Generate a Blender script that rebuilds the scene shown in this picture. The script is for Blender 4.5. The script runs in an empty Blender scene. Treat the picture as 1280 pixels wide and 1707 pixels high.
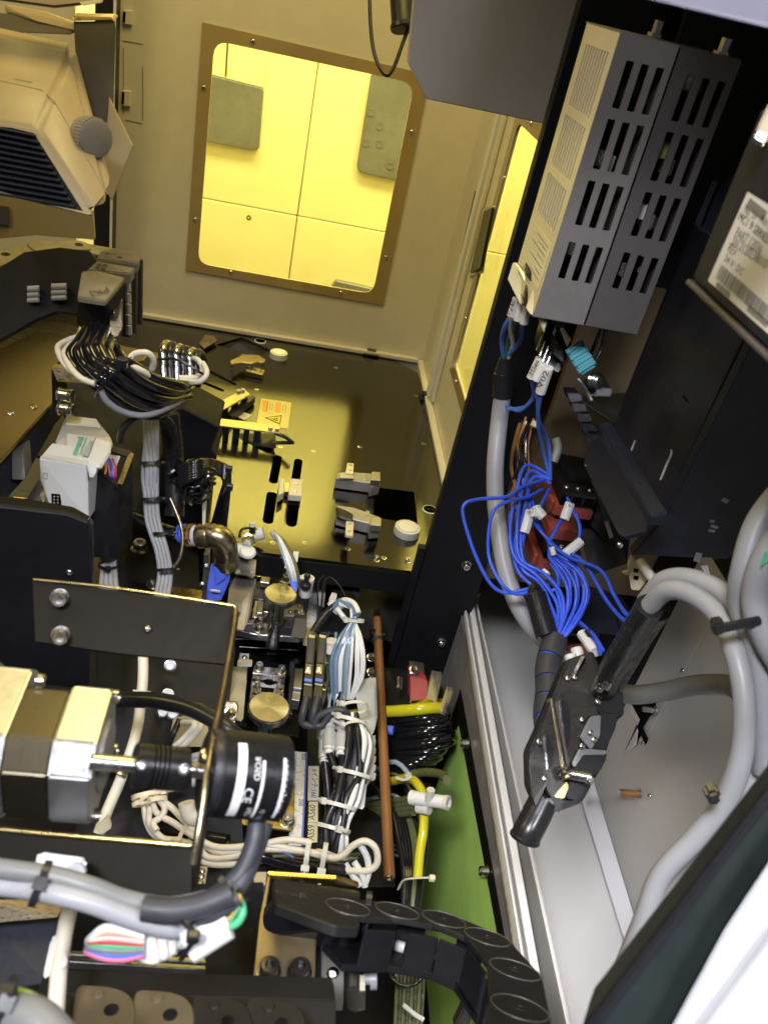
import bpy, bmesh, math, random
from mathutils import Vector as V, Matrix
from mathutils.geometry import tessellate_polygon
random.seed(7)
sc = bpy.context.scene
COL = sc.collection
# ------------------------------------------------------------------ camera
FPX, CX, CY, CAMH = 1394., 640., 853.5, .75
_ey = V((-84, -945, 1394)).normalized()
_dn = V((-500, 2102, 1394)).normalized()
_dn = (_dn - _ey*_dn.dot(_ey)).normalized()
_ex = _dn.cross(_ey)
if _ex.x < 0: _ex = -_ex
CAM = V((0, 0, CAMH))
def toworld(c): return V((c.dot(_ex), c.dot(_ey), -c.dot(_dn)))
cam_d = bpy.data.cameras.new('camera')
cam = bpy.data.objects.new('camera', cam_d); COL.objects.link(cam)
_x = toworld(V((1, 0, 0))); _y = toworld(V((0, -1, 0))); _z = toworld(V((0, 0, -1)))
mw = Matrix((_x, _y, _z)).transposed().to_4x4(); mw.translation = CAM
cam.matrix_world = mw
cam_d.sensor_fit = 'VERTICAL'; cam_d.sensor_height = 36; cam_d.lens = 36*FPX/1707
cam_d.clip_start = .02; cam_d.clip_end = 50
cam_d.dof.use_dof = True; cam_d.dof.focus_distance = 1.15; cam_d.dof.aperture_fstop = 11
sc.camera = cam
# ------------------------------------------------------------------ world, light, exposure
w = bpy.data.worlds.new('World'); sc.world = w; w.use_nodes = True
bg = w.node_tree.nodes['Background']; bg.inputs[0].default_value = (.85, .84, .88, 1); bg.inputs[1].default_value = .06
sc.view_settings.view_transform = 'Standard'; sc.view_settings.look = 'None'
sc.view_settings.exposure = 0; sc.view_settings.gamma = 1
sc.cycles.use_denoising = True
sc.cycles.max_bounces = 8; sc.cycles.transparent_max_bounces = 12
sc.cycles.sample_clamp_indirect = 4; sc.cycles.caustics_reflective = False; sc.cycles.caustics_refractive = False
def area(name, loc, target, sx, sy, power, col):
    l = bpy.data.lights.new(name, 'AREA'); l.shape = 'RECTANGLE'; l.size = sx; l.size_y = sy; l.energy = power; l.color = col
    o = bpy.data.objects.new(name, l); COL.objects.link(o); o.location = loc
    o.rotation_euler = (V(target)-V(loc)).to_track_quat('-Z', 'Y').to_euler(); return o
YEL = (1, .80, .28)
LIGHTS = [
 area('cleanroom_lamp', (.0, 2.15, 1.7), (.1, 2.9, .2), 1.6, .3, 66, (1, .93, .42)),
 area('ceiling_lamp', (-.05, 1.15, 1.75), (-.02, 1.3, 0), .7, .5, 14, YEL),
 area('left_aisle_lamp', (-1.3, .7, 1.35), (-.1, 1.5, .35), .6, .5, 7, (1, .80, .32)),
 area('doorway_lamp', (-.38, -.30, 1.60), (.33, .62, -.25), .35, .25, 3.6, (.92, .93, 1)),  # front light split in two; this half added to brighten the green window
 area('doorway_lamp', (.48, -.32, 1.60), (.42, .70, -.2), .4, .25, 4.0, (.92, .93, 1)),
]
LIGHTS[3].data.spread = math.radians(56); LIGHTS[4].data.spread = math.radians(66)
# ------------------------------------------------------------------ materials
MAT = {}
def mat(name, base, rough=.5, metal=0., var=.06, bump=.0, scale=60, brushed=None, coat=0, spec=.5, trans=0, alpha=1, aniso=0, col2=None, ior=1.45, noise_detail=3, rvar=.12, lo=.45, hi=.62):
    m = bpy.data.materials.new(name); m.use_nodes = True; nt = m.node_tree; N = nt.nodes; L = nt.links
    b = N['Principled BSDF']
    b.inputs['Roughness'].default_value = rough; b.inputs['Metallic'].default_value = metal
    b.inputs['Specular IOR Level'].default_value = spec; b.inputs['Coat Weight'].default_value = coat; b.inputs['Coat Roughness'].default_value = .08
    b.inputs['Transmission Weight'].default_value = trans; b.inputs['Alpha'].default_value = alpha; b.inputs['IOR'].default_value = ior
    if aniso: b.inputs['Anisotropic'].default_value = aniso
    tc = N.new('ShaderNodeTexCoord'); mp = N.new('ShaderNodeMapping'); L.new(tc.outputs['Object'], mp.inputs[0])
    if brushed: mp.inputs['Scale'].default_value = brushed
    nz = N.new('ShaderNodeTexNoise'); nz.inputs['Scale'].default_value = scale; nz.inputs['Detail'].default_value = noise_detail
    L.new(mp.outputs[0], nz.inputs['Vector'])
    big = N.new('ShaderNodeTexNoise'); big.inputs['Scale'].default_value = max(3, scale/9); big.inputs['Detail'].default_value = 4
    L.new(tc.outputs['Object'], big.inputs['Vector'])
    ramp = N.new('ShaderNodeMix'); ramp.data_type = 'RGBA'
    c = base if len(base) == 4 else (*base, 1)
    c2 = (*col2, 1) if col2 else tuple(max(0, x*(1-2.2*var)) for x in c[:3])+(1,)
    ramp.inputs['A'].default_value = c2; ramp.inputs['B'].default_value = c if col2 else tuple(min(1, x*(1+.8*var)) for x in c[:3])+(1,)
    mr = N.new('ShaderNodeMapRange'); mr.inputs[1].default_value = lo-.1 if not col2 else lo; mr.inputs[2].default_value = hi
    L.new(big.outputs[0], mr.inputs[0]); L.new(mr.outputs[0], ramp.inputs['Factor']); L.new(ramp.outputs['Result'], b.inputs['Base Color'])
    rr = N.new('ShaderNodeMapRange'); rr.inputs[1].default_value = .3; rr.inputs[2].default_value = .7
    rr.inputs[3].default_value = max(.02, rough-rvar*.6); rr.inputs[4].default_value = min(1, rough+rvar*.6)
    L.new(nz.outputs[0], rr.inputs[0]); L.new(rr.outputs[0], b.inputs['Roughness'])
    if bump:
        bp = N.new('ShaderNodeBump'); bp.inputs['Strength'].default_value = bump; bp.inputs['Distance'].default_value = .001
        L.new(nz.outputs[0], bp.inputs['Height']); L.new(bp.outputs[0], b.inputs['Normal'])
    MAT[name] = m; return m
mat('wall_paint', (.70, .645, .53), .40, var=.015, bump=.03, scale=260)
mat('grey_paint', (.47, .435, .41), .5, var=.012, bump=.03, scale=300)
mat('white_paint', (.72, .71, .72), .4, var=.012, bump=.02, scale=260)
mat('tray_paint', (.62, .60, .575), .42, var=.02, bump=.02, scale=60)
mat('cream_plastic', (.38, .30, .18), .42, var=.012, bump=.02, scale=400)
mat('knob_taupe', (.26, .23, .18), .5, var=.03)
mat('taupe_metal', (.085, .075, .06), .5, .0, var=.05)
mat('amber_acrylic', (.40, .30, .14), .12, var=.05, coat=.5)
mat('cleanroom_panel', (.93, .88, .60), .5, var=.02)
mat('greenish_grey', (.17, .17, .20), .3, var=.08, scale=60)
mat('hood_metal', (.050, .046, .042), .30, .35, var=.04, scale=120)
mat('gunmetal', (.11, .105, .10), .26, .75, var=.08, scale=80)
mat('dark_grey_metal', (.10, .092, .09), .42, .3, var=.04, scale=120)
mat('dark_steel', (.155, .15, .135), .16, 1, var=.01, scale=30, brushed=(90, .6, 90), aniso=.4, rvar=.035)
mat('dark_housing', (.012, .013, .022), .5, var=.05, spec=.25)
mat('tan_plate', (.30, .235, .14), .42, .7, var=.04, scale=40, brushed=(1, 30, 30))
mat('psu_grey', (.27, .245, .235), .45, .5, var=.03, scale=200)
mat('lilac_paint', (.22, .215, .26), .5, var=.02, scale=200)
mat('door_paint', (.52, .52, .54), .45, var=.02, scale=200)
mat('cabinet_brown', (.17, .125, .07), .45, .2, var=.02)
mat('gold_steel', (.46, .38, .26), .30, 1, var=.04, scale=30, brushed=(1.5, 40, 40), rvar=.1)
mat('steel', (.62, .61, .60), .24, 1, var=.08, scale=90)
mat('satin_steel', (.50, .50, .51), .36, 1, var=.10, bump=.03, scale=120, brushed=(1, 20, 20))
mat('alu', (.64, .64, .65), .38, 1, var=.035, bump=.04, scale=200)
mat('alu_matte', (.42, .40, .385), .5, .6, var=.08, bump=.05, scale=300)
mat('turned_alu', (.60, .58, .55), .24, 1, var=.05, aniso=.85)
mat('nickel', (.52, .50, .47), .2, 1, var=.1, scale=50)
mat('brass_old', (.50, .42, .28), .33, 1, var=.25, bump=.2, scale=300, col2=(.27, .22, .15), lo=.35, hi=.6)
mat('brass', (.72, .55, .28), .3, 1, var=.1)
mat('copper', (.33, .155, .062), .42, .25, var=.18, scale=60, bump=.05)
mat('black_metal', (.018, .018, .022), .38, .0, var=.1, bump=.03, scale=200)
mat('black_anodized', (.018, .018, .020), .33, .5, var=.1, bump=.04, scale=250)
mat('brown_metal', (.011, .009, .006), .5, .0, var=.02, scale=90, spec=.12)
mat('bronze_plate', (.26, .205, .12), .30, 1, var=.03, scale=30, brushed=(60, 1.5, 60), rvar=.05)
mat('lamination', (.10, .085, .055), .34, .9, var=.05, scale=200, brushed=(60, 1, 1))
mat('matte_black', (.010, .010, .013), .6, var=.1, spec=.3)
mat('navy_black', (.017, .020, .034), .42, var=.1, bump=.03, scale=250)
mat('black_plastic', (.012, .012, .014), .36, var=.08, bump=.03, scale=300)
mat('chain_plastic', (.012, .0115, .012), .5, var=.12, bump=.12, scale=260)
mat('chain_lit_tan', (.21, .175, .11), .45, var=.1, bump=.1, scale=260)  # lit tops of the upper chain, light put into the plastic colour
mat('chain_lit', (.12, .095, .06), .42, var=.12, bump=.12, scale=260)  # brown light on the near chain put into its colour
mat('rubber_black', (.016, .016, .018), .28, var=.08)
mat('pu_black', (.010, .010, .012), .12, var=.05, coat=.4)
mat('sheath_blackgrey', (.045, .046, .055), .5, var=.1, bump=.1, scale=200)
mat('cable_grey', (.36, .36, .39), .38, var=.07)
mat('cable_midgrey', (.20, .205, .205), .42, var=.07)
mat('cable_lightgrey', (.31, .31, .325), .42, var=.08)
mat('cable_cream', (.72, .66, .54), .38, var=.06)
mat('cable_white', (.78, .78, .76), .36, var=.05)
mat('cable_blue', (.045, .11, .72), .36, var=.08)
mat('tube_blue', (.15, .23, .33), .12, var=.08, coat=.6)
mat('tube_yellow', (.62, .56, .02), .16, var=.05, coat=.6)
mat('tube_olive', (.14, .15, .06), .3, var=.15)
mat('wire_green', (.08, .42, .20), .4); mat('wire_darkgreen', (.03, .14, .09), .4)
mat('wire_red', (.55, .05, .08), .4); mat('wire_pink', (.75, .18, .30), .4); mat('wire_orange', (.85, .38, .14), .4)
mat('wire_yellow', (.75, .62, .05), .4); mat('wire_yellowgreen', (.40, .55, .10), .4); mat('wire_blue', (.08, .18, .62), .4); mat('wire_purple', (.3, .2, .6), .4)
mat('fitting_blue', (.10, .17, .80), .35, var=.05, spec=.5)
mat('teal_plastic', (.045, .24, .30), .45, var=.06)
mat('white_plastic', (.74, .74, .73), .35, var=.04)
mat('offwhite_plastic', (.66, .64, .58), .4, var=.05)
mat('grey_plastic', (.40, .41, .42), .42, var=.05)
mat('nylon', (.74, .72, .64), .35, var=.05, trans=.15)
mat('ivory_plastic', (.70, .62, .44), .4, var=.05)
mat('red_plastic', (.34, .075, .055), .42, var=.12, bump=.08, scale=200)
mat('dull_red', (.40, .055, .075), .4, var=.12)
mat('label_white', (.74, .71, .66), .5, var=.04)
mat('label_yellow', (.80, .70, .22), .45, var=.04)
mat('label_cream', (.78, .72, .50), .45, var=.04)
mat('orange_print', (.85, .42, .05), .5); mat('yellow_print', (.85, .75, .05), .5)
mat('ink', (.03, .03, .035), .5); mat('ink_grey', (.22, .21, .20), .5); mat('ink_brown', (.30, .27, .20), .5); mat('print_white', (.75, .75, .76), .4)
mat('teal_print', (.10, .42, .34), .5)
mat('chain_text', (.10, .095, .085), .4)
mat('hole_black', (.003, .003, .003), .8, spec=.1)
mat('ruler_white', (.72, .73, .76), .3, .3, var=.03); mat('ruler_blue', (.10, .13, .50), .4)
mat('gasket_green', (.014, .020, .019), .45, var=.15, bump=.05)
mat('gold_zinc', (.66, .52, .22), .28, 1, var=.15, scale=40)
mat('green_glass_back', (.26, .30, .10), .6, var=.2)
def glass(name, col, dens, gl=.06, fi=1.5):
    m = bpy.data.materials.new(name); m.use_nodes = True; nt = m.node_tree; N = nt.nodes; L = nt.links
    for x in list(N):
        if x.type == 'BSDF_PRINCIPLED': N.remove(x)
    t = N.new('ShaderNodeBsdfTransparent'); t.inputs[0].default_value = (*col, 1)
    g = N.new('ShaderNodeBsdfGlossy'); g.inputs['Roughness'].default_value = gl
    d = N.new('ShaderNodeBsdfDiffuse'); d.inputs[0].default_value = (*col, 1)
    fr = N.new('ShaderNodeFresnel'); ge = N.new('ShaderNodeNewGeometry'); io = N.new('ShaderNodeMapRange')
    io.inputs[3].default_value = fi; io.inputs[4].default_value = 1/fi; L.new(ge.outputs['Backfacing'], io.inputs[0]); L.new(io.outputs[0], fr.inputs[0])
    nz = N.new('ShaderNodeTexNoise'); nz.inputs['Scale'].default_value = 9; mr = N.new('ShaderNodeMapRange'); mr.inputs[3].default_value = dens*.8; mr.inputs[4].default_value = dens*1.2
    L.new(nz.outputs[0], mr.inputs[0])
    m1 = N.new('ShaderNodeMixShader'); m2 = N.new('ShaderNodeMixShader')
    L.new(mr.outputs[0], m1.inputs[0]); L.new(t.outputs[0], m1.inputs[1]); L.new(d.outputs[0], m1.inputs[2])
    L.new(fr.outputs[0], m2.inputs[0]); L.new(m1.outputs[0], m2.inputs[1]); L.new(g.outputs[0], m2.inputs[2])
    L.new(m2.outputs[0], N['Material Output'].inputs[0]); MAT[name] = m
glass('window_glass', (.97, .95, .78), .03, fi=1.12); glass('green_glass', (.60, .95, .22), .90, .015); glass('clear_tube', (.72, .84, .92), .35)
# ------------------------------------------------------------------ geometry helpers
def ray(px, py): return toworld(V(((px-CX)/FPX, (py-CY)/FPX, 1)))
def D(px, py, d): return CAM + ray(px, py)*d
AXD = toworld(V((0, 0, 1)))
def Zp(z): return (V((0, 0, z)), V((0, 0, 1)))
def Yp(y): return (V((0, y, 0)), V((0, -1, 0)))
def Xp(x): return (V((x, 0, 0)), V((-1 if x > 0 else 1, 0, 0)))
def Fp(px, py, d): return (D(px, py, d), -AXD)
def P3(a, b, c):
    a, b, c = D(*a), D(*b), D(*c); n = (b-a).cross(c-a).normalized()
    if n.dot(CAM-a) < 0: n = -n
    return (a, n)
def hit(px, py, P):
    r = ray(px, py); t = (P[0]-CAM).dot(P[1])/r.dot(P[1]); return CAM + r*t
def P(q, pl=None):
    """a point: a Vector, (px,py,depth), or (px,py) on a plane"""
    if isinstance(q, V): return q
    if len(q) == 3: return D(*q)
    return hit(q[0], q[1], pl)
def off(pl, h): return (pl[0]+pl[1]*h, pl[1])
ROOTS = {}; WLOC = {}
def T(name, label, cat, group=None):
    o = bpy.data.objects.new(name, None); COL.objects.link(o); o['label'] = label; o['category'] = cat
    o.empty_display_size = .01
    if group: o['group'] = group
    ROOTS[o] = []; WLOC[o] = V((0, 0, 0)); return o
def mk(name, bm, m, p=None, smooth=None, label=None, cat=None, group=None, kind=None, recalc=True):
    if recalc: bmesh.ops.recalc_face_normals(bm, faces=bm.faces)
    me = bpy.data.meshes.new(name); bm.normal_update()
    if smooth is not None:
        for f in bm.faces: f.smooth = True
        for e in bm.edges:
            if len(e.link_faces) == 2 and e.calc_face_angle(0) > math.radians(smooth): e.smooth = False
    n = max(1, len(bm.verts)); c = sum((v.co for v in bm.verts), V())/n
    for v in bm.verts: v.co -= c
    bm.to_mesh(me); bm.free(); me.materials.append(MAT[m])
    o = bpy.data.objects.new(name, me); COL.objects.link(o); place(o, c, p)
    if label: o['label'] = label
    if cat: o['category'] = cat
    if group: o['group'] = group
    if kind: o['kind'] = kind
    return o
def place(o, c, p):
    WLOC[o] = c.copy()
    if p is not None:
        o.parent = p; o.location = c - WLOC[p]
        if p in ROOTS: ROOTS[p].append(o)
    else: o.location = c
def rnd(pts, r, n=4, closed=True):
    """round the corners of a planar polygon"""
    out = []
    k = len(pts)
    rr = r if isinstance(r, (list, tuple)) else [r]*k
    for i in range(k):
        a, b, c = pts[i-1], pts[i], pts[(i+1) % k]
        q = min(rr[i], (a-b).length*.48, (c-b).length*.48)
        if q <= 1e-5: out.append(b); continue
        s = b+(a-b).normalized()*q; e = b+(c-b).normalized()*q
        for j in range(n+1):
            t = j/n; out.append(s*(1-t)**2 + b*2*t*(1-t) + e*t*t)
    return out
def bev(bm, w, ang=30, seg=1):
    if w <= 0: return
    es = [e for e in bm.edges if len(e.link_faces) == 2 and e.calc_face_angle(0) > math.radians(ang)]
    try: bmesh.ops.bevel(bm, geom=es, offset=w, segments=seg, affect='EDGES', clamp_overlap=True)
    except Exception: pass
def prism_bm(pts, n, t, holes=(), bevel=0, seg=1):
    bm = bmesh.new()
    loops = [pts]+list(holes)
    tri = tessellate_polygon(loops)
    flat = [q for l in loops for q in l]
    A = [bm.verts.new(q) for q in flat]; B = [bm.verts.new(q-n*t) for q in flat]
    if not holes:
        bm.faces.new(A); bm.faces.new(B[::-1])
    else:
        for f in tri:
            try: bm.faces.new([A[i] for i in f]); bm.faces.new([B[i] for i in reversed(f)])
            except ValueError: pass
    k = 0
    for l in loops:
        m_ = len(l)
        for i in range(m_):
            a, b = k+i, k+(i+1) % m_
            try: bm.faces.new((A[a], A[b], B[b], B[a]))
            except ValueError: pass
        k += m_
    bmesh.ops.recalc_face_normals(bm, faces=bm.faces)
    if bevel and not holes: bev(bm, bevel, 40, seg)
    return bm
def pr(name, pts, pl, t, m, p=None, r=0, bevel=.0006, holes=(), hr=0, seg=1, smooth=None, **k):
    """trace an outline on a plane of the machine and give it thickness t away from the camera side"""
    q = [P(a, pl) for a in pts]
    if r: q = rnd(q, r)
    hs = [rnd([P(a, pl) for a in h], hr) if hr else [P(a, pl) for a in h] for h in holes]
    return mk(name, prism_bm(q, pl[1], t, hs, bevel, seg), m, p, smooth=smooth if smooth is not None else (35 if r else None), **k)
def bx(name, lo, hi, m, p=None, bevel=.0006, seg=1, **k):
    bm = bmesh.new(); bmesh.ops.create_cube(bm, size=1)
    for v in bm.verts: v.co = V([lo[i]+(v.co[i]+.5)*(hi[i]-lo[i]) for i in range(3)])
    bev(bm, bevel, seg=seg); return mk(name, bm, m, p, **k)
def ob(name, c, ax, ay, az, s, m, p=None, bevel=.0005, seg=1, **k):
    """oriented box: centre, three unit axes, sizes"""
    bm = bmesh.new(); bmesh.ops.create_cube(bm, size=1)
    for v in bm.verts: v.co = c + ax*v.co.x*s[0] + ay*v.co.y*s[1] + az*v.co.z*s[2]
    bev(bm, bevel, seg=seg); return mk(name, bm, m, p, **k)
def hu(name, pts, m, p=None, ext=None, bevel=.0008, seg=2, **k):
    """convex block through the given corners, plus the same corners moved by ext"""
    q = [P(a) for a in pts]
    if ext is not None: q += [a+ext for a in q]
    bm = bmesh.new()
    for a in q: bm.verts.new(a)
    bmesh.ops.convex_hull(bm, input=bm.verts)
    bmesh.ops.delete(bm, geom=[v for v in bm.verts if not v.link_faces], context='VERTS')
    bmesh.ops.dissolve_limit(bm, angle_limit=math.radians(2), verts=bm.verts, edges=bm.edges)
    bev(bm, bevel, 15, seg); return mk(name, bm, m, p, **k)
def frame_of(d):
    d = d.normalized(); u = d.orthogonal().normalized(); return u, d.cross(u).normalized()
def cr(pts, n=6):
    if len(pts) < 3: return pts
    out = []
    for i in range(len(pts)-1):
        p0 = pts[max(0, i-1)]; p1 = pts[i]; p2 = pts[i+1]; p3 = pts[min(len(pts)-1, i+2)]
        for j in range(n):
            t = j/n
            out.append(.5*((2*p1)+(p2-p0)*t+(2*p0-5*p1+4*p2-p3)*t*t+(3*p1-p0-3*p2+p3)*t**3))
    out.append(pts[-1]); return out
def tube_bm(pts, r, sides=10, bm=None, closed=False, cap=True, flat=1.):
    bm = bm or bmesh.new(); n = len(pts); rings = []
    u = None
    for i, q in enumerate(pts):
        if closed: t = (pts[(i+1) % n]-pts[i-1])
        else: t = (pts[min(n-1, i+1)]-pts[max(0, i-1)])
        if t.length < 1e-9: t = V((0, 0, 1))
        t.normalize()
        if u is None: u = t.orthogonal().normalized()
        u = (u - t*u.dot(t))
        u = u.normalized() if u.length > 1e-6 else t.orthogonal().normalized()
        v = t.cross(u)
        ri = r[i] if isinstance(r, list) else r
        rings.append([bm.verts.new(q+(u*math.cos(a)+v*math.sin(a)*flat)*ri) for a in [2*math.pi*j/sides for j in range(sides)]])
    for i in range(n if closed else n-1):
        A, B = rings[i], rings[(i+1) % n]
        for j in range(sides): bm.faces.new((A[j], A[(j+1) % sides], B[(j+1) % sides], B[j]))
    if cap and not closed: bm.faces.new(rings[0][::-1]); bm.faces.new(rings[-1])
    return bm
def tu(name, pts, r, m, p=None, sides=10, n=6, pl=None, closed=False, **k):
    q = [P(a, pl) for a in pts]
    if closed:
        kk = len(q); e = cr([q[-1]]+q+[q[0], q[1]], n)[n:-n]; q = e[:-1]
    else: q = cr(q, n)
    return mk(name, tube_bm(q, r, sides, closed=closed), m, p, smooth=50, **k)
def lathe_bm(a, d, prof, sides=24, bm=None):
    bm = bm or bmesh.new(); d = d.normalized(); u, v = frame_of(d); rings = []
    for (t, r) in prof:
        c = a+d*t
        rings.append([bm.verts.new(c+(u*math.cos(x)+v*math.sin(x))*max(r, 1e-5)) for x in [2*math.pi*j/sides for j in range(sides)]])
    for A, B in zip(rings, rings[1:]):
        for j in range(sides): bm.faces.new((A[j], A[(j+1) % sides], B[(j+1) % sides], B[j]))
    bm.faces.new(rings[0][::-1]); bm.faces.new(rings[-1]); return bm
def la(name, a, d, prof, m, p=None, sides=24, **k):
    return mk(name, lathe_bm(P(a), d, prof, sides), m, p, smooth=30, **k)
def cy(name, a, b, r, m, p=None, sides=24, r2=None, bevel=.08, **k):
    a, b = P(a), P(b); L = (b-a).length; r2 = r2 or r; e = min(r, r2)*bevel; e = min(e, L*.3)
    return la(name, a, b-a, [(0, r-e), (e, r), (L-e, r2), (L, r2-e)], m, p, sides, **k)
SM = {}
def screw_mesh(kind):
    if kind in SM: return SM[kind]
    z = V((0, 0, 1)); o = V((0, 0, 0))
    if kind == 'socket': prof = [(0, 1), (1.0, 1), (1.15, .88), (1.15, .5), (.55, .5), (.55, 0)]
    elif kind == 'button': prof = [(0, 1), (.25, .96), (.5, .75), (.62, .45), (.62, .4), (.25, .36), (.25, 0)]
    elif kind == 'flat': prof = [(0, 1.), (.08, 1.0), (.12, .9), (.12, .45), (-.2, .42), (-.2, 0)]
    elif kind == 'washer': prof = [(0, 1.35), (.18, 1.35), (.22, 1.25), (.22, 1.1), (.25, 1.05), (.45, 1.05), (.45, 1.0), (1.4, 1.), (1.55, .88), (1.55, .55), (.9, .5), (.9, 0)]
    elif kind == 'hole': prof = [(0, 1), (.02, 1), (.02, 0)]
    sides = 12 if kind != 'washer' else 18
    bm = lathe_bm(o, z, prof, sides); bmesh.ops.recalc_face_normals(bm, faces=bm.faces)
    me = bpy.data.meshes.new('screw_'+kind)
    for f in bm.faces: f.smooth = True
    for e in bm.edges:
        if len(e.link_faces) == 2 and e.calc_face_angle(0) > .6: e.smooth = False
    bm.to_mesh(me); bm.free(); SM[kind] = me; return me
def sc_(q, pl, r, p=None, kind='socket', m='steel', name='screw', ax=None):
    c = P(q, pl); key = (kind, m)
    if key not in SM:
        me = screw_mesh(kind).copy(); me.materials.append(MAT[m]); SM[key] = me
    o = bpy.data.objects.new(name, SM[key]); COL.objects.link(o)
    ax = ax or pl[1]; o.rotation_euler = ax.to_track_quat('Z', 'Y').to_euler(); o.scale = (r, r, r)
    place(o, c - ax*.0001, p); return o
def tx(s, p0, p1, pl, m, p=None, h=None, proud=.0003, name='lettering', up=1, th=.0001):
    """flat print: runs from p0 to p1 on the plane"""
    a, b = P(p0, off(pl, proud)), P(p1, off(pl, proud)); L = (b-a).length; dx = (b-a).normalized(); dy = pl[1].cross(dx)*up
    c = bpy.data.curves.new('t', 'FONT'); c.body = s; c.size = 1; c.resolution_u = 2
    o = bpy.data.objects.new('t', c); me = bpy.data.meshes.new_from_object(o)
    xs = [v.co.x for v in me.vertices] or [0, 1]; x0, x1 = min(xs), max(xs)
    k = L/max(1e-6, x1-x0); ky = (h/.72) if h else k
    bm = bmesh.new(); bm.from_mesh(me)
    for v in bm.verts: v.co = a + dx*(v.co.x-x0)*k + dy*v.co.y*ky
    bpy.data.objects.remove(o); bpy.data.curves.remove(c); bpy.data.meshes.remove(me)
    return mk(name, bm, m, p, recalc=False)
def bars(name, segs, pl, m, p, w, proud=.0003):
    """several printed strokes as one thin print: segs of (p0,p1)"""
    bm = bmesh.new(); q = off(pl, proud)
    for sgm in segs:
        a, b = P(sgm[0], q), P(sgm[1], q); ww = sgm[2] if len(sgm) > 2 else w
        s_ = pl[1].cross((b-a).normalized())*ww*.5
        bm.faces.new([bm.verts.new(x) for x in (a-s_, b-s_, b+s_, a+s_)])
    return mk(name, bm, m, p, recalc=False)
def tie(q, axis, rx, ry=None, m='nylon', p=None, w=.0022, th=.0008, tail=.02, head_ang=0., tdir=None, name='cable_tie'):
    """a cable tie round a bundle: band, head and tail in one strap"""
    c = P(q); ry = ry or rx; axis = axis.normalized(); u, v = frame_of(axis)
    h0 = (CAM-c); h0 = (h0-axis*h0.dot(axis)).normalized(); h1 = axis.cross(h0)
    bm = bmesh.new(); n = 24; R = []
    for i in range(n):
        a = 2*math.pi*i/n; o = h0*math.cos(a)*ry + h1*math.sin(a)*rx; e = o.normalized()*th
        R.append([bm.verts.new(c+o+s*axis*w+f) for s, f in ((-1, V()), (1, V()), (1, e), (-1, e))])
    for i in range(n):
        A, B = R[i], R[(i+1) % n]
        for j in range(4): bm.faces.new((A[j], A[(j+1) % 4], B[(j+1) % 4], B[j]))
    o = h0*math.cos(head_ang)*ry + h1*math.sin(head_ang)*rx; e = o.normalized(); s = e.cross(axis)
    def blk(cc, sz):
        vs = [bm.verts.new(cc+axis*x*sz[0]+s*y*sz[1]+e*z*sz[2]) for x in (-1, 1) for y in (-1, 1) for z in (-1, 1)]
        for f in ((0, 1, 3, 2), (4, 6, 7, 5), (0, 4, 5, 1), (2, 3, 7, 6), (0, 2, 6, 4), (1, 5, 7, 3)): bm.faces.new([vs[i] for i in f])
    blk(c+o+e*w*.9, (w*1.7, w*1.7, w*1.2))
    if tail:
        td = (tdir or (e+s*.6)).normalized(); tl = [c+o+e*w+td*tail*t for t in (0, .5, 1)]
        tube_bm(tl, w*.9, 4, bm, flat=.35)
    return mk(name, bm, m, p)
def finish():
    bpy.context.view_layer.update()
    for r, ch in ROOTS.items():
        if not ch: bpy.data.objects.remove(r); continue
        lo = V((1e9,)*3); hi = V((-1e9,)*3)
        for c in ch:
            b = [c.matrix_world @ V(x) for x in c.bound_box]
            for x in b:
                for i in range(3): lo[i] = min(lo[i], x[i]); hi[i] = max(hi[i], x[i])
        base = V(((lo.x+hi.x)/2, (lo.y+hi.y)/2, lo.z)); r.location = base
        for c in ch: c.location = c.location - base
# ================================================================== the chamber: walls, window, table plate
YB, XW = 1.789, .33
back = Yp(YB)
def rect(x0, z0, x1, z1, y): return [V((x0, y, z0)), V((x1, y, z0)), V((x1, y, z1)), V((x0, y, z1))]
WX0, WX1, WZ0, WZ1 = -.192, .187, .141, .563
pr('back_wall', rect(-.375, -.6, XW+.02, 1.5, YB), back, .018, 'wall_paint', kind='structure', holes=[rect(WX0-.006, WZ0-.006, WX1+.006, WZ1+.006, YB)], hr=.028, bevel=0)
bx('wall_flange', (-.38, YB-.012, .001), (XW-.012, YB-.0005, .012), 'wall_paint', bevel=.002, kind='structure')
bx('painted_door_gap_light', (-.3615, YB-.066, .0), (-.357, YB-.061, 1.4), 'white_paint', kind='structure')  # white painted strip stands in for light through the door gap
bx('left_wall', (-1.3, YB-.01, -.5), (-.44, YB+.02, 1.5), 'wall_paint', kind='structure', bevel=.002)
bx('corner_post', (-.394, YB-.06, -.4), (-.362, YB+.0, 1.5), 'black_metal', bevel=.002, kind='structure')
# access hatches faint on the wall
h = T('wall_hatch', 'faint rectangular hatch outline on beige wall behind the lamp head, with two small latches', 'hatch')
bars('hatch_edge', [((205, 68), (238, 74)), ((206, 80), (206, 190)), ((209, 200), (237, 206)), ((238, 110), (238, 200))], back, 'taupe_metal', h, .0012, .0008)
for (a, b, c, d) in ((206, 16, 221, 42), (204, 150, 218, 178)):
    l = pr('latch', [(a, b), (c, b+2), (c-1, d), (a-1, d-2)], off(back, .006), .0055, 'wall_paint', h, bevel=.001)
    pr('latch_slot', [(a, b+3), (a+4, b+4), (a+3, d-4), (a-1, d-5)], off(back, .0068), .0006, 'hole_black', l, bevel=0)
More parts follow.
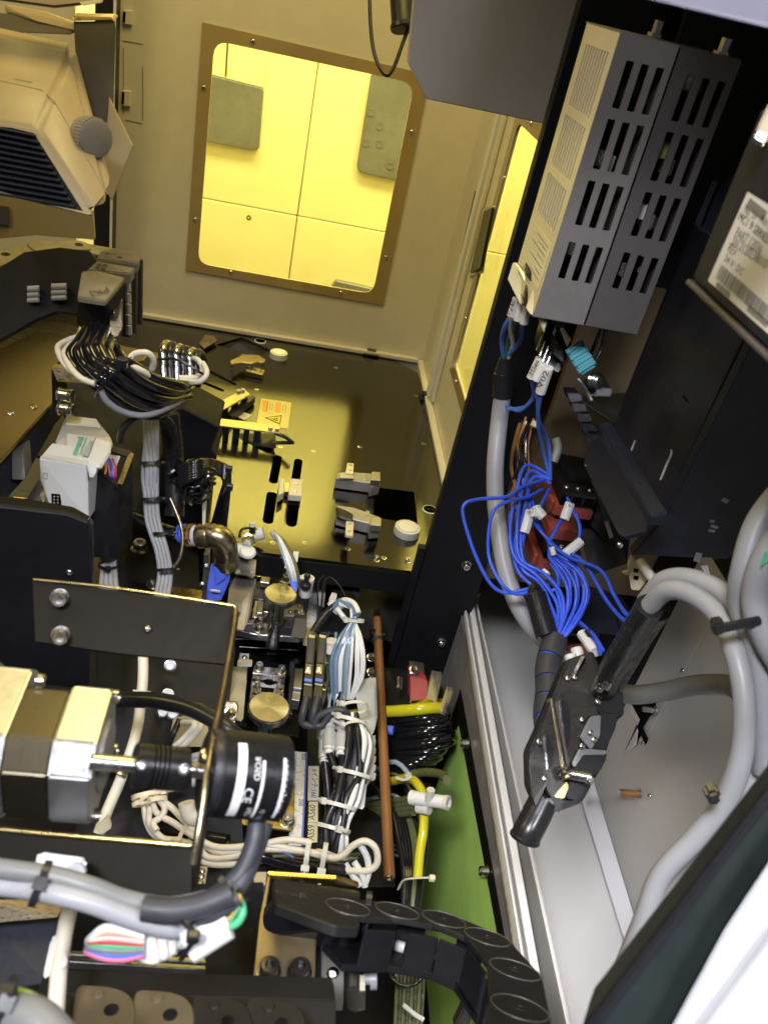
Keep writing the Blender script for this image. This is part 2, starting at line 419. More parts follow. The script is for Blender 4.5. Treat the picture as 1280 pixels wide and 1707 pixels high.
# ---- viewing window
vw = T('viewing_window', 'square viewing window with amber plastic frame in the back wall', 'window')
fr_pl = off(back, .003)
WO = [(-.216, .122), (.214, .120), (.214, .583), (-.216, .588)]
fpts = [V((x, YB-.004, z)) for x, z in WO]
pr('frame', fpts, off(back, .004), .0036, 'amber_acrylic', vw, holes=[rect(WX0, WZ0, WX1, WZ1, YB-.004)], hr=.026, bevel=0)
pr('pane', rect(WX0-.003, WZ0-.003, WX1+.003, WZ1+.003, YB+.006), Yp(YB+.006), .003, 'window_glass', vw, r=.026, bevel=0)
for q in ((422, 69), (340, 146), (326, 366), (385, 454), (568, 488), (643, 429), (686, 220)):
    sc_(q, off(back, .004), .0045, vw, 'button')
# ---- the clean room beyond
YO = 2.75
seam = [hit(527, 100, Yp(YO)).x, hit(487, 450, Yp(YO)).x]; zx = hit(495, 360, Yp(YO)).z; xm = (seam[0]+seam[1])/2
for (x0, x1, z0, z1) in ((-2.2, xm-.0015, zx+.001, 2.1), (xm+.0015, 2.4, zx+.001, 2.1), (-2.2, xm-.0015, -1.2, zx-.001), (xm+.0015, 2.4, -1.2, zx-.001)):
    bx('cleanroom_wall', (x0, YO, z0), (x1, YO+.04, z1), 'cleanroom_panel', bevel=.003, kind='structure')
bx('cleanroom_wall', (-2.2, YO+.042, -1.2), (2.4, YO+.06, 2.1), 'taupe_metal', bevel=0, kind='structure')
yo = Yp(YO-.02)
sc_((415, 363), off(Yp(YO), 0), .008, None, 'flat', 'taupe_metal', 'wall_plug')['label'] = 'small dark screw plug in pale yellow panel beyond the window'
bpy.data.objects['wall_plug']['category'] = 'plug'
gp = T('grey_reflection', 'grey green panel with rounded lower corner, standing in for a reflection at the upper left of the window', 'reflection panel')  # solid panels stand in for a blurred reflection in the pane
pr('door_panel', [(330, 120), (440, 148), (432, 248), (425, 251), (325, 232)], yo, .12, 'greenish_grey', gp, r=.012, bevel=.002)
pr('upper_panel', [(330, 40), (447, 84), (440, 147), (330, 119)], Yp(YO-.015), .01, 'cleanroom_panel', gp, bevel=.002)
pr('seam', [(379, 60), (382, 61), (378, 128), (375, 127)], Yp(YO-.017), .001, 'taupe_metal', gp, bevel=0)
cp = T('ringed_reflection', 'grey green panel with round shapes, standing in for a reflection at the upper right of the window', 'reflection panel')  # another window reflection, built as a solid panel with rings
cpn = pr('front_panel', [(620, 118), (760, 160), (740, 320), (600, 287), (595, 278)], yo, .12, 'greenish_grey', cp, r=.012, bevel=.002)
for q in ((618, 187), (610, 238), (634, 210), (633, 240), (650, 276)):
    la('reflected_ring', hit(*q, yo), V((0, -1, 0)), [(0, .011), (.002, .011), (.002, .007), (.001, .007), (.001, 0)], 'greenish_grey', cp, 16)
bgr = pr('edge_reflection', [(553, 476), (560, 468), (640, 486), (640, 520), (550, 505)], yo, .1, 'greenish_grey', None, r=.01, bevel=.002,
   label='grey green panel edge standing in for a reflection at the bottom right of the window', cat='bin')  # grey reflection at the pane's lower edge, built as a solid panel
# ---- right-hand chamber wall with its window
rw = Xp(XW)
def xr(y0, z0, y1, z1, x): return [V((x, y0, z0)), V((x, y1, z0)), V((x, y1, z1)), V((x, y0, z1))]
pr('side_wall', xr(.99, -.04, YB, 1.5, XW), rw, .003, 'wall_paint', kind='structure', holes=[xr(1.06, .15, 1.45, .575, XW)], hr=.02, bevel=0)
pr('side_wall_lower', xr(.99, -.6, YB, -.042, XW), rw, .012, 'black_metal', kind='structure', bevel=0)
sw = T('side_window', 'narrow yellow lit window in the side wall, partly behind the black post', 'window')
pr('frame', xr(1.03, .125, 1.48, .60, XW-.002), Xp(XW-.002), .0016, 'amber_acrylic', sw, holes=[xr(1.06, .15, 1.45, .575, XW-.002)], hr=.02, bevel=0)
pr('pane', xr(1.057, .147, 1.453, .578, XW+.0035), Xp(XW+.0035), .003, 'window_glass', sw, r=.02, bevel=0)
for q in ((884, 206), (840, 297), (776, 531), (760, 636)): sc_(q, Xp(XW-.004), .004, sw, 'button')
for i, (y0, y1, z0, z1) in enumerate(((.4, 2.9, .36, 1.9), (.4, 2.9, -1., .357))):
    bx('cleanroom_side_wall', (XW+.9, y0, z0), (XW+.94, y1, z1), 'cleanroom_panel', bevel=.003, kind='structure')
area('cleanroom_side_lamp', (.75, 1.5, 1.7), (1.2, 1.6, .4), 1.4, .3, 16, (1, .93, .36))
bx('corner_trim', (XW-.014, YB-.22, .02), (XW-.0005, YB-.20, 1.5), 'white_paint', bevel=.002, kind='structure')
bx('corner_strip', (XW-.008, YB-.245, .02), (XW-.0005, YB-.225, 1.5), 'wall_paint', bevel=.002, kind='structure')
bx('skirting_rail', (XW-.014, .99, .001), (XW-.0005, YB-.012, .012), 'wall_paint', bevel=.002, kind='structure')
hd = T('door_handle_bar', 'slim black grip on the beige side wall beside the yellow window', 'handle')
hp = Xp(XW-.012)
pr('grip', [(806, 352), (820, 345), (800, 446), (783, 455)], hp, .006, 'black_plastic', hd, r=.003, bevel=.001)
pr('backplate', [(803, 348), (822, 342), (803, 455), (781, 462)], Xp(XW-.004), .003, 'satin_steel', hd, r=.003)
pr('rubber_buffer', [(791, 318), (796, 320), (773, 420), (767, 424)], Xp(XW-.006), .005, 'black_plastic', None, r=.002, label='thin black rubber buffer strip on side wall left of the grip', cat='buffer')
# ---- table plate
tp = T('table_plate', 'large dark brushed steel machine table with slots and screws', 'table plate')
t0 = Zp(0)
outl = [V((-.40, YB-.013, 0)), V((XW-.065, YB-.013, 0)), V((XW-.016, YB-.06, 0)), V((XW-.015, 1.28, 0)), V((XW-.03, .992, 0)), V((-.046, .992, 0)), V((-.40, 1.2, 0))]
def slot(a, b, w, n=8):
    a, b = hit(*a, t0), hit(*b, t0); d = (b-a).normalized(); s = V((0, 0, 1)).cross(d); a = a+d*w; b = b-d*w
    return [a-d*math.sin(x)*w+s*math.cos(x)*w for x in [math.pi*i/n for i in range(n+1)]]+[b+d*math.sin(x)*w-s*math.cos(x)*w for x in [math.pi*i/n for i in range(n+1)]]
SL = [slot((464, 759), (455, 806), .0075), slot((498, 765), (492, 806), .0075), slot((454, 820), (446, 873), .0085), slot((492, 828), (485, 878), .0085), slot((347, 618), (394, 642), .005), slot((330, 634), (374, 652), .005)]
sq = [P(q, t0) for q in ((624, 812), (690, 820), (696, 874), (622, 862))]
dm = [P(q, t0) for q in ((360, 575), (403, 562), (452, 584), (430, 594))]
pr('plate', outl, t0, .006, 'dark_steel', tp, holes=SL+[rnd(sq, .004), rnd(dm, .003)], bevel=0)
bx('front_fold', (-.046, .992, -.045), (XW-.03, .996, -.0065), 'matte_black', tp, bevel=.0005)
for q in ((428, 649), (468, 745), (523, 752), (706, 740), (509, 905), (455, 905), (694, 660), (560, 613), (600, 745), (285, 568), (580, 915), (640, 930), (628, 934), (681, 936)):
    sc_(q, t0, .0045, tp, 'flat')
for q in ((628, 931), (679, 934)): sc_(q, t0, .004, tp, 'socket', 'steel')
bx('under_table_shelf', (-.05, 1.0, -.16), (XW-.03, 1.6, -.15), 'black_metal', bevel=.001, kind='structure')
# hinges
for nm, q, lb in (('hinge_block', (618, 592), 'black plastic clamp block at the back edge of the table'), ('hinge_block', (706, 664), 'black plastic clamp block at the right edge of the table')):
    c = hit(*q, t0); hb = T(nm, lb, 'clamp block')
    wx, wy = (.018, .010) if q[0] < 650 else (.008, .016)
    bx('base', (c.x-wx, c.y-wy, .0005), (c.x+wx, c.y+wy, .006), 'black_plastic', hb, bevel=.001)
    bx('lever', (c.x-wx*.6, c.y-wy*.6, .0062), (c.x+wx*.6, c.y+wy*.6, .014), 'black_plastic', hb, bevel=.002)
    sc_(V((c.x+wx*.8, c.y-wy*.5, .006)), t0, .002, hb)
# round buttons
for q, r, lb in (((464, 596), .019, 'cream round button at the back of the table near the number disc'), ((677, 889), .021, 'cream round button at the front right corner of the table')):
    c = hit(*q, t0); b = T('round_button', lb, 'button', 'round buttons on the table plate')
    la('base_ring', c+V((0, 0, .0003)), V((0, 0, 1)), [(0, r), (.003, r), (.012, r*.98), (.013, r*.92), (.013, r*.80), (.012, r*.78), (.0118, 0)], 'offwhite_plastic', b, 32)
    la('cap', c+V((0, 0, .0121)), V((0, 0, 1)), [(0, r*.76), (.002, r*.74), (.003, r*.6), (.003, 0)], 'label_white', b, 32)
for q, s, lb in (((434, 569), '2', 'round white disc printed 2 at the back of the table'), ((716, 850), '1', 'round white disc printed 1 at the right side of the table')):
    c = hit(*q, t0); b = T('number_disc', lb, 'number disc', 'number discs on the table plate')
    la('disc', c+V((0, 0, .0002)), V((0, 0, 1)), [(0, .013), (.0012, .0125), (.0012, 0)], 'label_white', b, 28)
    la('ring', c+V((0, 0, .0015)), V((0, 0, 1)), [(0, .0112), (.0001, .0112), (.0001, .0102), (0, .0102)], 'ink', b, 28)
    a, e = (c+V((-.003, -.006, .0014)), c+V((.003, -.006, .0014)))
    if s == '1': a, e = c+V((.005, -.002, .0014)), c+V((.005, .002, .0014))
    tx(s, a, e, Zp(.0016), 'ink', b, h=.011) if s == '2' else bars('lettering', [(c+V((-.006, 0, .0016)), c+V((.006, 0, .0016)), .0022), (c+V((-.005, .0035, .0016)), c+V((-.006, 0, .0016)), .0018), (c+V((.006, -.003, .0016)), c+V((.006, .003, .0016)), .0018)], Zp(.0016), 'ink', b, .002)
# warning label
wl = T('warning_label', 'yellowish warning label with black triangle and orange boxes stuck on the table', 'label')
wp = Zp(.0008)
pr('sheet', [(436, 664), (486, 671), (480, 715), (428, 706)], wp, .0006, 'label_yellow', wl, bevel=0)
wq = Zp(.0012)
pr('orange_box', [(438, 667), (447, 668), (445, 686), (437, 685)], wq, .0002, 'orange_print', wl, bevel=0)
pr('orange_box', [(460, 670), (469, 671), (467, 688), (458, 687)], wq, .0002, 'orange_print', wl, bevel=0)
tx('WARNING', (445.5, 668), (443, 685), off(wq, .0003), 'ink_brown', wl, h=.0035)
pr('warning_triangle', [(441, 696), (470, 692), (467, 708)], wq, .0002, 'ink', wl, bevel=0)
pr('triangle_fill', [(444.5, 696.2), (468.2, 693.8), (465.8, 705.6)], off(wq, .0002), .0001, 'yellow_print', wl, bevel=0)
bars('hand_symbol', [((452, 697), (463, 701)), ((455, 701), (464, 696)), ((458, 696), (460, 702)), ((462, 697), (463, 702))], off(wq, .0004), 'ink', wl, .0012)
bars('small_print', [((451, 671), (449, 683)), ((455, 672), (453, 684)), ((473, 674), (471, 686)), ((477, 674), (475, 689)), ((447, 688), (456, 690))], wq, 'ink_grey', wl, .0009)
sl = T('small_label', 'small blank cream sticker on the table between the two terminal bars', 'label')
pr('sheet', [(393, 693), (405, 686), (420, 692), (408, 700)], wp, .0006, 'label_cream', sl, bevel=0)
bars('lettering', [((399, 692), (410, 695)), ((403, 690), (413, 693))], wq, 'ink_grey', sl, .001)
# small grey chip under
# ---- terminal bars
def termbar(label, top, z, t, studs, scr, grp):
    r = T('terminal_bar', label, 'terminal bar', grp)
    pr('cover_bar', top, Zp(z), t, 'gold_steel', r, bevel=.0008)
    for (q, s) in studs:
        c = hit(*q, Zp(z-.006)); bx('foot_block', (c.x-s, c.y-.005, .0005), (c.x+s, c.y+.006, z-t-.0003), 'black_plastic', r, bevel=.001)
    for q in scr: sc_(q, Zp(z), .004, r)
    return r
a = termbar('upper terminal bar lying diagonally left of the warning label', [(345, 680), (407, 648), (418, 657), (357, 692)], .030, .003, (((361, 688), .006), ((375, 681), .006), ((392, 671), .006), ((408, 660), .006)), ((398, 654), (405, 652)), 'terminal bars on the table')
hu('connector', [V(hit(375, 700, Zp(.002))), V(hit(420, 668, Zp(.002))), V(hit(425, 672, Zp(.002))), V(hit(385, 706, Zp(.002)))], 'black_plastic', a, ext=V((0, 0, .014)))
a = termbar('lower terminal bar with black blocks under it, beside the warning label', [(366, 697), (468, 709), (467, 722), (366, 709)], .032, .003, (((378, 712), .005), ((395, 713), .006), ((412, 715), .005), ((430, 718), .006)), ((451, 715), (462, 717)), 'terminal bars on the table')
hu('connector', [(363, 741, 1.5), (365, 722, 1.5), (445, 735, 1.5), (460, 722, 1.5), (461, 748, 1.47), (443, 745, 1.47)], 'black_plastic', a)
tu('lead', [(458, 722, 1.47), (475, 728, 1.47), (487, 737, 1.46)], .0035, 'rubber_black', a)
tu('lead', [(455, 738, 1.47), (472, 738, 1.47), (489, 738, 1.46)], .0035, 'rubber_black', a)
# ---- clamps / brackets
br = T('slotted_bracket', 'small brass coloured bracket with feet near the diamond opening', 'bracket')
pr('top_plate', [(384, 601), (400, 594), (404, 590), (431, 592), (443, 599), (440, 604), (430, 603), (420, 606), (405, 604), (386, 607)], Zp(.022), .003, 'gold_steel', br)
for q in ((387, 606), (440, 604)):
    c = hit(*q, Zp(.02)); cy('foot_pin', V((c.x, c.y, .001)), V((c.x, c.y, .019)), .002, 'steel', br, 10)
pr('nut_bar', [(409, 612), (416, 609), (442, 617), (438, 625), (410, 618)], Zp(.012), .011, 'gold_steel', br)
for q in ((416, 613), (425, 616), (435, 619)): sc_(q, Zp(.012), .003, br, 'socket')
br = T('hinge_plate', 'small bright plate with two screws at the far left of the table', 'plate')
pr('plate', [(332, 572), (342, 558), (357, 560), (363, 567), (340, 580)], Zp(.01), .004, 'gold_steel', br)
for q in ((343, 565), (353, 568)): sc_(q, Zp(.01), .003, br)
br = T('slot_clamp', 'pale clamp with two socket screws sitting over the middle slots', 'clamp')
pr('clamp_head', [(484, 797), (505, 799), (503, 826), (481, 824)], Zp(.028), .012, 'ivory_plastic', br, bevel=.001)
for q in ((494, 806), (492, 819)): sc_(q, Zp(.028), .004, br, 'flat')
pr('side_ear', [(466, 796), (475, 797), (474, 820), (464, 826)], Zp(.018), .014, 'ivory_plastic', br, bevel=.001)
pr('bridge', [(474, 804), (484, 805), (483, 820), (474, 819)], Zp(.012), .01, 'gold_steel', br)
pr('foot', [(480, 824), (503, 826), (500, 834), (480, 832)], Zp(.012), .011, 'black_plastic', br)
for lb, dy, pts in (('toggle clamp of grey plastic behind the square opening', 0, [(590, 787), (632, 790), (634, 808), (618, 812), (617, 805), (560, 797), (562, 788), (575, 786)]),
                    ('toggle clamp of grey plastic in front of the square opening', 1, [(562, 842), (590, 846), (634, 862), (635, 880), (618, 882), (616, 872), (590, 866), (562, 858)])):
    c_ = T('toggle_clamp', lb, 'clamp', 'toggle clamps beside the square opening')
    pr('body', pts, Zp(.022), .02, 'alu_matte', c_, bevel=.001)
    q = [(579, 771), (590, 772), (589, 790), (576, 788)] if not dy else [(577, 868), (590, 870), (589, 893), (576, 891)]
    pr('arm', q, Zp(.03), .006, 'ivory_plastic', c_, bevel=.001)
    for s in (((584, 775), (583, 784)) if not dy else ((583, 873), (582, 886))): sc_(s, Zp(.03), .0035, c_, 'flat')
    q = [(620, 786), (634, 787), (634, 801), (618, 800)] if not dy else [(620, 862), (636, 864), (635, 876), (617, 875)]
    pr('jaw', q, Zp(.034), .012, 'alu', c_)
    for s in (((610, 793), (610, 800)) if not dy else ((613, 853), (613, 861))): sc_(s, Zp(.022), .0035, c_, 'flat')
    if dy: pr('grip', [(560, 843), (578, 850), (589, 856), (588, 868), (563, 860)], Zp(.028), .008, 'black_plastic', c_, bevel=.002)
    else: pr('grip', [(566, 788), (590, 789), (590, 797), (566, 796)], Zp(.028), .006, 'alu', c_, bevel=.001)
# ================================================================== divider post, valance and electrical cabinet on the right
post = T('black_post', 'tall black upright post between the chamber and the electrical cabinet', 'post')
bx('column', (.250, .97, -.30), (.345, .988, 1.5), 'matte_black', post, bevel=.001)
bx('flange', (.2385, .97, -.30), (.249, .982, .06), 'matte_black', post, bevel=.001)
for q in ((777, 941), (735, 1069)): sc_(q, Yp(.97), .0055, post, 'washer')
vl = T('valance_panel', 'flat grey painted valance with one cut corner hanging over the window', 'panel')
pr('sheet', [(700, -120), (690, 0), (680, 105), (710, 165), (1000, 226), (1040, -60)], Yp(1.03), .022, 'grey_paint', vl, bevel=.001)
oc = T('overhead_cover', 'out of focus pale lilac grey cover edge across the top right corner', 'cover')
hu('cover', [(965, -14, .30), (1290, 64, .30), (1420, 90, .30), (1420, 20, .30), (960, -70, .30)], 'lilac_paint', oc, ext=V((0, .0, .03)), bevel=.003)
# drooping lead with black ferrule
dl = T('drooping_lead', 'thin black lead drooping in a loop below a black plug above the window', 'cable')
tu('lead', [(616, -60, 1.15), (617, 30, 1.15), (624, 90, 1.15), (641, 124, 1.15), (655, 115, 1.15), (672, 70, 1.15), (680, 50, 1.15)], .0027, 'rubber_black', dl)
cy('plug', (668, -20, 1.15), (672, 46, 1.15), .016, 'black_plastic', dl, 20)
cy('plug_ring', (671, 40, 1.149), (672, 50, 1.15), .0175, 'black_metal', dl, 20)
bx('cabinet_back_wall', (.348, 1.0, .0), (1.2, 1.02, 1.5), 'cabinet_brown', kind='structure', bevel=0)
bx('cabinet_lower_wall', (.348, 1.40, -.6), (1.2, 1.42, -.001), 'matte_black', kind='structure', bevel=0)
bx('cabinet_upper_wall', (.346, .93, .50), (.56, .94, 1.5), 'matte_black', kind='structure', bevel=0)
bx('cabinet_middle_wall', (.346, .93, .22), (.56, .94, .499), 'cabinet_brown', kind='structure', bevel=0)
bx('cabinet_side_wall', (.5605, .55, .22), (.565, .94, 1.5), 'black_metal', kind='structure', bevel=0)
bx('cabinet_ceiling', (.2, .5, .86), (1.0, 1.1, .87), 'navy_black', kind='structure', bevel=0)
seg = T('wall_angle_strip', 'dark navy angle strip running down the cabinet wall right of the power supplies', 'strip')
pr('strip', [(1186, 300), (1196, 303), (1050, 675), (1038, 672)], Yp(.80), .004, 'navy_black', seg)
pr('plate', [(1197, 310), (1237, 285), (1182, 460), (1110, 650), (1056, 676)], Yp(.81), .004, 'dark_housing', seg)
# ---- power supplies
def zy(q, y=.75): return hit(q[0], q[1], Yp(y)).z
rows = [(zy((1043, 100)), zy((1022, 180))), (zy((1015, 198)), zy((988, 281))), (zy((980, 300)), zy((954, 374))), (zy((946, 402)), zy((926, 463)))]
zb, zt = .500, .737
def psu(x0, x1, label, mfront, side):
    r = T('power_supply', label, 'power supply', 'power supply units side by side')
    wd = (x1-x0)
    H = []
    for (a, b) in rows:
        for k in range(3):
            c = x0 + wd*(.30+.26*k)
            H.append([V((c-.0034, .75, b)), V((c+.0034, .75, b)), V((c+.0034, .75, a)), V((c-.0034, .75, a))])
    pr('front_plate', rect(x0, zb, x1, zt, .75), Yp(.75), .0016, mfront, r, holes=H, hr=.0012, bevel=0)
    bx('bottom_plate', (x0, .7515, zb-.0012), (x1, .86, zb), mfront, r, bevel=0)
    bx('top_plate', (x0, .7515, zt), (x1, .86, zt+.0012), mfront, r, bevel=0)
    bx('far_side_plate', (x1-.0015, .752, zb), (x1, .86, zt), mfront, r, bevel=0)
    cb = bx('circuit_board', (x0+.003, .785, zb+.004), (x1-.003, .787, zt-.004), 'hole_black', r, bevel=0)
    random.seed(int(x0*1e4))
    for (a, b) in rows:
        for k in range(4):
            xx = x0+wd*(.2+.2*k); zz = b+(a-b)*random.uniform(.1, .9); m_ = random.choice(['black_plastic', 'white_plastic', 'green_glass_back', 'black_plastic', 'navy_black', 'steel'])
            bx('component', (xx-.004, .765, zz-.008), (xx+.004, .7845, zz+.006), m_, cb, bevel=.0008)
    return r
p1 = psu(.2315, .2815, 'left power supply with pale grey slotted front and yellow lit side', 'psu_grey', True)
# side plate with fine louvres
H = []
ys0, ys1 = .762, .842
for (q0, q1) in (((.722), (.672)), ((.664), (.620)), ((.612), (.575))):
    for k in range(9):
        y = ys0+.006+k*(ys1-ys0-.012)/8
        H.append([V((.2315, y-.0022, q0)), V((.2315, y+.0022, q0)), V((.2315, y+.0022, q1)), V((.2315, y-.0022, q1))])
pr('side_plate', [V((.2315, .7518, zb)), V((.2315, .856, zb)), V((.2315, .856, zt)), V((.2315, .7518, zt))], Xp(.2315), .0012, 'ivory_plastic', p1, holes=H, bevel=0)  # yellow light on this side is put into the ivory colour
bx('side_liner', (.236, .76, .56), (.237, .85, .73), 'hole_black', p1, bevel=0)
lbp = Xp(.2312)
lb = pr('rating_label', [V((.2312, .760, .565)), V((.2312, .842, .565)), V((.2312, .842, .522)), V((.2312, .760, .522))], lbp, .0002, 'label_cream', p1, bevel=0)
bars('small_print', [(V((.2312, .768, z)), V((.2312, .768+L, z))) for z, L in ((.560, .05), (.556, .035), (.551, .06), (.546, .03), (.540, .055), (.534, .02), (.529, .04))], lbp, 'ink_brown', lb, .0007)
p2 = psu(.2835, .336, 'right power supply in darker grey with three slots per row', 'dark_grey_metal', False)
for q in ((1090, 68, .76), (1200, 100, .70)):
    s = T('hex_standoff', 'small metal bolt head on top of the %s power supply' % ('left' if q[0] < 1100 else 'right'), 'bolt', 'bolts over the power supplies')
    la('bolt', D(*q), V((0, 0, 1)), [(0, .008), (.006, .008), (.0062, .005), (.016, .005), (.016, 0)], 'nickel', s, 6)
    cy('washer', D(*q)-V((0, 0, .002)), D(*q)-V((0, 0, .0003)), .010, 'steel', s, 16)
# terminal cover lever at the psu foot
tcv = T('mains_terminal', 'yellow lit terminal block with black clip at the foot of the power supply', 'terminal block')
hu('cover', [(854, 437, .86), (845, 465, .86), (866, 508, .84), (877, 478, .84)], 'ivory_plastic', tcv, ext=V((.006, .004, 0)))
hu('lip', [(858, 436, .85), (866, 440, .85), (886, 474, .83), (878, 477, .83)], 'satin_steel', tcv, ext=V((.002, 0, -.002)))
hu('clip', [(878, 443, .83), (890, 430, .83), (908, 445, .80), (900, 478, .80), (886, 472, .81), (876, 458, .82)], 'black_plastic', tcv, ext=V((0, .01, 0)))
hu('clip', [(879, 478, .82), (889, 476, .82), (884, 508, .81), (872, 506, .82)], 'black_plastic', tcv, ext=V((0, .01, 0)))
hu('bracket', [(890, 482, .80), (897, 482, .80), (886, 527, .79), (877, 515, .80)], 'ivory_plastic', tcv, ext=V((0, .004, 0)))
hu('bracket', [(897, 531, .80), (912, 535, .80), (906, 555, .81)], 'ivory_plastic', tcv, ext=V((0, .003, 0)))
# ---- hose with three cores
gh = T('grey_hose', 'thick grey cable hanging from the power supply down past the blue wires', 'cable')
tu('hose', [(838, 655, .99), (832, 700, 1.0), (825, 780, 1.0), (828, 860, 1.0), (845, 960, .99), (875, 1030, .98), (925, 1085, .98), (960, 1120, 1.0)], .0105, 'cable_grey', gh, 16)
tu('heat_shrink', [(841, 597, .97), (839, 625, .98), (837, 668, .99)], [.0062]*2*3+[.0112]*7, 'rubber_black', gh, 14) if False else cy('heat_shrink', (840, 622, .98), (837, 662, .99), .0122, 'rubber_black', gh)
cy('shrink_neck', (843, 596, .97), (840, 624, .98), .0075, 'rubber_black', gh, r2=.0115)
tu('core', [(842, 600, .97), (846, 570, .95), (857, 545, .92), (862, 520, .88), (868, 500, .86)], .0026, 'wire_darkgreen', gh)
tu('core', [(846, 600, .97), (854, 575, .95), (850, 545, .92), (856, 510, .88)], .0026, 'cable_cream', gh)
tu('core', [(840, 598, .97), (836, 570, .95), (841, 545, .92), (853, 525, .9), (858, 505, .87)], .0026, 'wire_blue', gh)
tu('core', [(848, 590, .96), (866, 570, .94), (870, 545, .92), (870, 515, .88)], .0026, 'wire_blue', gh)
for (a, b, s) in (((862, 497, .86), (852, 528, .87), 'F240'), ((870, 500, .86), (862, 535, .87), '8'), ((878, 510, .86), (872, 540, .87), '6')):
    mt = cy('wire_marker', a, b, .0048, 'label_white', gh, 12)
    A_, B_ = D(*a), D(*b); pl_ = (A_+(CAM-A_).normalized()*.0049, (CAM-A_).normalized())
    tx(s, (b[0]-1, b[1]-3), (a[0]-2, a[1]+4), pl_, 'ink', mt, h=.005) if len(s) > 1 else None
# ---- small terminal strip, teal plug
bt = T('relay_terminal', 'black stepped terminal block with prongs below the power supply', 'terminal block')
hu('body', [(912, 540, .88), (925, 545, .88), (945, 580, .88), (945, 600, .88), (930, 622, .88), (903, 605, .88), (900, 580, .88)], 'black_plastic', bt, ext=V((.0, .03, 0)))
for i in range(4):
    a = (900+i*5, 562+i*9); tu('prong', [(a[0]+4, a[1]-2, .875), (a[0]-6, a[1]+22, .875)], .0009, 'steel', bt, 6)
hu('shoulder', [(925, 565, .865), (940, 585, .865), (938, 605, .865), (921, 590, .865)], 'matte_black', bt, ext=V((0, .02, 0)))
for a, b, s, lbl in (((901, 597, .88), (885, 632, .89), 'M249', ''), ((906, 606, .87), (893, 634, .88), '', ''), ((914, 612, .87), (900, 655, .89), 'V02', '')):
    mt = cy('wire_marker', a, b, .0055, 'label_white', bt, 12)
    A_ = D(*a); pl_ = (A_+(CAM-A_).normalized()*.0056, (CAM-A_).normalized())
    if s: tx(s, (b[0]+2, b[1]-6), (a[0]+1, a[1]+8), pl_, 'ink', mt, h=.006)
for pts in ([(886, 632, .89), (889, 660, .92), (875, 678, .95), (848, 682, .97), (845, 676, .97)], [(893, 634, .89), (890, 660, .92), (868, 684, .95), (850, 680, .97)], [(901, 655, .89), (896, 700, .93), (905, 750, .98), (915, 790, 1.0)], [(896, 655, .89), (898, 700, .93), (914, 740, .98), (917, 800, 1.0)]):
    tu('wire', pts, .0022, 'wire_blue', bt)
te = T('teal_plug', 'ribbed teal connector plug with a white tag below the power supply', 'connector')
A_, B_ = D(955, 575, .86), D(981, 618, .86); ax = (B_-A_).normalized(); nz = (CAM-A_).normalized(); ay = nz.cross(ax).normalized(); nz = ax.cross(ay)
ob('body', (A_+B_)/2, ax, ay, nz, ((B_-A_).length, .019, .014), 'teal_plastic', te, bevel=.002, seg=2)
for i in range(4):
    c = A_+(B_-A_)*(.1+.25*i); ob('rib', c+nz*.0072, ax, ay, nz, (.0052, .020, .0022), 'teal_plastic', te, bevel=.001)
pr('white_tag', [(933, 548), (938, 545), (952, 566), (945, 578)], Fp(940, 560, .865), .001, 'label_white', te)
tu('lead', [(1003, 545, .88), (990, 575, .88), (985, 590, .87)], .0022, 'rubber_black', te)
tu('lead', [(1010, 545, .88), (1002, 580, .89), (992, 600, .89)], .0022, 'rubber_black', te)
bp_ = T('brass_bolt_clamp', 'shiny threaded bolt head on a black clamp beside the teal plug', 'clamp')
hu('clamp', [(980, 645, .86), (1020, 648, .86), (1018, 662, .86), (978, 660, .86)], 'black_plastic', bp_, ext=V((0, .02, 0)))
la('bolt', D(985, 634, .85), (D(1004, 636, .84)-D(985, 634, .85)), [(0, .006), (.002, .0085), (.004, .0062), (.006, .0085), (.008, .0062), (.010, .0085), (.012, .007), (.013, 0)], 'steel', bp_, 20)
tu('arm', [(962, 632, .86), (975, 648, .86), (985, 668, .86)], .002, 'satin_steel', bp_, 6)
# ---- ribbed black breaker and the cover beneath
rb = T('breaker_row', 'row of narrow black terminals stepping down beside the large cover', 'terminal block')
for i in range(6):
    u_, v_ = 945+i*8, 655+i*17
    hu('terminal', [(u_, v_, .86), (u_+22, v_+2, .86), (u_+26, v_+14, .86), (u_+5, v_+16, .86)], 'black_anodized', rb, ext=V((0, .02, -.002)), bevel=.001)
bc = T('breaker_cover', 'flat black cover plate with a raised rail, leaning beside the large dark drive', 'cover')
cpl = P3((972, 772, .84), (994, 707, .88), (1084, 858, .72))
pr('plate', [(972, 772), (994, 707), (1084, 858), (1075, 885), (1040, 895), (1030, 890)], cpl, .004, 'dark_housing', bc, r=.002)
hu('rail', [(996, 706, .87), (1018, 703, .87), (1111, 852, .71), (1111, 860, .71), (1084, 860, .71)], 'navy_black', bc, ext=V((0, 0, -.01)))
tu('edge_wire', [(975, 775, .835), (985, 788, .83), (1000, 810, .81), (1020, 855, .76), (1035, 888, .74)], .0016, 'sheath_blackgrey', bc, 6)
tu('edge_wire', [(1008, 723, .865), (1030, 760, .82), (1052, 800, .77), (1062, 808, .76), (1064, 822, .755)], .0018, 'sheath_blackgrey', bc, 6)
hu('latch', [(1058, 800, .755), (1075, 806, .755), (1070, 820, .75), (1056, 812, .755)], 'navy_black', bc, ext=V((0, 0, -.005)))
for q in ((1050, 889, .73), (1033, 908, .74)): sc_(D(*q), (D(*q), -AXD), .003, bc, 'button')
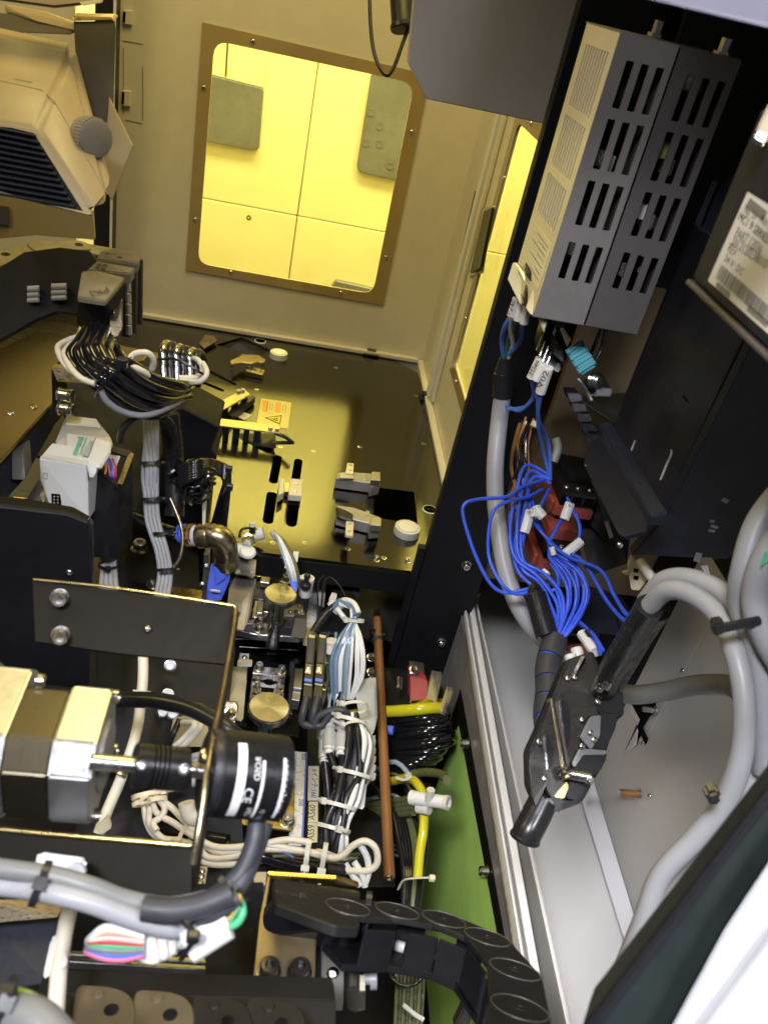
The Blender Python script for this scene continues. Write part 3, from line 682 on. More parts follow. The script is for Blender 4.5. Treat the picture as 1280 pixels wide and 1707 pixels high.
# ---- large drive: front box and its recess
dr = T('large_drive', 'big dark navy drive housing with faint white print filling the right of the cabinet', 'drive unit')
yd = .62
a_, b_ = hit(1112, 857, Yp(yd)), hit(1258, 562, Yp(yd))
x0d = a_.x
pr('front_face', [(1258, 562), (1400, 600), (1400, 760), (1212, 932), (1052, 926), (1112, 857)], Yp(yd), .012, 'navy_black', dr, bevel=.001)
bx('inner_wall', (x0d+.002, yd+.013, .37), (x0d+.008, yd+.18, .60), 'black_metal', dr, bevel=.001)
pr('recess_panel', [(1078, 652), (1130, 556), (1270, 540), (1120, 880), (1085, 860)], Yp(yd+.14), .006, 'dark_housing', dr, bevel=.001)
pr('recess_base', [(960, 662), (1075, 650), (1190, 700), (1110, 852), (1020, 702)], Zp(.372), .004, 'black_metal', dr, bevel=.001)
pr('front_lip', [(1084, 860), (1112, 853), (1112, 860), (1086, 864)], Yp(yd-.002), .002, 'sheath_blackgrey', dr)
bars('print_mark', [((1203, 832), (1213, 837), .004), ((1183, 868), (1190, 870), .0025), ((1184, 876), (1196, 880), .003), ((1180, 884), (1191, 886), .003)], Yp(yd), 'cable_grey', dr, .003, .0004)
pr('white_sticker', [(1160, 921), (1170, 923), (1166, 938), (1155, 935)], Yp(yd-.0006), .0004, 'cable_grey', dr, bevel=0)
tu('groove', [(1152, 582, .78), (1200, 632, .74), (1196, 650, .74)], .0012, 'hole_black', dr, 6)
tu('groove', [(1138, 660, .77), (1172, 695, .74), (1180, 690, .73)], .0012, 'hole_black', dr, 6)
for q in ((1102, 703), (1108, 832)): sc_((q[0], q[1]), Zp(.376), .004, dr, 'button')
for q in ((1118, 675), (1130, 675), (1144, 677)):
    la('terminal_ring', hit(*q, Zp(.385)), V((0, -.3, 1)), [(0, .006), (.003, .006), (.003, .003), (.001, 0)], 'black_metal', dr, 14)
tu('wire_edge', [(1058, 735, .80), (1052, 750, .78)], .001, 'cable_grey', dr, 6)
tu('wire_edge', [(1118, 750, .76), (1118, 758, .76), (1110, 776, .745), (1100, 800, .74)], .001, 'cable_grey', dr, 6)
# ---- label unit
lu = T('labelled_unit', 'dark unit in the upper right with a white barcode label on its side', 'drive unit')
lpl = Xp(D(1180, 468, .5).x)
lx = lpl[0].x
c0 = hit(1163, 462, lpl); c1 = hit(1250, 245, lpl)
bx('housing', (lx, .20, c0.z-.004), (lx+.25, c0.y+.008, c1.z+.02), 'dark_housing', lu, bevel=.002)
bx('bottom_edge', (lx-.002, .20, c0.z-.008), (lx+.25, c0.y+.010, c0.z-.0045), 'dark_grey_metal', lu, bevel=.001)
lab = pr('barcode_label', [(1245, 320), (1179, 468), (1279, 556), (1420, 680), (1500, 480)], off(lpl, .0006), .0005, 'label_white', lu, bevel=0)
lq = off(lpl, .0007)
def lerp(a, b, t): return (a[0]+(b[0]-a[0])*t, a[1]+(b[1]-a[1])*t)
u0, u1, v1 = (1245, 320), (1179, 468), (1279, 556)
uv = lambda s, t: (u0[0]+(u1[0]-u0[0])*s+(v1[0]-u1[0])*t, u0[1]+(u1[1]-u0[1])*s+(v1[1]-u1[1])*t)
bars('lettering', [(uv(.08, .06), uv(.07, .34), .005), (uv(.965, .12), uv(.965, .34), .003), (uv(.93, .62), uv(.93, .95), .003)], lq, 'ink_grey', lab, .004)
tx('No. 51  PW 200', uv(.19, .05), uv(.15, .55), lq, 'ink_grey', lab, h=.0045)
tx('MC1 9 SERIES 10', uv(.29, .03), uv(.28, .62), lq, 'ink', lab, h=.0045)
tx('PART 12036', uv(.45, .08), uv(.42, .48), lq, 'ink_grey', lab, h=.0055)
tx('SN 2120238010', uv(.54, .08), uv(.50, .62), lq, 'ink_grey', lab, h=.005)
tx('REV', uv(.62, .07), uv(.62, .19), lq, 'ink_grey', lab, h=.005)
tx('24 V  DC', uv(.72, .08), uv(.72, .38), lq, 'ink_grey', lab, h=.004)
sg = []; x = .08; random.seed(4)
while x < 1.1:
    wv = random.choice([.008, .012, .02]); sg.append((uv(.77, x), uv(.92, x), wv*.09)); x += wv+random.choice([.008, .012])
bars('barcode', sg, lq, 'ink_grey', lab, .001)
tr = T('terminal_cover', 'beige terminal cover with a bright metal end at the top right edge', 'cover')
hu('cover', [(1282, 165, .45), (1262, 205, .45), (1254, 225, .45), (1300, 250, .45), (1320, 180, .45)], 'cream_plastic', tr, ext=V((.02, .02, 0)), bevel=.002)
hu('metal_end', [(1256, 226, .445), (1275, 236, .445), (1280, 222, .445), (1262, 214, .445)], 'nickel', tr, ext=V((0, 0, -.004)))
# ---- tray: ledge, floor, wall
lp = Zp(-.05)
bx('machine_floor', (-1.2, .1, -.62), (1.4, 2.2, -.60), 'black_metal', kind='structure', bevel=0)
ld = T('side_ledge', 'white painted double rail ledge running along the top of the lower side wall', 'ledge')
def led(name, x0, x1, z, t, m, b=.0012):
    sl = .0235; A = lambda x, y: V((x-sl*(.99-y), y, z))
    mk(name, prism_bm([A(x0, .99), A(x1, .99), A(x1, .1), A(x0, .1)], V((0, 0, 1)), t, bevel=b), m, ld)
led('ledge_plate', .331, .3545, -.056, .004, 'alu')
led('inner_rail', .3345, .3375, -.045, .012, 'white_paint')
led('dark_seal', .3385, .3415, -.050, .006, 'alu_matte')
led('outer_rail', .3430, .3520, -.047, .010, 'white_paint')
pr('end_bracket', [(780, 968), (800, 958), (803, 975), (800, 990), (790, 986), (778, 984)], Zp(-.044), .01, 'alu', ld, bevel=.001)
# lower side wall with yellow-green window
lw = Xp(.33)
GW = [V((.33, .20, -.110)), V((.33, .832, -.140)), V((.33, .832, -.44)), V((.33, .20, -.44))]
pr('lower_side_wall', [V((.33, .10, -.056)), V((.33, .965, -.056)), V((.33, .965, -.20)), V((.33, .855, -.30)), V((.33, .845, -.47)), V((.33, .10, -.47))], lw, .004, 'alu_matte', kind='structure', holes=[GW], hr=.01, bevel=0)
gw = T('green_window', 'yellow green tinted plastic window in the lower side wall', 'window')
pr('frame', [V((.3285, .12, -.098)), V((.3285, .865, -.108)), V((.3285, .838, -.465)), V((.3285, .12, -.465))], Xp(.3285), .0012, 'brown_metal', gw, holes=[[V((.3285, .19, -.108)), V((.3285, .828, -.138)), V((.3285, .828, -.445)), V((.3285, .19, -.445))]], hr=.01, bevel=0)
pr('pane', [V((.3305, .198, -.105)), V((.3305, .834, -.135)), V((.3305, .834, -.445)), V((.3305, .198, -.445))], Xp(.3305), .003, 'green_glass', gw, bevel=0)
bx('outer_floor', (.336, .1, -.50), (.40, 1.0, -.49), 'green_glass_back', kind='structure', bevel=0)
for q in ((779, 1240), (748, 1230), (812, 1453), (747, 1108), (735, 1165)): sc_(q, Xp(.3272), .006, gw if q[1] > 1200 else None, 'washer') if q[1] > 1200 else None
# tray
pr('tray_floor', [V((.366, .08, -.30)), V((.605, .08, -.30)), V((.605, .890, -.30)), V((.60, 1.40, -.30)), V((.366, 1.40, -.30))], Zp(-.30), .003, 'tray_paint', kind='structure', bevel=0)
bx('tray_inner_wall', (.362, .08, -.30), (.3655, 1.39, -.064), 'tray_paint', kind='structure', bevel=0)
NT = [P(q, Xp(.605)) for q in ((1062, 1183), (1048, 1200), (1073, 1243), (1067, 1225), (1055, 1203), (1085, 1190))]
bx('tray_side_wall', (.605, .05, -.30), (.61, .893, 1.0), 'tray_paint', kind='structure', bevel=.0)
pr('tray_flange', [(955, 1288), (985, 1288), (1067, 1560), (1110, 1700), (1080, 1707), (1040, 1565)], Zp(-.294), .004, 'white_paint', kind='structure', bevel=.001)
cp_ = T('tray_cutout_cover', 'folded sheet metal cover with zigzag edge and a dark gap on the tray wall', 'cover')
pr('sheet', [(1088, 1165), (1040, 1255), (1058, 1243), (1062, 1205), (1052, 1190), (1050, 1160)], Xp(.601), .002, 'white_paint', cp_, bevel=0)
pr('gap', [(1095, 1160), (1050, 1170), (1066, 1200), (1061, 1212), (1075, 1241), (1079, 1232), (1070, 1212), (1090, 1180)], Xp(.600), .001, 'hole_black', cp_, bevel=0)
tu('weld_seam', [(1182, 1040, 0), (1071, 1240, 0)], .0015, 'white_paint', cp_, 6) if False else bars('fold_line', [((1184, 1035), (1071, 1240))], Xp(.604), 'white_plastic', cp_, .002, .0008)
for q, r in (((1071, 1239), .004), ((1137, 1118), .004), ((1082, 1327), .004)): sc_(q, Xp(.604), r, cp_, 'button')
so = T('brass_standoff', 'brown standoff pin sticking out of the pale tray wall', 'standoff')
a_ = hit(1034, 1321, Xp(.575)); cy('pin', a_+V((.029, 0, 0)), a_, .0055, 'copper', so); cy('tip', a_+V((-.0002, 0, 0)), a_-V((.003, 0, 0)), .0045, 'steel', so)
cy('collar', a_+V((.029, 0, 0)), a_+V((.0275, 0, 0)), .008, 'steel', so)
so = T('steel_standoff', 'short bright standoff pin beside the dark gap of the tray wall', 'standoff')
a_ = hit(1071, 1182, Xp(.58)); cy('pin', a_+V((.02, 0, 0)), a_, .004, 'steel', so); cy('collar', a_+V((.02, 0, 0)), a_+V((.018, 0, 0)), .0065, 'steel', so)
bx('tray_light_baffle', (.347, 1.021, -.012), (.62, 1.41, -.002), 'matte_black', kind='structure', bevel=0)  # black plate added to keep the side lamp's yellow light off the tray
bx('tray_side_baffle', (.612, .895, -.30), (.618, 1.41, 1.2), 'matte_black', kind='structure', bevel=0)  # black wall added to block the same light leak from the side
# ---- contactors
def contactor(label, o, w_, h_, d0, dep, tint='red_plastic'):
    r = T('contactor', label, 'contactor', 'red based contactors stacked in the cabinet')
    X_, Yv, Z_ = V((.96, .20, -.12)).normalized(), V((-.2, .97, 0)).normalized(), None
    Z_ = X_.cross(Yv).normalized(); Yv = Z_.cross(X_).normalized(); c = D(*o, d0)
    q = lambda x, y, z: c+X_*x*w_+Yv*y*dep+Z_*z*h_
    ob('base', q(0, .15, -.42), X_, Yv, Z_, (w_, dep, h_*.34), tint, r, bevel=.0015, seg=2)
    ob('body', q(.04, .18, .02), X_, Yv, Z_, (w_*.86, dep*.86, h_*.5), 'black_plastic', r, bevel=.002, seg=2)
    ob('head', q(.08, .25, .40), X_, Yv, Z_, (w_*.62, dep*.62, h_*.24), 'black_plastic', r, bevel=.002, seg=2)
    for k in (-.25, .15):
        s = q(k, -.28, -.02); sc_(s, (s, -Yv), .0035, r, 'flat')
    for k in (-.35, -.05, .28):
        ob('terminal_slot', q(k, -.357, -.42), X_, Yv, Z_, (w_*.14, .003, h_*.16), 'hole_black', r, bevel=0)
    ob('tab', q(.56, -.2, -.42), X_, Yv, Z_, (.008, .010, .008), tint, r)
    return r
GC = 'red based contactors stacked in the cabinet'
def contact(label, pa, pb, y, dep, hb, hbody, lid=False):
    c_ = T('contactor', label, 'contactor', GC); A, B = hit(*pa, Yp(y)), hit(*pb, Yp(y)); z = (A.z+B.z)/2; w_ = B.x-A.x
    bx('base', (A.x, y, z), (B.x, y+dep, z+hb), 'red_plastic', c_, bevel=.0015, seg=2)
    bx('side_rib', (A.x-.005, y+.006, z+.002), (A.x-.0003, y+dep-.006, z+hb*1.25), 'red_plastic', c_, bevel=.001)
    bx('body', (A.x+.005, y+.003, z+hb+.0003), (B.x-.002, y+dep-.004, z+hb+hbody), 'black_plastic', c_, bevel=.0015, seg=2)
    zt_ = z+hb+hbody
    bx('head', (A.x+.010, y+.024, zt_+.0003), (B.x-.008, y+dep-.010, zt_+.016), 'red_plastic' if lid else 'black_anodized', c_, bevel=.0015, seg=2)
    for k in (.2, .5, .8):
        xx = A.x+w_*k; bx('terminal_slot', (xx-.006, y+.0024, z+hb+.003), (xx+.006, y+.0029, z+hb+hbody*.7), 'hole_black', c_, bevel=0)
        sc_(V((xx, y+.012, zt_)), Zp(zt_), .0036, c_, 'button')
        bx('notch', (xx-.004, y-.0006, z+hb*.25), (xx+.004, y-.0001, z+hb*.7), 'dull_red', c_, bevel=0)
    return c_
contact('uppermost red and black contactor with a blue wire on its terminal', (920, 860), (984, 868), .84, .075, .014, .022)
contact('second contactor with a red lid on top, below the uppermost one', (893, 948), (960, 958), .80, .07, .014, .016, True)
contact('lowest contactor, red base under black body behind the white wire markers', (930, 1090), (978, 1096), .74, .05, .016, .018)
bb = T('black_relay_box', 'plain dark box on the cabinet floor behind the lowest contactor', 'box')
hu('housing', [(978, 990, 1.06), (1010, 988, 1.06), (1030, 1035, 1.03), (1035, 1060, 1.03), (960, 1052, 1.0), (952, 1030, 1.0)], 'navy_black', bb, ext=V((0, .05, -.03)))
hu('end_cap', [(1010, 988, 1.055), (1035, 994, 1.055), (1060, 1030, 1.03), (1060, 1060, 1.02), (1036, 1060, 1.025), (1030, 1035, 1.025)], 'black_plastic', bb, ext=V((0, .05, -.03)))
pr('small_label', [(1007, 870), (1013, 868), (1022, 895), (1016, 898)], Fp(1015, 885, .95), .001, 'cable_grey', None, label='tiny grey sticker on black box edge right of the contactors', cat='sticker', bevel=0)
bbk = T('black_relay_block', 'large black block behind the contactors reaching under the breaker cover', 'relay block')
hu('housing', [(955, 690, 1.12), (1000, 780, 1.10), (1045, 940, 1.05), (985, 960, 1.06), (960, 870, 1.08), (915, 700, 1.14)], 'matte_black', bbk, ext=V((.03, .08, 0)))
hu('step', [(930, 760, 1.08), (965, 770, 1.08), (1000, 850, 1.06), (1010, 905, 1.05), (970, 860, 1.06), (925, 800, 1.08)], 'black_plastic', bbk, ext=V((.01, .05, 0)))
dbk = T('side_harness', 'dark tangle of thin wires along the black post left of the contactors', 'wire harness')
random.seed(3)
for k in range(9):
    x = 862+random.uniform(-6, 22); pts = [(x+8, 700+random.uniform(-10, 10), 1.06)]
    for y in (740, 780, 820, 870, 930): pts.append((x+random.uniform(-9, 9)-(y-740)*.07, y, 1.06+random.uniform(-.01, .01)))
    tu('wire', pts, random.uniform(.0012, .0025), random.choice(['tube_olive', 'rubber_black', 'copper', 'rubber_black', 'sheath_blackgrey', 'brass_old']), dbk, 6, 4)
cy('cord_end', (893, 703, 1.04), (889, 712, 1.04), .005, 'ivory_plastic', dbk)
tu('spiral_sleeve', [(925, 730, 1.02), (929, 748, 1.02), (922, 770, 1.02)], .0055, 'cable_midgrey', dbk)
# ---- blue wires
bw = T('blue_wire_bundle', 'sheaf of thin bright blue wires curving down into the black spiral sleeve', 'wire bundle')
paths = [
 [(915, 792, 1.0), (880, 775, 1.0), (865, 800, .98), (850, 880, .96), (858, 930, .95), (895, 960, .94), (925, 1000, .92), (930, 1030, .91), (922, 1065, .9)],
 [(915, 800, 1.0), (885, 785, 1.0), (872, 810, .98), (862, 870, .96), (866, 930, .95), (905, 955, .94), (935, 990, .92), (938, 1030, .91), (927, 1068, .9)],
 [(918, 806, 1.0), (890, 795, 1.0), (878, 830, .98), (868, 890, .96), (875, 940, .95), (915, 962, .94), (932, 1000, .92), (934, 1035, .91), (924, 1066, .9)],
 [(915, 795, 1.0), (884, 800, 1.0), (874, 850, .98), (858, 900, .96), (870, 948, .95), (900, 972, .94), (918, 1010, .92), (928, 1040, .91), (925, 1068, .9)],
 [(860, 850, .98), (850, 860, .97), (853, 910, .96), (862, 950, .95), (885, 975, .94)],
 [(880, 830, .99), (890, 870, .97), (912, 900, .95), (920, 930, .94), (945, 960, .93), (950, 1000, .92), (940, 1030, .91), (926, 1066, .9)],
 [(885, 830, .99), (900, 880, .97), (915, 905, .95), (918, 935, .94), (955, 950, .93), (962, 1000, .92), (945, 1040, .91), (930, 1068, .9)],
 [(918, 920, .94), (945, 938, .93), (968, 960, .925), (972, 1000, .92), (955, 1035, .91), (931, 1070, .9)],
 [(919, 928, .94), (950, 940, .93), (976, 975, .92), (974, 1010, .915), (958, 1040, .905), (933, 1070, .9)],
 [(917, 925, .94), (940, 945, .93), (958, 975, .92), (958, 1010, .915), (943, 1045, .905), (928, 1070, .9)],
 [(920, 922, .94), (938, 930, .93), (962, 945, .925), (980, 985, .92), (970, 1020, .915), (950, 1045, .905), (932, 1070, .9)],
 [(916, 930, .94), (930, 950, .93), (945, 980, .92), (945, 1015, .915), (935, 1045, .905), (924, 1070, .9)],
 [(870, 910, .96), (876, 880, .96), (890, 860, .96), (905, 835, .98), (915, 815, 1.0)],
 [(914, 905, .94), (925, 885, .95), (935, 868, .96), (945, 862, .97), (948, 855, .97)],
 [(945, 830, .97), (952, 845, .96), (964, 870, .95), (966, 890, .945), (962, 905, .94)],
 [(955, 1028, .92), (975, 1045, .9), (990, 1060, .88), (1005, 1085, .86)],
 [(958, 1034, .92), (980, 1052, .9), (994, 1070, .88), (1000, 1090, .86)],
 [(915, 905, .94), (950, 930, .92), (1000, 950, .88), (1022, 990, .85), (1040, 1020, .8), (1052, 1030, .78)],
 [(900, 885, .95), (930, 915, .94), (970, 935, .92), (1010, 1000, .86), (1035, 1030, .8), (1046, 1034, .78)],
 [(918, 940, .94), (928, 955, .93), (930, 975, .93), (918, 985, .93), (912, 975, .94)],
 [(908, 800, 1.0), (870, 812, .97), (845, 828, .95), (800, 832, .94), (775, 840, .93), (772, 862, .93), (790, 920, .93), (815, 970, .93), (840, 988, .93), (870, 984, .93), (895, 978, .93)],
 [(905, 815, 1.0), (880, 828, .97), (850, 835, .95), (825, 848, .94), (815, 880, .94), (815, 930, .94), (835, 972, .93), (860, 990, .93), (890, 984, .93)],
]
random.seed(9)
for q in paths: tu('wire', [D(*a) for a in q], .0021, 'cable_blue', bw, 8)
for a, b in (((950, 838, .955), (940, 866, .955)), ((968, 902, .94), (940, 925, .935)), ((893, 845, .955), (899, 862, .95)), ((897, 852, .95), (905, 862, .95)), ((884, 850, .955), (874, 888, .955)), ((919, 912, .93), (923, 925, .93)), ((912, 952, .96), (903, 962, .96)),
             ((884, 848, .95), (890, 860, .95)), ((968, 1055, .9), (990, 1086, .88)), ((982, 1068, .9), (994, 1088, .88))):
    mk_ = cy('wire_marker', a, b, .0056 if a[0] != 919 else .003, 'white_plastic', bw, 12)
    A_ = D(*a); d_ = (CAM-A_).normalized()
    if a[0] in (950, 884, 893): tx('67', (a[0]-3, a[1]+8), (a[0]+5, a[1]+8), (A_+d_*.0058, d_), 'ink', mk_, h=.006)
tie((987, 1062, .895), D(1000, 1080, .87)-D(975, 1045, .9), .006, m='rubber_black', p=bw, tail=.006)
for a, b in (((960, 1080, .86), (970, 1120, .85)), ((950, 1092, .85), (958, 1125, .84))):
    m_ = T('white_wire_marker', 'white printed sleeve %s in front of the lowest contactor' % ('leaning right' if a[0] == 960 else 'nearest the sleeve end'), 'marker', 'white sleeves at the connector')
    cy('sleeve', a, b, .0062, 'white_plastic', m_, 14)
    A_ = D(*a); d_ = (CAM-A_).normalized(); tx('L3' if a[0] < 955 else 'S1', (a[0]+1, a[1]+22), (a[0]+11, a[1]+20), (A_+d_*.0064, d_), 'ink', m_, h=.006)
ss = T('spiral_sleeve', 'black spiral wrapped sleeve with blue wires showing between its turns', 'sleeve')
tu('core', [(925, 1064, .90), (912, 1110, .88), (914, 1150, .86), (910, 1190, .84), (915, 1230, .82)], .0115, 'cable_blue', ss, 14)
for (t0_, t1_) in ((0, .17), (.19, .39), (.405, .59), (.61, .8), (.82, 1)):
    def pp(t):
        k = [D(925, 1064, .90), D(912, 1110, .88), D(914, 1150, .86), D(910, 1190, .84), D(915, 1230, .82)]; x = min(3.999, t*4); i = int(x); return k[i].lerp(k[i+1], x-i)
    tu('wrap', [pp(t0_), pp((t0_+t1_)/2), pp(t1_)], .0135, 'sheath_blackgrey', ss, 16)
tu('branch', [(891, 975, .93), (893, 1000, .92), (903, 1035, .905), (914, 1062, .895)], [.006]+[.009]*30, 'rubber_black', ss, 14, 10) if False else cy('branch', (892, 990, .92), (912, 1062, .9), .0115, 'rubber_black', ss, r2=.0125)
la('branch_tip', D(889, 972, .925), D(893, 992, .92)-D(889, 972, .925), [(0, .003), (.004, .007), (.014, .0105), (.016, .0112)], 'pu_black', ss)
# ---- nickel connectors dangling
nc = T('metal_connector_pair', 'two bolted nickel plated connector hoods hanging side by side from black cables', 'connector')
vec = lambda a, b: D(*b)-D(*a)
npl = P3((950, 1100, .755), (1000, 1180, .745), (925, 1330, .715))
def npr(name, pts, h, t, m, **k): return pr(name, pts, off(npl, h), t, m, nc, seg=2, **k)
npr('core_body', [(948, 1098), (990, 1084), (1010, 1138), (1040, 1150), (1042, 1192), (1030, 1200), (1012, 1252), (1008, 1275), (994, 1296), (972, 1338), (930, 1354), (900, 1346), (884, 1310), (882, 1252), (902, 1208), (922, 1158)], -.004, .022, 'black_plastic', bevel=.003, r=.004)
npr('hood', [(950, 1100), (984, 1087), (992, 1110), (1001, 1146), (998, 1190), (972, 1225), (960, 1262), (947, 1302), (932, 1326), (925, 1300), (926, 1180), (938, 1130)], 0, .012, 'hood_metal', bevel=.0014, r=.002)
npr('hood', [(919, 1165), (926, 1172), (942, 1280), (938, 1312), (921, 1332), (912, 1318), (898, 1250), (906, 1205)], .009, .013, 'hood_metal', bevel=.0014, r=.002)
npr('shell_rib', [(917, 1163), (920, 1164), (942, 1284), (939, 1290), (937, 1289)], .0100, .012, 'brass_old', bevel=.0006)
npr('shell_rib', [(925, 1168), (929, 1172), (949, 1272), (945, 1280)], .0095, .012, 'dark_grey_metal', bevel=.0006)
npr('recess', [(933, 1170), (943, 1166), (950, 1190), (951, 1230), (946, 1245), (940, 1236)], .0012, .001, 'black_plastic', bevel=.0004, r=.002)
npr('recess_rim', [(930, 1168), (934, 1166), (942, 1238), (939, 1240)], .0016, .001, 'steel', bevel=.0003)
npr('recess', [(908, 1232), (913, 1222), (921, 1245), (922, 1275), (916, 1284), (910, 1268)], .0102, .001, 'black_plastic', bevel=.0004, r=.002)
npr('recess_rim', [(905, 1228), (909, 1224), (913, 1282), (910, 1284)], .0108, .001, 'steel', bevel=.0003)
npr('latch_plate', [(883, 1255), (890, 1248), (904, 1254), (911, 1282), (914, 1302), (893, 1345), (888, 1330), (882, 1278)], .017, .005, 'hood_metal', bevel=.0012, r=.002)
for k in range(7): bars('groove', [((885+k*3, 1274+k), (890+k*3, 1330-k*4))], off(npl, .0172), 'hole_black', nc, .0006)
npr('boot_block', [(998, 1148), (1010, 1141), (1034, 1150), (1040, 1184), (1034, 1194), (1003, 1192), (996, 1175)], .006, .020, 'black_plastic', bevel=.0025, r=.003)
npr('upper_block', [(985, 1192), (1008, 1190), (1030, 1196), (1026, 1215), (1010, 1250), (990, 1248), (968, 1228)], .008, .018, 'black_plastic', bevel=.002, r=.002)
npr('block_face', [(984, 1194), (1002, 1192), (1000, 1226), (985, 1250), (966, 1228)], .0095, .003, 'satin_steel', bevel=.001)
npr('lower_block', [(966, 1248), (1012, 1252), (1010, 1268), (994, 1292), (958, 1284), (955, 1272)], .010, .016, 'black_plastic', bevel=.002, r=.002)
npr('lower_face', [(966, 1247), (1012, 1251), (1010, 1258), (972, 1258), (958, 1280), (953, 1272)], .012, .003, 'satin_steel', bevel=.001)
npr('end_block', [(948, 1302), (980, 1304), (965, 1334), (944, 1330)], .010, .014, 'black_plastic', bevel=.001)
npr('foot_block', [(898, 1338), (922, 1328), (942, 1334), (934, 1354), (904, 1350)], .012, .014, 'black_metal', bevel=.0015, r=.002)
npr('foot_face', [(896, 1336), (916, 1330), (924, 1340), (902, 1345)], .0135, .002, 'gunmetal', bevel=.0005)
npr('brass_wedge', [(923, 1328), (944, 1302), (948, 1312), (940, 1332)], .0115, .006, 'brass', bevel=.0008)
for a, b, r in (((940, 1288, .706), (984, 1296, .702), .0048), ((986, 1296, .702), (978, 1304, .700), .004)): cy('thumb_screw', a, b, r, 'steel', nc, 18)
la('thumb_screw', D(936, 1278, .706), D(945, 1296, .702)-D(936, 1278, .706), [(0, .003), (.002, .0055), (.004, .004), (.006, .0056), (.008, .0042), (.010, .005), (.011, 0)], 'steel', nc)
for q, h_ in (((958, 1130), .001), ((946, 1131), .001), ((970, 1200), .001), ((898, 1237), .0175), ((990, 1233), .010), ((984, 1222), .010), ((970, 1244), .012), ((907, 1298), .0175), ((996, 1170), .0065), ((1008, 1152), .0065)):
    sc_(q, off(npl, h_), .0030, nc, 'button', 'steel')
tu('braid', [(955, 1130, .752), (963, 1112, .752), (972, 1096, .755)], .003, 'steel', nc, 7)
for pts, r in (([(905, 1335, .71), (893, 1360, .705), (880, 1385, .70), (874, 1398, .70)], .0125), ([(1005, 1150, .745), (1020, 1115, .72), (1050, 1065, .68), (1083, 1010, .64)], .0108), ([(1020, 1140, .76), (1040, 1105, .74), (1066, 1060, .70), (1096, 1015, .66)], .0108)):
    tu('black_boot', pts, r, 'rubber_black', nc, 18)
cy('boot_cap', (876, 1393, .70), (873, 1401, .70), .0132, 'black_plastic', nc)
for pts in ([(997, 1150, .73), (1000, 1144, .728)], [(1008, 1148, .72), (1014, 1136, .718)]): cy('clamp_pin', pts[0], pts[1], .0035, 'steel', nc)
# ---- grey cable loop
gl = T('grey_cable_loop', 'thick pale grey cables looping down from the black boots, strapped together', 'cable')
tu('cable', [(1083, 1010, .64), (1110, 985, .62), (1150, 990, .60), (1195, 1025, .58), (1225, 1090, .56), (1240, 1170, .55), (1235, 1260, .55), (1205, 1340, .56), (1160, 1395, .57), (1100, 1460, .58), (1070, 1540, .58), (1030, 1640, .58)], .0073, 'cable_lightgrey', gl, 18)
tu('cable', [(1076, 1002, .66), (1105, 968, .64), (1150, 964, .62), (1205, 990, .60), (1240, 1050, .58), (1260, 1130, .57), (1265, 1230, .57), (1240, 1330, .57), (1195, 1400, .58), (1130, 1470, .60), (1085, 1550, .60)], .0073, 'cable_lightgrey', gl, 18)
tu('cable', [(1320, 800, .55), (1265, 870, .55), (1240, 950, .55), (1235, 1010, .56), (1262, 1080, .56), (1275, 1180, .56), (1275, 1290, .56)], .0088, 'cable_lightgrey', gl, 16)
tu('cable', [(1330, 860, .53), (1275, 930, .53), (1258, 1000, .54), (1275, 1060, .54), (1310, 1120, .54)], .0088, 'cable_lightgrey', gl, 16)
a_ = D(1215, 1045, .565)
hu('cable_tie', [(1206, 1042, .535), (1268, 1030, .53), (1270, 1042, .53), (1208, 1056, .535)], 'rubber_black', gl, ext=V((0, .003, 0)), bevel=.0006)
hu('tie_head', [(1188, 1042, .538), (1208, 1038, .535), (1211, 1056, .535), (1191, 1063, .538)], 'rubber_black', gl, ext=V((0, .008, 0)), bevel=.001)
hu('tie_knob', [(1178, 1325, .53), (1198, 1318, .53), (1206, 1335, .53), (1195, 1348, .53), (1178, 1342, .53)], 'rubber_black', gl, ext=V((0, .01, 0)), bevel=.002)
pr('green_tape', [(1275, 920), (1285, 915), (1285, 930), (1268, 945)], Fp(1275, 930, .52), .001, 'wire_green', None, label='bright green tape scrap on pale cable at the right edge', cat='tape', bevel=0)
hc = T('horizontal_cable', 'mid grey cable running level behind the cable loop to the connector', 'cable')
tu('cable', [(1020, 1152, .86), (1060, 1158, .85), (1110, 1152, .83), (1160, 1142, .80), (1215, 1143, .76), (1240, 1160, .72)], .0098, 'cable_midgrey', hc, 16)
# ---- cream cable clip
cc = T('cream_cable_clip', 'cream plastic cable clip with white tie under the large drive', 'clip')
hu('body', [(1046, 945, .85), (1052, 928, .85), (1068, 945, .85), (1082, 962, .85), (1066, 985, .85), (1052, 984, .85)], 'ivory_plastic', cc, ext=V((.001, .006, 0)), bevel=.001)
for q in ((1060, 951, .848), (1060, 963, .848)): hu('slot', [(q[0]-4, q[1]-3, q[2]), (q[0]+4, q[1]-2, q[2]), (q[0]+3, q[1]+4, q[2]), (q[0]-4, q[1]+3, q[2])], 'hole_black', cc, ext=V((0, .001, 0)), bevel=0)
hu('fin', [(1037, 955, .85), (1048, 952, .85), (1046, 960, .85)], 'ivory_plastic', cc, ext=V((0, .003, 0)), bevel=0)
tu('strap', [(1066, 935, .84), (1080, 955, .83), (1098, 978, .82)], .005, 'offwhite_plastic', cc, 10)
hu('tag', [(1168, 945, .78), (1180, 944, .78), (1184, 962, .78), (1176, 958, .78)], 'offwhite_plastic', cc, ext=V((0, .002, 0)), bevel=0)
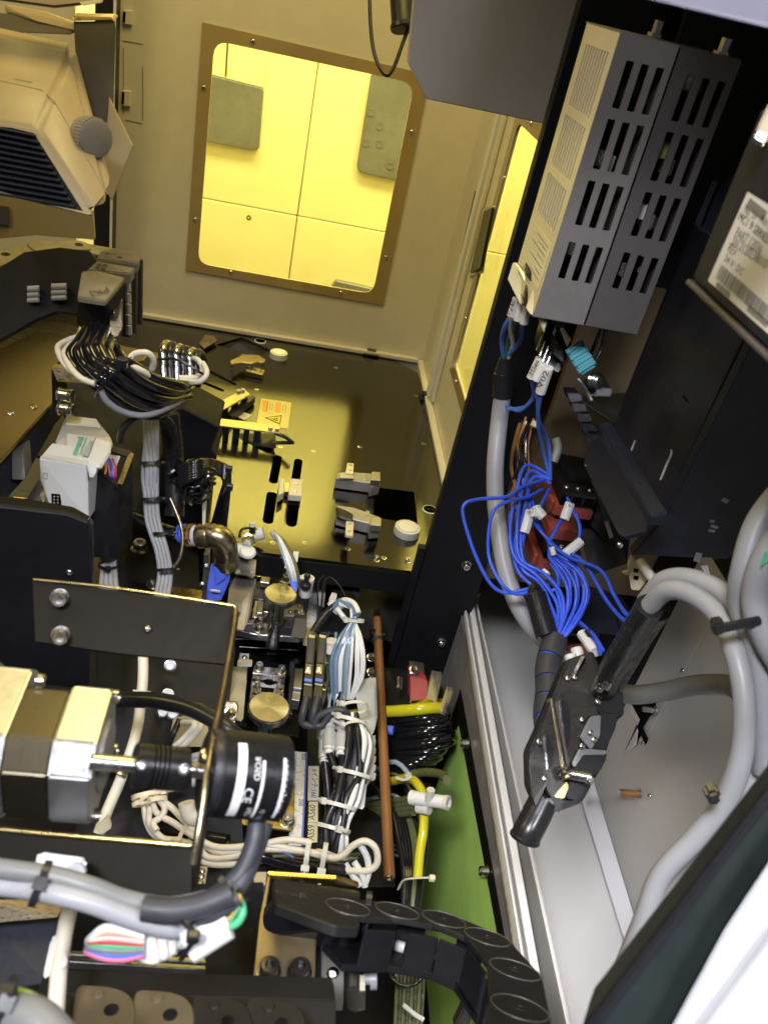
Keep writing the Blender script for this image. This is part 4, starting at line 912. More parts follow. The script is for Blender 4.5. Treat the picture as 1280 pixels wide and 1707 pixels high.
# ---- door edge, near the lens
de = T('door_edge', 'blurred dark green gasket edge of the cabinet door crossing the lower right corner', 'door edge')
hu('gasket', [(1420, 1150, .34), (1282, 1322, .34), (1190, 1440, .34), (1095, 1565, .34), (955, 1750, .34), (955, 1900, .34), (1130, 1900, .34), (1135, 1707, .34), (1280, 1490, .34), (1420, 1300, .34)], 'gasket_green', de, ext=V((.02, .03, -.01)), bevel=.002)
hu('gasket_lip', [(1282, 1318, .333), (1292, 1330, .333), (1104, 1574, .333), (974, 1748, .333), (952, 1748, .333), (1092, 1562, .333)], 'matte_black', de, ext=V((.003, .006, 0)), bevel=.001)
hu('door_panel', [(1420, 1250, .325), (1283, 1432, .325), (1205, 1550, .325), (1125, 1700, .325), (1080, 1780, .325), (1420, 1900, .325)], 'door_paint', de, ext=V((.01, .006, -.004)), bevel=.002)
hu('door_skin', [(1283, 1555, .318), (1420, 1400, .318), (1420, 1900, .318), (1120, 1780, .318), (1170, 1707, .318)], 'door_paint', de, ext=V((.01, .004, -.003)), bevel=.002)
# ================================================================== upper left: lamp head, chain, gantry, tubes, white module
lh = T('blower_head', 'cream ioniser blower head with black louvres hanging in a tilting bracket', 'blower')
b1 = V((-.02, .12, .02))
# body: upper shell + front shell around the louvre opening
SP = P3((62, 213, .75), (160, 362, .75), (121, 84, .84)); TP = P3((62, 213, .75), (0, 204, .75), (121, 84, .84))
front = P3((62, 213, .75), (160, 362, .75), (0, 204, .75))
bp0 = [hit(62, 213, front), hit(160, 362, front), hit(-60, 306, front), hit(-60, 194, front), hit(-60, 44, TP), D(121, 84, .84), hit(186, 330, SP), hit(136, 190, SP)]
hu('body_shell', bp0, 'cream_plastic', lh, ext=V((-.01, .05, 0)), bevel=.0065, seg=4, smooth=45)
L0 = [(-60, 199), (0, 206), (61, 217), (154, 357), (148, 358), (-60, 307)]
HO = [(-38, 207), (20, 213), (57, 222), (139, 352), (60, 334), (-38, 309)]
pr('front_shell', L0, off(front, .0015), .003, 'cream_plastic', lh, holes=[HO], r=0, bevel=0)
pr('duct_back', [(-38, 205), (57, 220), (141, 353), (-38, 312)], off(front, .0003), .002, 'matte_black', lh, bevel=0)
dirl = (hit(60, 225, front)-hit(0, 212, front)).normalized()
for i in range(12):
    t = i/11; ya = 214+t*110
    a = hit(-38, ya-8, off(front, .0022)); xe = 60+(136-60)*max(0, (ya+8-224))/127; b = hit(min(xe, 134), ya+12+t*8, off(front, .0022))
    d_ = (b-a).normalized(); e_ = (front[1]*1.0+V((0, 0, -.6))).normalized(); 
    ob('louvre', (a+b)/2, d_, e_, d_.cross(e_).normalized(), ((b-a).length, .0042, .0012), 'navy_black', lh, bevel=.0003)
bars('vent_mark', [((24, 131), (54, 137))], off(TP, .0002), 'ink_brown', lh, .002)
tu('shell_seam', [hit(-40, 126, off(TP, .0002)), hit(30, 141, off(TP, .0002)), hit(70, 150, off(TP, .0002)), hit(92, 170, off(SP, .0002)), hit(132, 240, off(SP, .0002)), hit(180, 324, off(SP, .0002))], .0005, 'ink_brown', lh, 6, 1)
# bracket
bkt = T('tilt_bracket', 'brown metal yoke with a pointed side plate and knurled knob holding the blower head', 'bracket')
hu('arm', [(123, 36, .87), (191, 35, .87), (193, 50, .87), (190, 110, .87), (189, 175, .87), (181, 215, .87), (135, 240, .87), (130, 120, .87)], 'taupe_metal', bkt, ext=V((0, .003, 0)), bevel=.0006)
hu('arm_edge', [(120, 27, .868), (189, 29, .868), (192, 34, .868), (124, 35, .868)], 'brass', bkt, ext=V((0, .02, .002)), bevel=.001)
pr('side_plate', [(182, 160), (222, 242), (186, 334), (135, 248), (178, 205)], Fp(180, 250, .862), .003, 'ivory_plastic' if False else 'cream_plastic', bkt, bevel=.0008)
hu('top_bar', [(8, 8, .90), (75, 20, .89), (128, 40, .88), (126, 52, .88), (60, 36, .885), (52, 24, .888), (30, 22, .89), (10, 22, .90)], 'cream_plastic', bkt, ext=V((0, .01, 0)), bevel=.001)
hu('top_bar_shade', [(-20, 20, .895), (60, 30, .89), (124, 52, .88), (118, 58, .878), (-20, 52, .88)], 'taupe_metal', bkt, ext=V((0, .01, 0)), bevel=.001)  # darker part put in for the shade under the top bar
kc = D(161, 231, .785); kd = (D(140, 226, .90)-kc).normalized(); kd = V((-.55, .8, .1)).normalized()
kd = V((-.72, .68, -.1)).normalized()
la('knob', kc+kd*.016, -kd, [(0, .0178), (.012, .0178), (.0165, .0168), (.018, .0135), (.018, 0)], 'knob_taupe', bkt, 40)
u_, v_ = frame_of(kd)
bm = bmesh.new()
for i in range(36):
    a = 2*math.pi*i/36; c = kc+kd*.011+(u_*math.cos(a)+v_*math.sin(a))*.0178
    tube_bm([c, c-kd*.011], .0006, 5, bm)
mk('knurl_ridges', bm, 'knob_taupe', bkt)
tk = T('overhead_duct', 'out of focus cream duct end cut by the top left edge above the blower', 'duct')
hu('duct', [(-40, -60, .80), (172, -60, .80), (168, 2, .80), (130, 10, .80), (90, 14, .80), (-40, -4, .80)], 'cream_plastic', tk, ext=V((0, .03, 0)), bevel=.003)
hu('rim', [(132, 4, .797), (172, -3, .797), (170, 5, .797), (138, 10, .797)], 'ivory_plastic', tk, ext=V((0, .004, 0)), bevel=.0006)
# shelf wall behind (beige) lower left of blower
sb = T('beige_guard_plate', 'beige guard plate with notched corner behind the blower, over the cable chain', 'plate')
pr('sheet', [(-40, 318), (15, 322), (155, 352), (158, 400), (60, 392), (-40, 402)], Yp(1.5), .01, 'cream_plastic', sb, bevel=.001)
pr('slot_panel', [(-20, 342), (14, 345), (16, 376), (-20, 372)], Yp(1.495), .004, 'gold_steel', sb, bevel=0)
# ---- energy chain on the gantry
ZC = .315
def link(r, a, b, z, w, h, m, top_m, wtop=.6, first=False, prongs=True, pin=True):
    d = (b-a); L = d.length; d.normalize(); s = V((0, 0, 1)).cross(d)
    pts = [a-d*w*.30+s*w*.5*math.cos(t)*1 - d*w*.2*math.sin(t) for t in [math.pi*i/8 for i in range(9)]]
    pts += [b+d*w*.12-s*w*.5*math.cos(t) + d*w*.30*math.sin(t) for t in [math.pi*i/8 for i in range(9)]]
    pts = [V((q.x, q.y, z)) for q in pts]
    lk = mk('link_plate', prism_bm(pts, V((0, 0, 1)), .004, bevel=.0008), top_m, r)
    return lk
def chain(r, P2, z, w, h, m, top_m, wall=True, windows=(), drop=.0025):
    pts = [hit(q[0], q[1], Zp(z)) for q in P2]
    for i, (a, b) in enumerate(zip(pts, pts[1:])):
        zz = z - (.0 if i % 2 == 0 else drop)
        lk = link(r, a, b, zz, w, h, m, top_m)
        d = (b-a).normalized(); s = V((0, 0, 1)).cross(d)
        mpt = V((b.x, b.y, zz)); la('pivot', mpt+V((0, 0, .0002)), V((0, 0, 1)), [(0, w*.16), (.0007, w*.15), (.0007, w*.07), (-.0005, w*.06), (-.0005, 0)], m, lk, 20)
        for sd in (-1, 1):
            c = (a+b)/2 + s*sd*w*.46; c.z = zz-h/2-.004
            ob('side_bar', c, d, s, V((0, 0, 1)), ((b-a).length*(.94 if sd < 0 else .7), .0035, h), m, r, bevel=.0008)
        c = (a+b)/2; ob('bottom_plate', V((c.x, c.y, zz-h-.006)), d, s, V((0, 0, 1)), ((b-a).length*1.05, w, .003), m, r, bevel=.0006)
uc = T('upper_cable_chain', 'dark cable chain bending round the upper left gantry with embossed end link', 'cable chain', 'cable chains')
chain(uc, [(-60, 452), (10, 424), (72, 410), (132, 408), (188, 418)], .30, .040, .085, 'matte_black', 'chain_lit_tan')
hu('link_plate', [(168, 418, .905), (197, 412, .91), (234, 422, .905), (232, 436, .90), (225, 440, .90), (160, 432, .90)], 'chain_lit_tan', uc, ext=V((0, 0, -.012)), bevel=.001)
hu('link_plate', [(162, 434, .895), (226, 446, .895), (218, 456, .89), (145, 450, .89)], 'chain_lit_tan', uc, ext=V((0, 0, -.012)), bevel=.001)
for (x, y, d) in ((176, 422, .9035), (187, 424, .9035), (175, 428, .902), (186, 430, .902), (163, 440, .890), (173, 441, .890), (160, 445, .889), (170, 447, .889), (197, 428, .9015)):
    hu('embossed_mark', [(x, y, d), (x+7, y+1, d), (x+6, y+4, d), (x-1, y+3, d)], 'chain_text', uc, ext=V((0, 0, .0006)), bevel=0)
hu('end_link', [(137, 452, .885), (160, 450, .885), (208, 462, .885), (205, 468, .88), (176, 502, .86), (130, 495, .86), (131, 490, .86)], 'chain_lit_tan', uc, ext=V((0, .0, -.006)), bevel=.0015)
epl = P3((137, 453, .884), (206, 464, .884), (176, 501, .859)); epl = off(epl, .001)
tx('PKJ', (178, 478), (150, 487), epl, 'chain_text', uc, h=.009, proud=.0007)
hu('end_wall', [(131, 497, .865), (176, 504, .865), (182, 520, .90), (178, 560, .92), (150, 560, .93), (128, 540, .92)], 'matte_black', uc, ext=V((0, .012, 0)), bevel=.001)
hu('side_wall', [(176, 502, .862), (206, 470, .885), (212, 480, .90), (200, 540, .93), (182, 548, .92)], 'matte_black', uc, ext=V((-.008, .008, 0)), bevel=.001)
for k, (x, y0, y1, d) in enumerate(((212, 452, 560, .93), (222, 440, 555, .94), (231, 432, 540, .95))):
    cy('chain_rib', (x, y0, d), (x-1, y1, d+.03), .0055, 'black_plastic', uc, 12)
for i in range(5):
    cy('held_cable', (213+i*.6, 470+i*18, .925+.004*i), (214+i*.4, 486+i*18, .929+.004*i), .0035, 'satin_steel', uc, 8)
mp_ = pr('mounting_plate', [(182, 512), (203, 488), (204, 546), (196, 562), (184, 560)], Fp(190, 530, .90), .003, 'gold_steel', uc, r=.002)
for q in ((195, 522, .897), (194, 570, .91)): cy('mount_bolt', q, (q[0]-9, q[1]+1, q[2]+.004), .004, 'steel', uc, 12)
for (x0, y0, x1, y1) in ((46, 478, 66, 506), (86, 474, 111, 504)):
    a = hu('window', [(x0, y0, .965), (x1, y0-1, .965), (x1+1, y1, .965), (x0+2, y1+2, .965)], 'hole_black', uc, ext=V((0, .001, 0)), bevel=0)
    for k in range(3): cy('held_cable', (x0+1, y0+5+k*9, .963), (x1, y0+4+k*9, .963), .0029, 'cable_grey', uc, 10)
    bars('window_edge', [((x0, y0), (x1, y0-1))], Fp(x0, y0, .9625), 'label_white', uc, .0016)
pr('chain_wall', [(-40, 462), (0, 446), (40, 420), (100, 412), (150, 418), (166, 440), (150, 505), (132, 524), (95, 520), (62, 532), (0, 568), (-40, 590)], Fp(60, 480, .97), .008, 'matte_black', uc, bevel=.001)
# ---- gantry
ga = T('gantry_beam', 'wide bronze brown gantry beam with a bright front edge at left', 'gantry')
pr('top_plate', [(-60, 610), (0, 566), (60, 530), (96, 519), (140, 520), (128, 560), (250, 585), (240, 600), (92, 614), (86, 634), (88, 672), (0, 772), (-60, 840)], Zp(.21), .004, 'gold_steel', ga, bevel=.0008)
pr('bronze_overlay', [(-60, 620), (0, 582), (62, 552), (110, 560), (126, 575), (94, 640), (86, 672), (0, 768), (-60, 836)], Zp(.2125), .0022, 'bronze_plate', ga, bevel=.0004)  # darker bronze sheet over the gold top plate
for q in ((56, 679), (18, 690), (150, 590)): sc_(q, Zp(.2126 if q[0] < 100 else .2105), .005, ga, 'button', 'gold_zinc' if q[0] == 56 else 'steel')
hu('front_face', [(0, 774, .985), (88, 674, 1.05), (89, 712, 1.06), (40, 800, 1.03), (0, 845, 1.0), (-50, 880, .98), (-50, 830, .96)], 'sheath_blackgrey', ga, ext=V((0, .02, 0)), bevel=.001)
hu('front_block', [(20, 752, 1.0), (38, 752, 1.0), (42, 800, 1.0), (20, 800, 1.0)], 'alu_matte', ga, ext=V((0, .03, 0)), bevel=.001)
hu('end_bracket', [(86, 612, .985), (120, 618, .985), (150, 622, 1.0), (150, 640, 1.0), (93, 636, .985)], 'gold_steel', ga, ext=V((0, .015, -.002)), bevel=.001)
hu('bracket_leg', [(86, 616, .984), (94, 634, .983), (96, 704, .99), (88, 708, .99)], 'brown_metal', ga, ext=V((.002, .04, 0)), bevel=.0008)
for q in ((97, 657, .98), (98, 680, .98)):
    cy('washer', q, (q[0]+4, q[1]+1, q[2]), .0085, 'steel', ga, 20)
    cy('socket_bolt', (q[0]+4, q[1]+1, q[2]), (q[0]+24, q[1]+4, q[2]-.002), .0078 if q[1] < 670 else .0068, 'steel', ga, 20)
    cy('bolt_ring', (q[0]+18, q[1]+3, q[2]-.002), (q[0]+25, q[1]+4, q[2]-.002), .0085 if q[1] < 670 else .0074, 'nickel', ga, 20)
# black housing behind the module (big dark mass)
dm_ = T('black_housing', 'large matte black housing behind the white module and tube bundle', 'housing')
hu('body', [(100, 640, 1.08), (330, 600, 1.20), (300, 700, 1.16), (220, 700, 1.12), (230, 860, 1.02), (150, 870, 1.0), (110, 720, 1.05)], 'matte_black', dm_, ext=V((0, .10, -.10)), bevel=.002)
pr('side_sheet', [(306, 680), (366, 712), (352, 748), (362, 760), (352, 800), (330, 1010), (255, 1010), (240, 690)], Yp(1.03), .08, 'matte_black', dm_, bevel=.002)
pr('mount_tab', [(296, 744), (350, 750), (349, 770), (290, 764)], Zp(.045), .006, 'black_anodized', dm_, bevel=.001)
for q in ((307, 748), (336, 762)): sc_(q, Zp(.045), .0055, dm_, 'button')
# ---- tube bundle
tb = T('black_tube_bundle', 'bundle of glossy thick black tubes with cream cables looping down from the chain', 'tube bundle')
S = [(146, 548, .90), (156, 542, .90), (166, 540, .90), (176, 548, .90), (186, 560, .91)]
M1 = [(118, 590, .88), (134, 586, .87), (150, 580, .865), (166, 578, .865), (180, 585, .87)]
M2 = [(160, 642, .86), (174, 632, .85), (188, 622, .845), (200, 610, .85), (212, 604, .86)]
M3 = [(215, 682, .89), (228, 668, .885), (240, 655, .88), (250, 642, .88), (260, 632, .89)]
EE = [(300, 668, .97), (306, 662, .97), (312, 655, .97), (316, 648, .97), (318, 642, .98)]
for i in range(5):
    tu('tube', [S[i], lerp(S[i], M1[i], .5)+((S[i][2]+M1[i][2])/2,), M1[i], (M1[i][0]+14, M1[i][1]+26, M1[i][2]-.006), M2[i], M3[i], (M3[i][0]+45, M3[i][1]+10, .93), EE[i]], .0056, 'pu_black', tb, 18)
tu('tube', [(190, 575, .92), (205, 600, .89), (230, 640, .89), (270, 668, .92), (315, 660, .97)], .0056, 'pu_black', tb, 14)
for pts in ([(135, 560, .91), (108, 570, .90), (97, 580, .89), (104, 600, .88), (122, 620, .87), (150, 632, .86)], [(140, 565, .90), (118, 575, .89), (108, 590, .88), (118, 612, .87), (135, 630, .86), (160, 640, .855)],
            [(168, 650, .85), (180, 670, .86), (210, 688, .88), (245, 692, .90), (280, 680, .93), (310, 662, .96)],
            [(214, 608, .86), (240, 620, .87), (270, 645, .91), (300, 665, .95)],
            [(216, 600, .87), (225, 590, .87), (245, 588, .87), (256, 600, .88), (254, 615, .89)],
            [(300, 630, .99), (330, 628, .99), (338, 615, .99), (332, 602, .99), (322, 596, 1.0)], [(300, 636, .99), (332, 636, .98), (345, 622, .98), (338, 605, .99)]):
    tu('cream_cable', pts, .0034, 'cable_cream' if pts[0][0] != 168 else 'cable_lightgrey', tb, 10)
for i in range(6):
    x = 268+i*11; tu('clear_tube', [(x+6, 640+i, 1.0), (x+4, 610, 1.0), (x+4, 585+i*2, 1.0), (x+9, 573+i*3, 1.01), (x+15, 582+i*3, 1.02), (x+14, 610+i, 1.03)], .0052, 'rubber_black' if i % 2 else 'nickel', tb, 10)
for a, b in (((170, 655, .845), (218, 612, .85)),):
    A_, B_ = D(*a), D(*b)
    bm = tube_bm(cr([D(162, 660, .86), D(172, 640, .838), D(190, 624, .832), D(208, 610, .838), D(216, 600, .86)], 6), .0042, 6, flat=.3); mk('cable_tie', bm, 'rubber_black', tb)
    ob('tie_head', D(204, 606, .835), V((1, 0, 0)), V((0, 1, 0)), V((0, 0, 1)), (.010, .008, .012), 'rubber_black', tb, bevel=.001)
tu('tie_tail', [(265, 600, .985), (290, 598, .97), (320, 612, .97), (345, 628, .98)], .0016, 'rubber_black', tb, 6)
tu('tie_wire', [(235, 690, .90), (270, 680, .92), (300, 660, .95), (322, 640, .97)], .0012, 'steel', tb, 5)
sp_ = T('square_bracket', 'gold toned flat bracket under the tube loops near the chain foot', 'bracket')
pr('plate', [(212, 582), (268, 588), (266, 596), (210, 590)], Zp(.10), .003, 'gold_steel', sp_)
# grey ribbon of cables
gr_ = T('grey_cable_bundle', 'bundle of light grey cables running down, tied with black cable ties', 'cable bundle')
for i in range(4):
    o = i*6.2
    tu('cable', [(242+o, 690, .99), (243+o, 740, 1.0), (241+o+(-2 if i < 2 else 2), 790, 1.01), (243+o, 830, 1.01), (246+o, 870, 1.01), (262+o*.9, 920, 1.01), (266+o, 960, 1.01), (258+o*1.1, 1000, 1.0)], .0029+.0002*(i % 2), 'cable_lightgrey', gr_, 10)
for i in range(3):
    o = i*6.5
    tu('cable', [(245+o, 696, .995), (246+o, 780, 1.006), (246+o, 850, 1.014), (262+o, 910, 1.014), (268+o, 960, 1.014), (262+o, 1000, 1.0)], .0031, 'cable_grey', gr_, 10)
for q, wd in (((252, 772, 1.0), .0105), ((253, 832, 1.0), .0105), ((272, 889, 1.005), .0105), ((278, 950, 1.0), .010)):
    tie(q, D(252, 800, 1.0)-D(251, 760, 1.0), wd, .006, 'rubber_black', gr_, w=.0018, th=.001, tail=.006, head_ang=-.9)
g2 = T('short_grey_cable_bundle', 'short tuft of grey cables leaving a black sleeve beside the white module', 'cable bundle')
cy('black_sleeve', (182, 890, .96), (182, 932, .97), .0095, 'rubber_black', g2)
for i in range(4): tu('cable', [(173+i*6, 925, .97), (172+i*6.5, 950, .97), (168+i*9, 985, .96)], .003, 'cable_grey', g2, 8)
tie((181, 942, .965), V((0, 0, 1)), .0105, .006, 'rubber_black', g2, w=.0018, tail=.006)
bt2 = T('black_sheath_hose', 'black hose rising beside the grey cable bundle', 'hose')
tu('hose', [(282, 690, 1.02), (288, 740, 1.03), (292, 800, 1.03), (290, 860, 1.03)], .0125, 'rubber_black', bt2, 12)
tu('hose', [(200, 735, .97), (205, 715, .95), (222, 698, .94), (240, 690, .94)], .0042, 'rubber_black', bt2, 10)
tu('hose', [(262, 690, .97), (285, 705, .98), (292, 735, 1.0), (290, 780, 1.02)], .004, 'rubber_black', bt2, 10)
ct = T('thin_olive_tube', 'thin clear brownish tube hanging beside the grey cable bundle', 'tube')
tu('tube', [(284, 830, 1.0), (300, 870, 1.0), (305, 900, 1.0), (300, 930, 1.0), (288, 948, 1.0)], .0022, 'brass_old', ct, 8)
tg = T('black_wire_tangle', 'coiled tangle of thin black wires with ties beside the table corner', 'wire tangle')
random.seed(11)
for k in range(22):
    pts = []
    cx_, cy_ = 318+random.uniform(-14, 14), 802+random.uniform(-12, 14)
    for j in range(6):
        a = j*1.15+random.uniform(0, 6); pts.append((cx_+math.cos(a)*random.uniform(12, 34), cy_+math.sin(a)*random.uniform(8, 30), 1.03+random.uniform(-.03, .02)))
    tu('wire', pts, random.uniform(.0013, .0026), random.choice(['pu_black', 'rubber_black', 'pu_black']), tg, 6, 4)
for k in range(7):
    tu('wire', [(300, 780+k*5, 1.0), (335, 768+k*4, 1.0), (365, 772+k*3, 1.08), (381-k, 786+k*3, 1.09), (380-k*2, 830, 1.12), (372-k*4, 900, 1.16)], .0034, 'pu_black', tg, 8)
for q in ((382, 782, .99), (383, 812, .99)): ob('tie_head', D(*q), V((1, 0, 0)), V((0, 1, 0)), V((0, 0, 1)), (.008, .006, .008), 'rubber_black', tg, bevel=.001)
hu('edge_sheet', [(337, 820, 1.04), (344, 822, 1.04), (341, 880, 1.05), (338, 880, 1.05)], 'ivory_plastic', tg, ext=V((.001, .002, 0)), bevel=0)
# ---- white module
wm = T('white_io_module', 'white plastic relay module with clear cover on a metal rail', 'module')
up = V((0, .0, 0))
hu('body', [(66, 764, .90), (146, 776, .90), (148, 868, .93), (120, 850, .93), (84, 846, .93), (80, 808, .92), (68, 800, .92)], 'white_plastic', wm, ext=V((.004, .035, 0)), bevel=.001)
hu('sloped_top', [(66, 762, .899), (146, 774, .899), (166, 781, .90), (188, 740, .97), (184, 728, .98), (104, 730, .97)], 'offwhite_plastic', wm, ext=V((0, .006, -.006)), bevel=.001)
hu('upper_deck', [(92, 738, .96), (110, 694, 1.02), (162, 700, 1.02), (165, 710, 1.01), (172, 718, 1.0), (184, 727, .985), (176, 742, .965), (104, 736, .962)], 'grey_plastic', wm, ext=V((0, .006, -.012)), bevel=.001)
hu('deck_plate', [(112, 692, 1.018), (161, 698, 1.018), (163, 705, 1.01), (168, 712, 1.0), (110, 708, 1.0)], 'white_plastic', wm, ext=V((0, .002, -.004)), bevel=.0006)
hu('clear_cover', [(112, 722, .952), (160, 728, .952), (140, 762, .91), (112, 758, .915)], 'offwhite_plastic', wm, ext=V((0, .004, -.006)), bevel=.0008)
pp_ = P3((112, 722, .950), (160, 728, .950), (140, 762, .908))
bars('green_print', [((136, 729), (124, 757), .003), ((145, 729), (134, 757), .0014), ((130, 728), (140, 730), .003), ((127, 740), (138, 742), .0012)], off(pp_, .001), 'teal_print', wm, .002, .0004)
hu('cover_shade', [(152, 733, .945), (156, 742, .94), (147, 762, .907), (137, 758, .912)], 'grey_plastic', wm, ext=V((0, .001, .001)), bevel=.0004)  # grey part put in for the shade on the cover
hu('latch_block', [(160, 729, .95), (186, 737, .955), (184, 755, .93), (168, 780, .895), (150, 772, .90), (147, 764, .905)], 'white_plastic', wm, ext=V((0, .004, -.006)), bevel=.0015)
hu('side_hook', [(146, 776, .895), (162, 782, .895), (160, 790, .895), (154, 790, .895), (156, 797, .897), (149, 796, .897), (150, 788, .897)], 'white_plastic', wm, ext=V((0, .006, 0)), bevel=.0008)
for i in range(3): hu('notch', [(163+i*7, 707+i*7, 1.0), (167+i*7, 709+i*7, 1.0), (167+i*7, 714+i*7, .995), (163+i*7, 713+i*7, .995)], 'white_plastic', wm, ext=V((0, .004, -.006)), bevel=.0006)
fpl = P3((66, 764, .899), (146, 776, .899), (84, 846, .929))
so_ = pr('pin_socket', [(86, 823), (103, 824), (103, 847), (87, 845)], off(fpl, .0006), .0005, 'hole_black', wm, bevel=0)
for i in range(2):
    for j in range(4): sc_((91+i*6, 828+j*5), off(fpl, .0008), .0011, so_, 'button', 'cable_grey', 'pin')
bars('mark', [((72, 788), (79, 789), .0006), ((72, 797), (79, 798), .0006), ((73, 788), (73, 797), .0006), ((79, 789), (79, 798), .0006)], off(fpl, .0005), 'cable_grey', wm, .0006)
hu('rail', [(45, 830, .96), (66, 798, .97), (78, 812, .95), (68, 836, .94), (56, 836, .945)], 'satin_steel', wm, ext=V((0, .006, -.006)), bevel=.0008)
hu('rail_lip', [(66, 826, .94), (80, 808, .94), (81, 820, .94), (72, 840, .935)], 'alu', wm, ext=V((0, .003, 0)), bevel=.0006)
cy('rail_screw', (24, 832, .93), (44, 834, .93), .004, 'gold_zinc', wm, 12)
bw2 = T('module_backplane', 'black open box holding a white slot and coloured wires beside the module', 'box')
hu('front_wall', [(148, 776, .94), (198, 812, .93), (203, 930, .96), (150, 930, .96)], 'black_plastic', bw2, ext=V((0, .008, 0)), bevel=.001)
hu('side_wall', [(198, 812, .93), (222, 770, .98), (222, 900, 1.0), (203, 930, .96)], 'brown_metal', bw2, ext=V((-.006, .002, 0)), bevel=.001)
hu('rim', [(196, 806, .928), (204, 808, .928), (224, 756, .985), (216, 752, .985)], 'gold_steel', bw2, ext=V((0, .002, -.002)), bevel=.0006)
hu('top_rim', [(188, 742, .99), (220, 752, .985), (214, 762, .975), (184, 752, .98)], 'black_plastic', bw2, ext=V((0, .004, -.004)), bevel=.0006)
hu('white_slot', [(183, 758, .975), (201, 760, .975), (192, 782, .96), (176, 778, .96)], 'white_plastic', bw2, ext=V((0, .004, -.003)), bevel=.0006)
for i, (m_, x) in enumerate((('wire_pink', 178), ('wire_blue', 182), ('wire_purple', 186), ('wire_red', 190), ('wire_orange', 174), ('wire_blue', 185))):
    tu('wire', [(x-2, 765, .955), (x+3, 778, .945), (x+6-i, 792, .94), (x+8-i, 802, .95)], .0012, m_, bw2, 6)
# ---- large foreground-left dark cover
bp2 = T('black_motor_cover', 'large matte black cover plate with a chamfered brown top edge at left', 'cover')
pr('plate', [(-60, 838), (112, 858), (147, 872), (153, 985), (150, 1150), (-60, 1130)], Yp(.62), .006, 'matte_black', bp2, bevel=.001)
hu('top_edge', [(-60, 828, .80), (30, 836, .80), (118, 851, .80), (148, 868, .80), (120, 866, .795), (80, 858, .795), (-60, 850, .79)], 'brown_metal', bp2, ext=V((0, .010, -.002)), bevel=.001)
hu('side_edge', [(147, 868, .80), (154, 876, .80), (154, 1010, .83), (149, 985, .825)], 'navy_black', bp2, ext=V((0, .008, 0)), bevel=.0008)
sc_((116, 954), Yp(.619), .0035, bp2, 'button')
hu('ledge', [(55, 958, .80), (150, 970, .82), (150, 974, .82), (55, 964, .80)], 'sheath_blackgrey', bp2, ext=V((0, .01, 0)), bevel=.0006)
# ================================================================== middle: elbow, stages, knobs, rulers, cables, coils
zb_ = -.14
hb = T('heavy_base_plate', 'black base plate with bright socket screws behind the brown bracket', 'plate')
pr('plate', [(200, 870), (250, 870), (330, 900), (335, 1010), (196, 1010)], Zp(-.03), .02, 'matte_black', hb, bevel=.001)
sc_((233, 916), Zp(-.03), .0095, hb, 'washer'); sc_((254, 977), Zp(-.02), .006, hb, 'washer')
pr('lit_strip', [(212, 968), (262, 974), (264, 996), (208, 992)], Zp(-.022), .006, 'black_anodized', hb, bevel=.001)
pr('brass_strip', [(282, 976), (340, 984), (344, 1006), (278, 1006)], Zp(-.025), .006, 'gold_zinc', hb, bevel=.0008)
# ---- brass elbow with blue tap
el = T('brass_elbow', 'old brass pipe elbow with a blue push-in fitting and blue lever', 'pipe elbow')
A1, B1, C1 = D(334, 893, 1.06), D(374, 893, 1.05), D(378, 940, 1.09)
def arc3(a, b, c, n=8): return [a*(1-t)**2+b*2*t*(1-t)+c*t*t for t in [i/n for i in range(n+1)]]
bend = [A1, D(348, 893, 1.057)]+arc3(D(354, 893, 1.055), D(373, 893, 1.05), D(376, 915, 1.07), 8)+[D(377, 943, 1.09)]
mk('elbow_body', tube_bm(bend, .0158, 28), 'brass_old', el, smooth=50)
ax = (A1-B1).normalized()
la('cast_collar', D(332, 893, 1.06), ax*-1, [(0, .0150), (.002, .0165), (.014, .0165), (.017, .0155)], 'brass_old', el, 28)
la('cast_collar', D(377, 944, 1.09), (D(376, 915, 1.07)-D(377, 944, 1.09)), [(0, .0140), (.002, .0165), (.014, .0165), (.018, .0155)], 'brass_old', el, 28)
prof = []
for i in range(4): prof += [(i*.0026, .0118), (i*.0026+.0013, .0136)]
la('thread_tape', D(333, 893, 1.06), ax, prof, 'white_plastic', el, 24)
la('hex_nut', D(324, 892, 1.062), ax, [(0, .0150), (.010, .0150), (.0115, .0135), (.0116, .007)], 'copper', el, 6)
la('hex_nut', D(319, 891, 1.0625), ax, [(0, .0140), (.003, .0140), (.0031, .007)], 'brass', el, 24)
la('blue_collar', D(311, 889, 1.064), ax, [(0, .0095), (.001, .0125), (.004, .0125), (.0045, .0100), (.006, .0100), (.0065, .0125), (.0095, .0120), (.010, .008)], 'fitting_blue', el, 24)
tu('black_hose', [(308, 888, 1.065), (285, 886, 1.06), (250, 874, 1.04), (222, 862, 1.02), (205, 856, 1.0)], .0082, 'pu_black', el, 18)
hu('blue_tap', [(352, 941, 1.08), (385, 944, 1.08), (383, 968, 1.09), (372, 985, 1.10), (368, 1003, 1.10), (344, 1003, 1.10), (345, 985, 1.09), (353, 960, 1.085)], 'fitting_blue', el, ext=V((0, .012, -.004)), bevel=.002)
hu('blue_lever', [(356, 945, 1.072), (380, 947, 1.072), (376, 966, 1.08), (360, 978, 1.085)], 'fitting_blue', el, ext=V((0, .006, 0)), bevel=.002)
ob('torn_tape', D(359, 985, 1.083), V((1, 0, 0)), V((0, 1, .3)), V((0, -.3, 1)), (.013, .002, .004), 'print_white', el)
mpf = T('upright_flange', 'thin upright metal flange with white screw heads beside the blue tap', 'flange')
hu('sheet', [(340, 925, 1.09), (347, 925, 1.09), (345, 1005, 1.12), (336, 1005, 1.12)], 'satin_steel', mpf, ext=V((.001, .02, 0)), bevel=.0006)
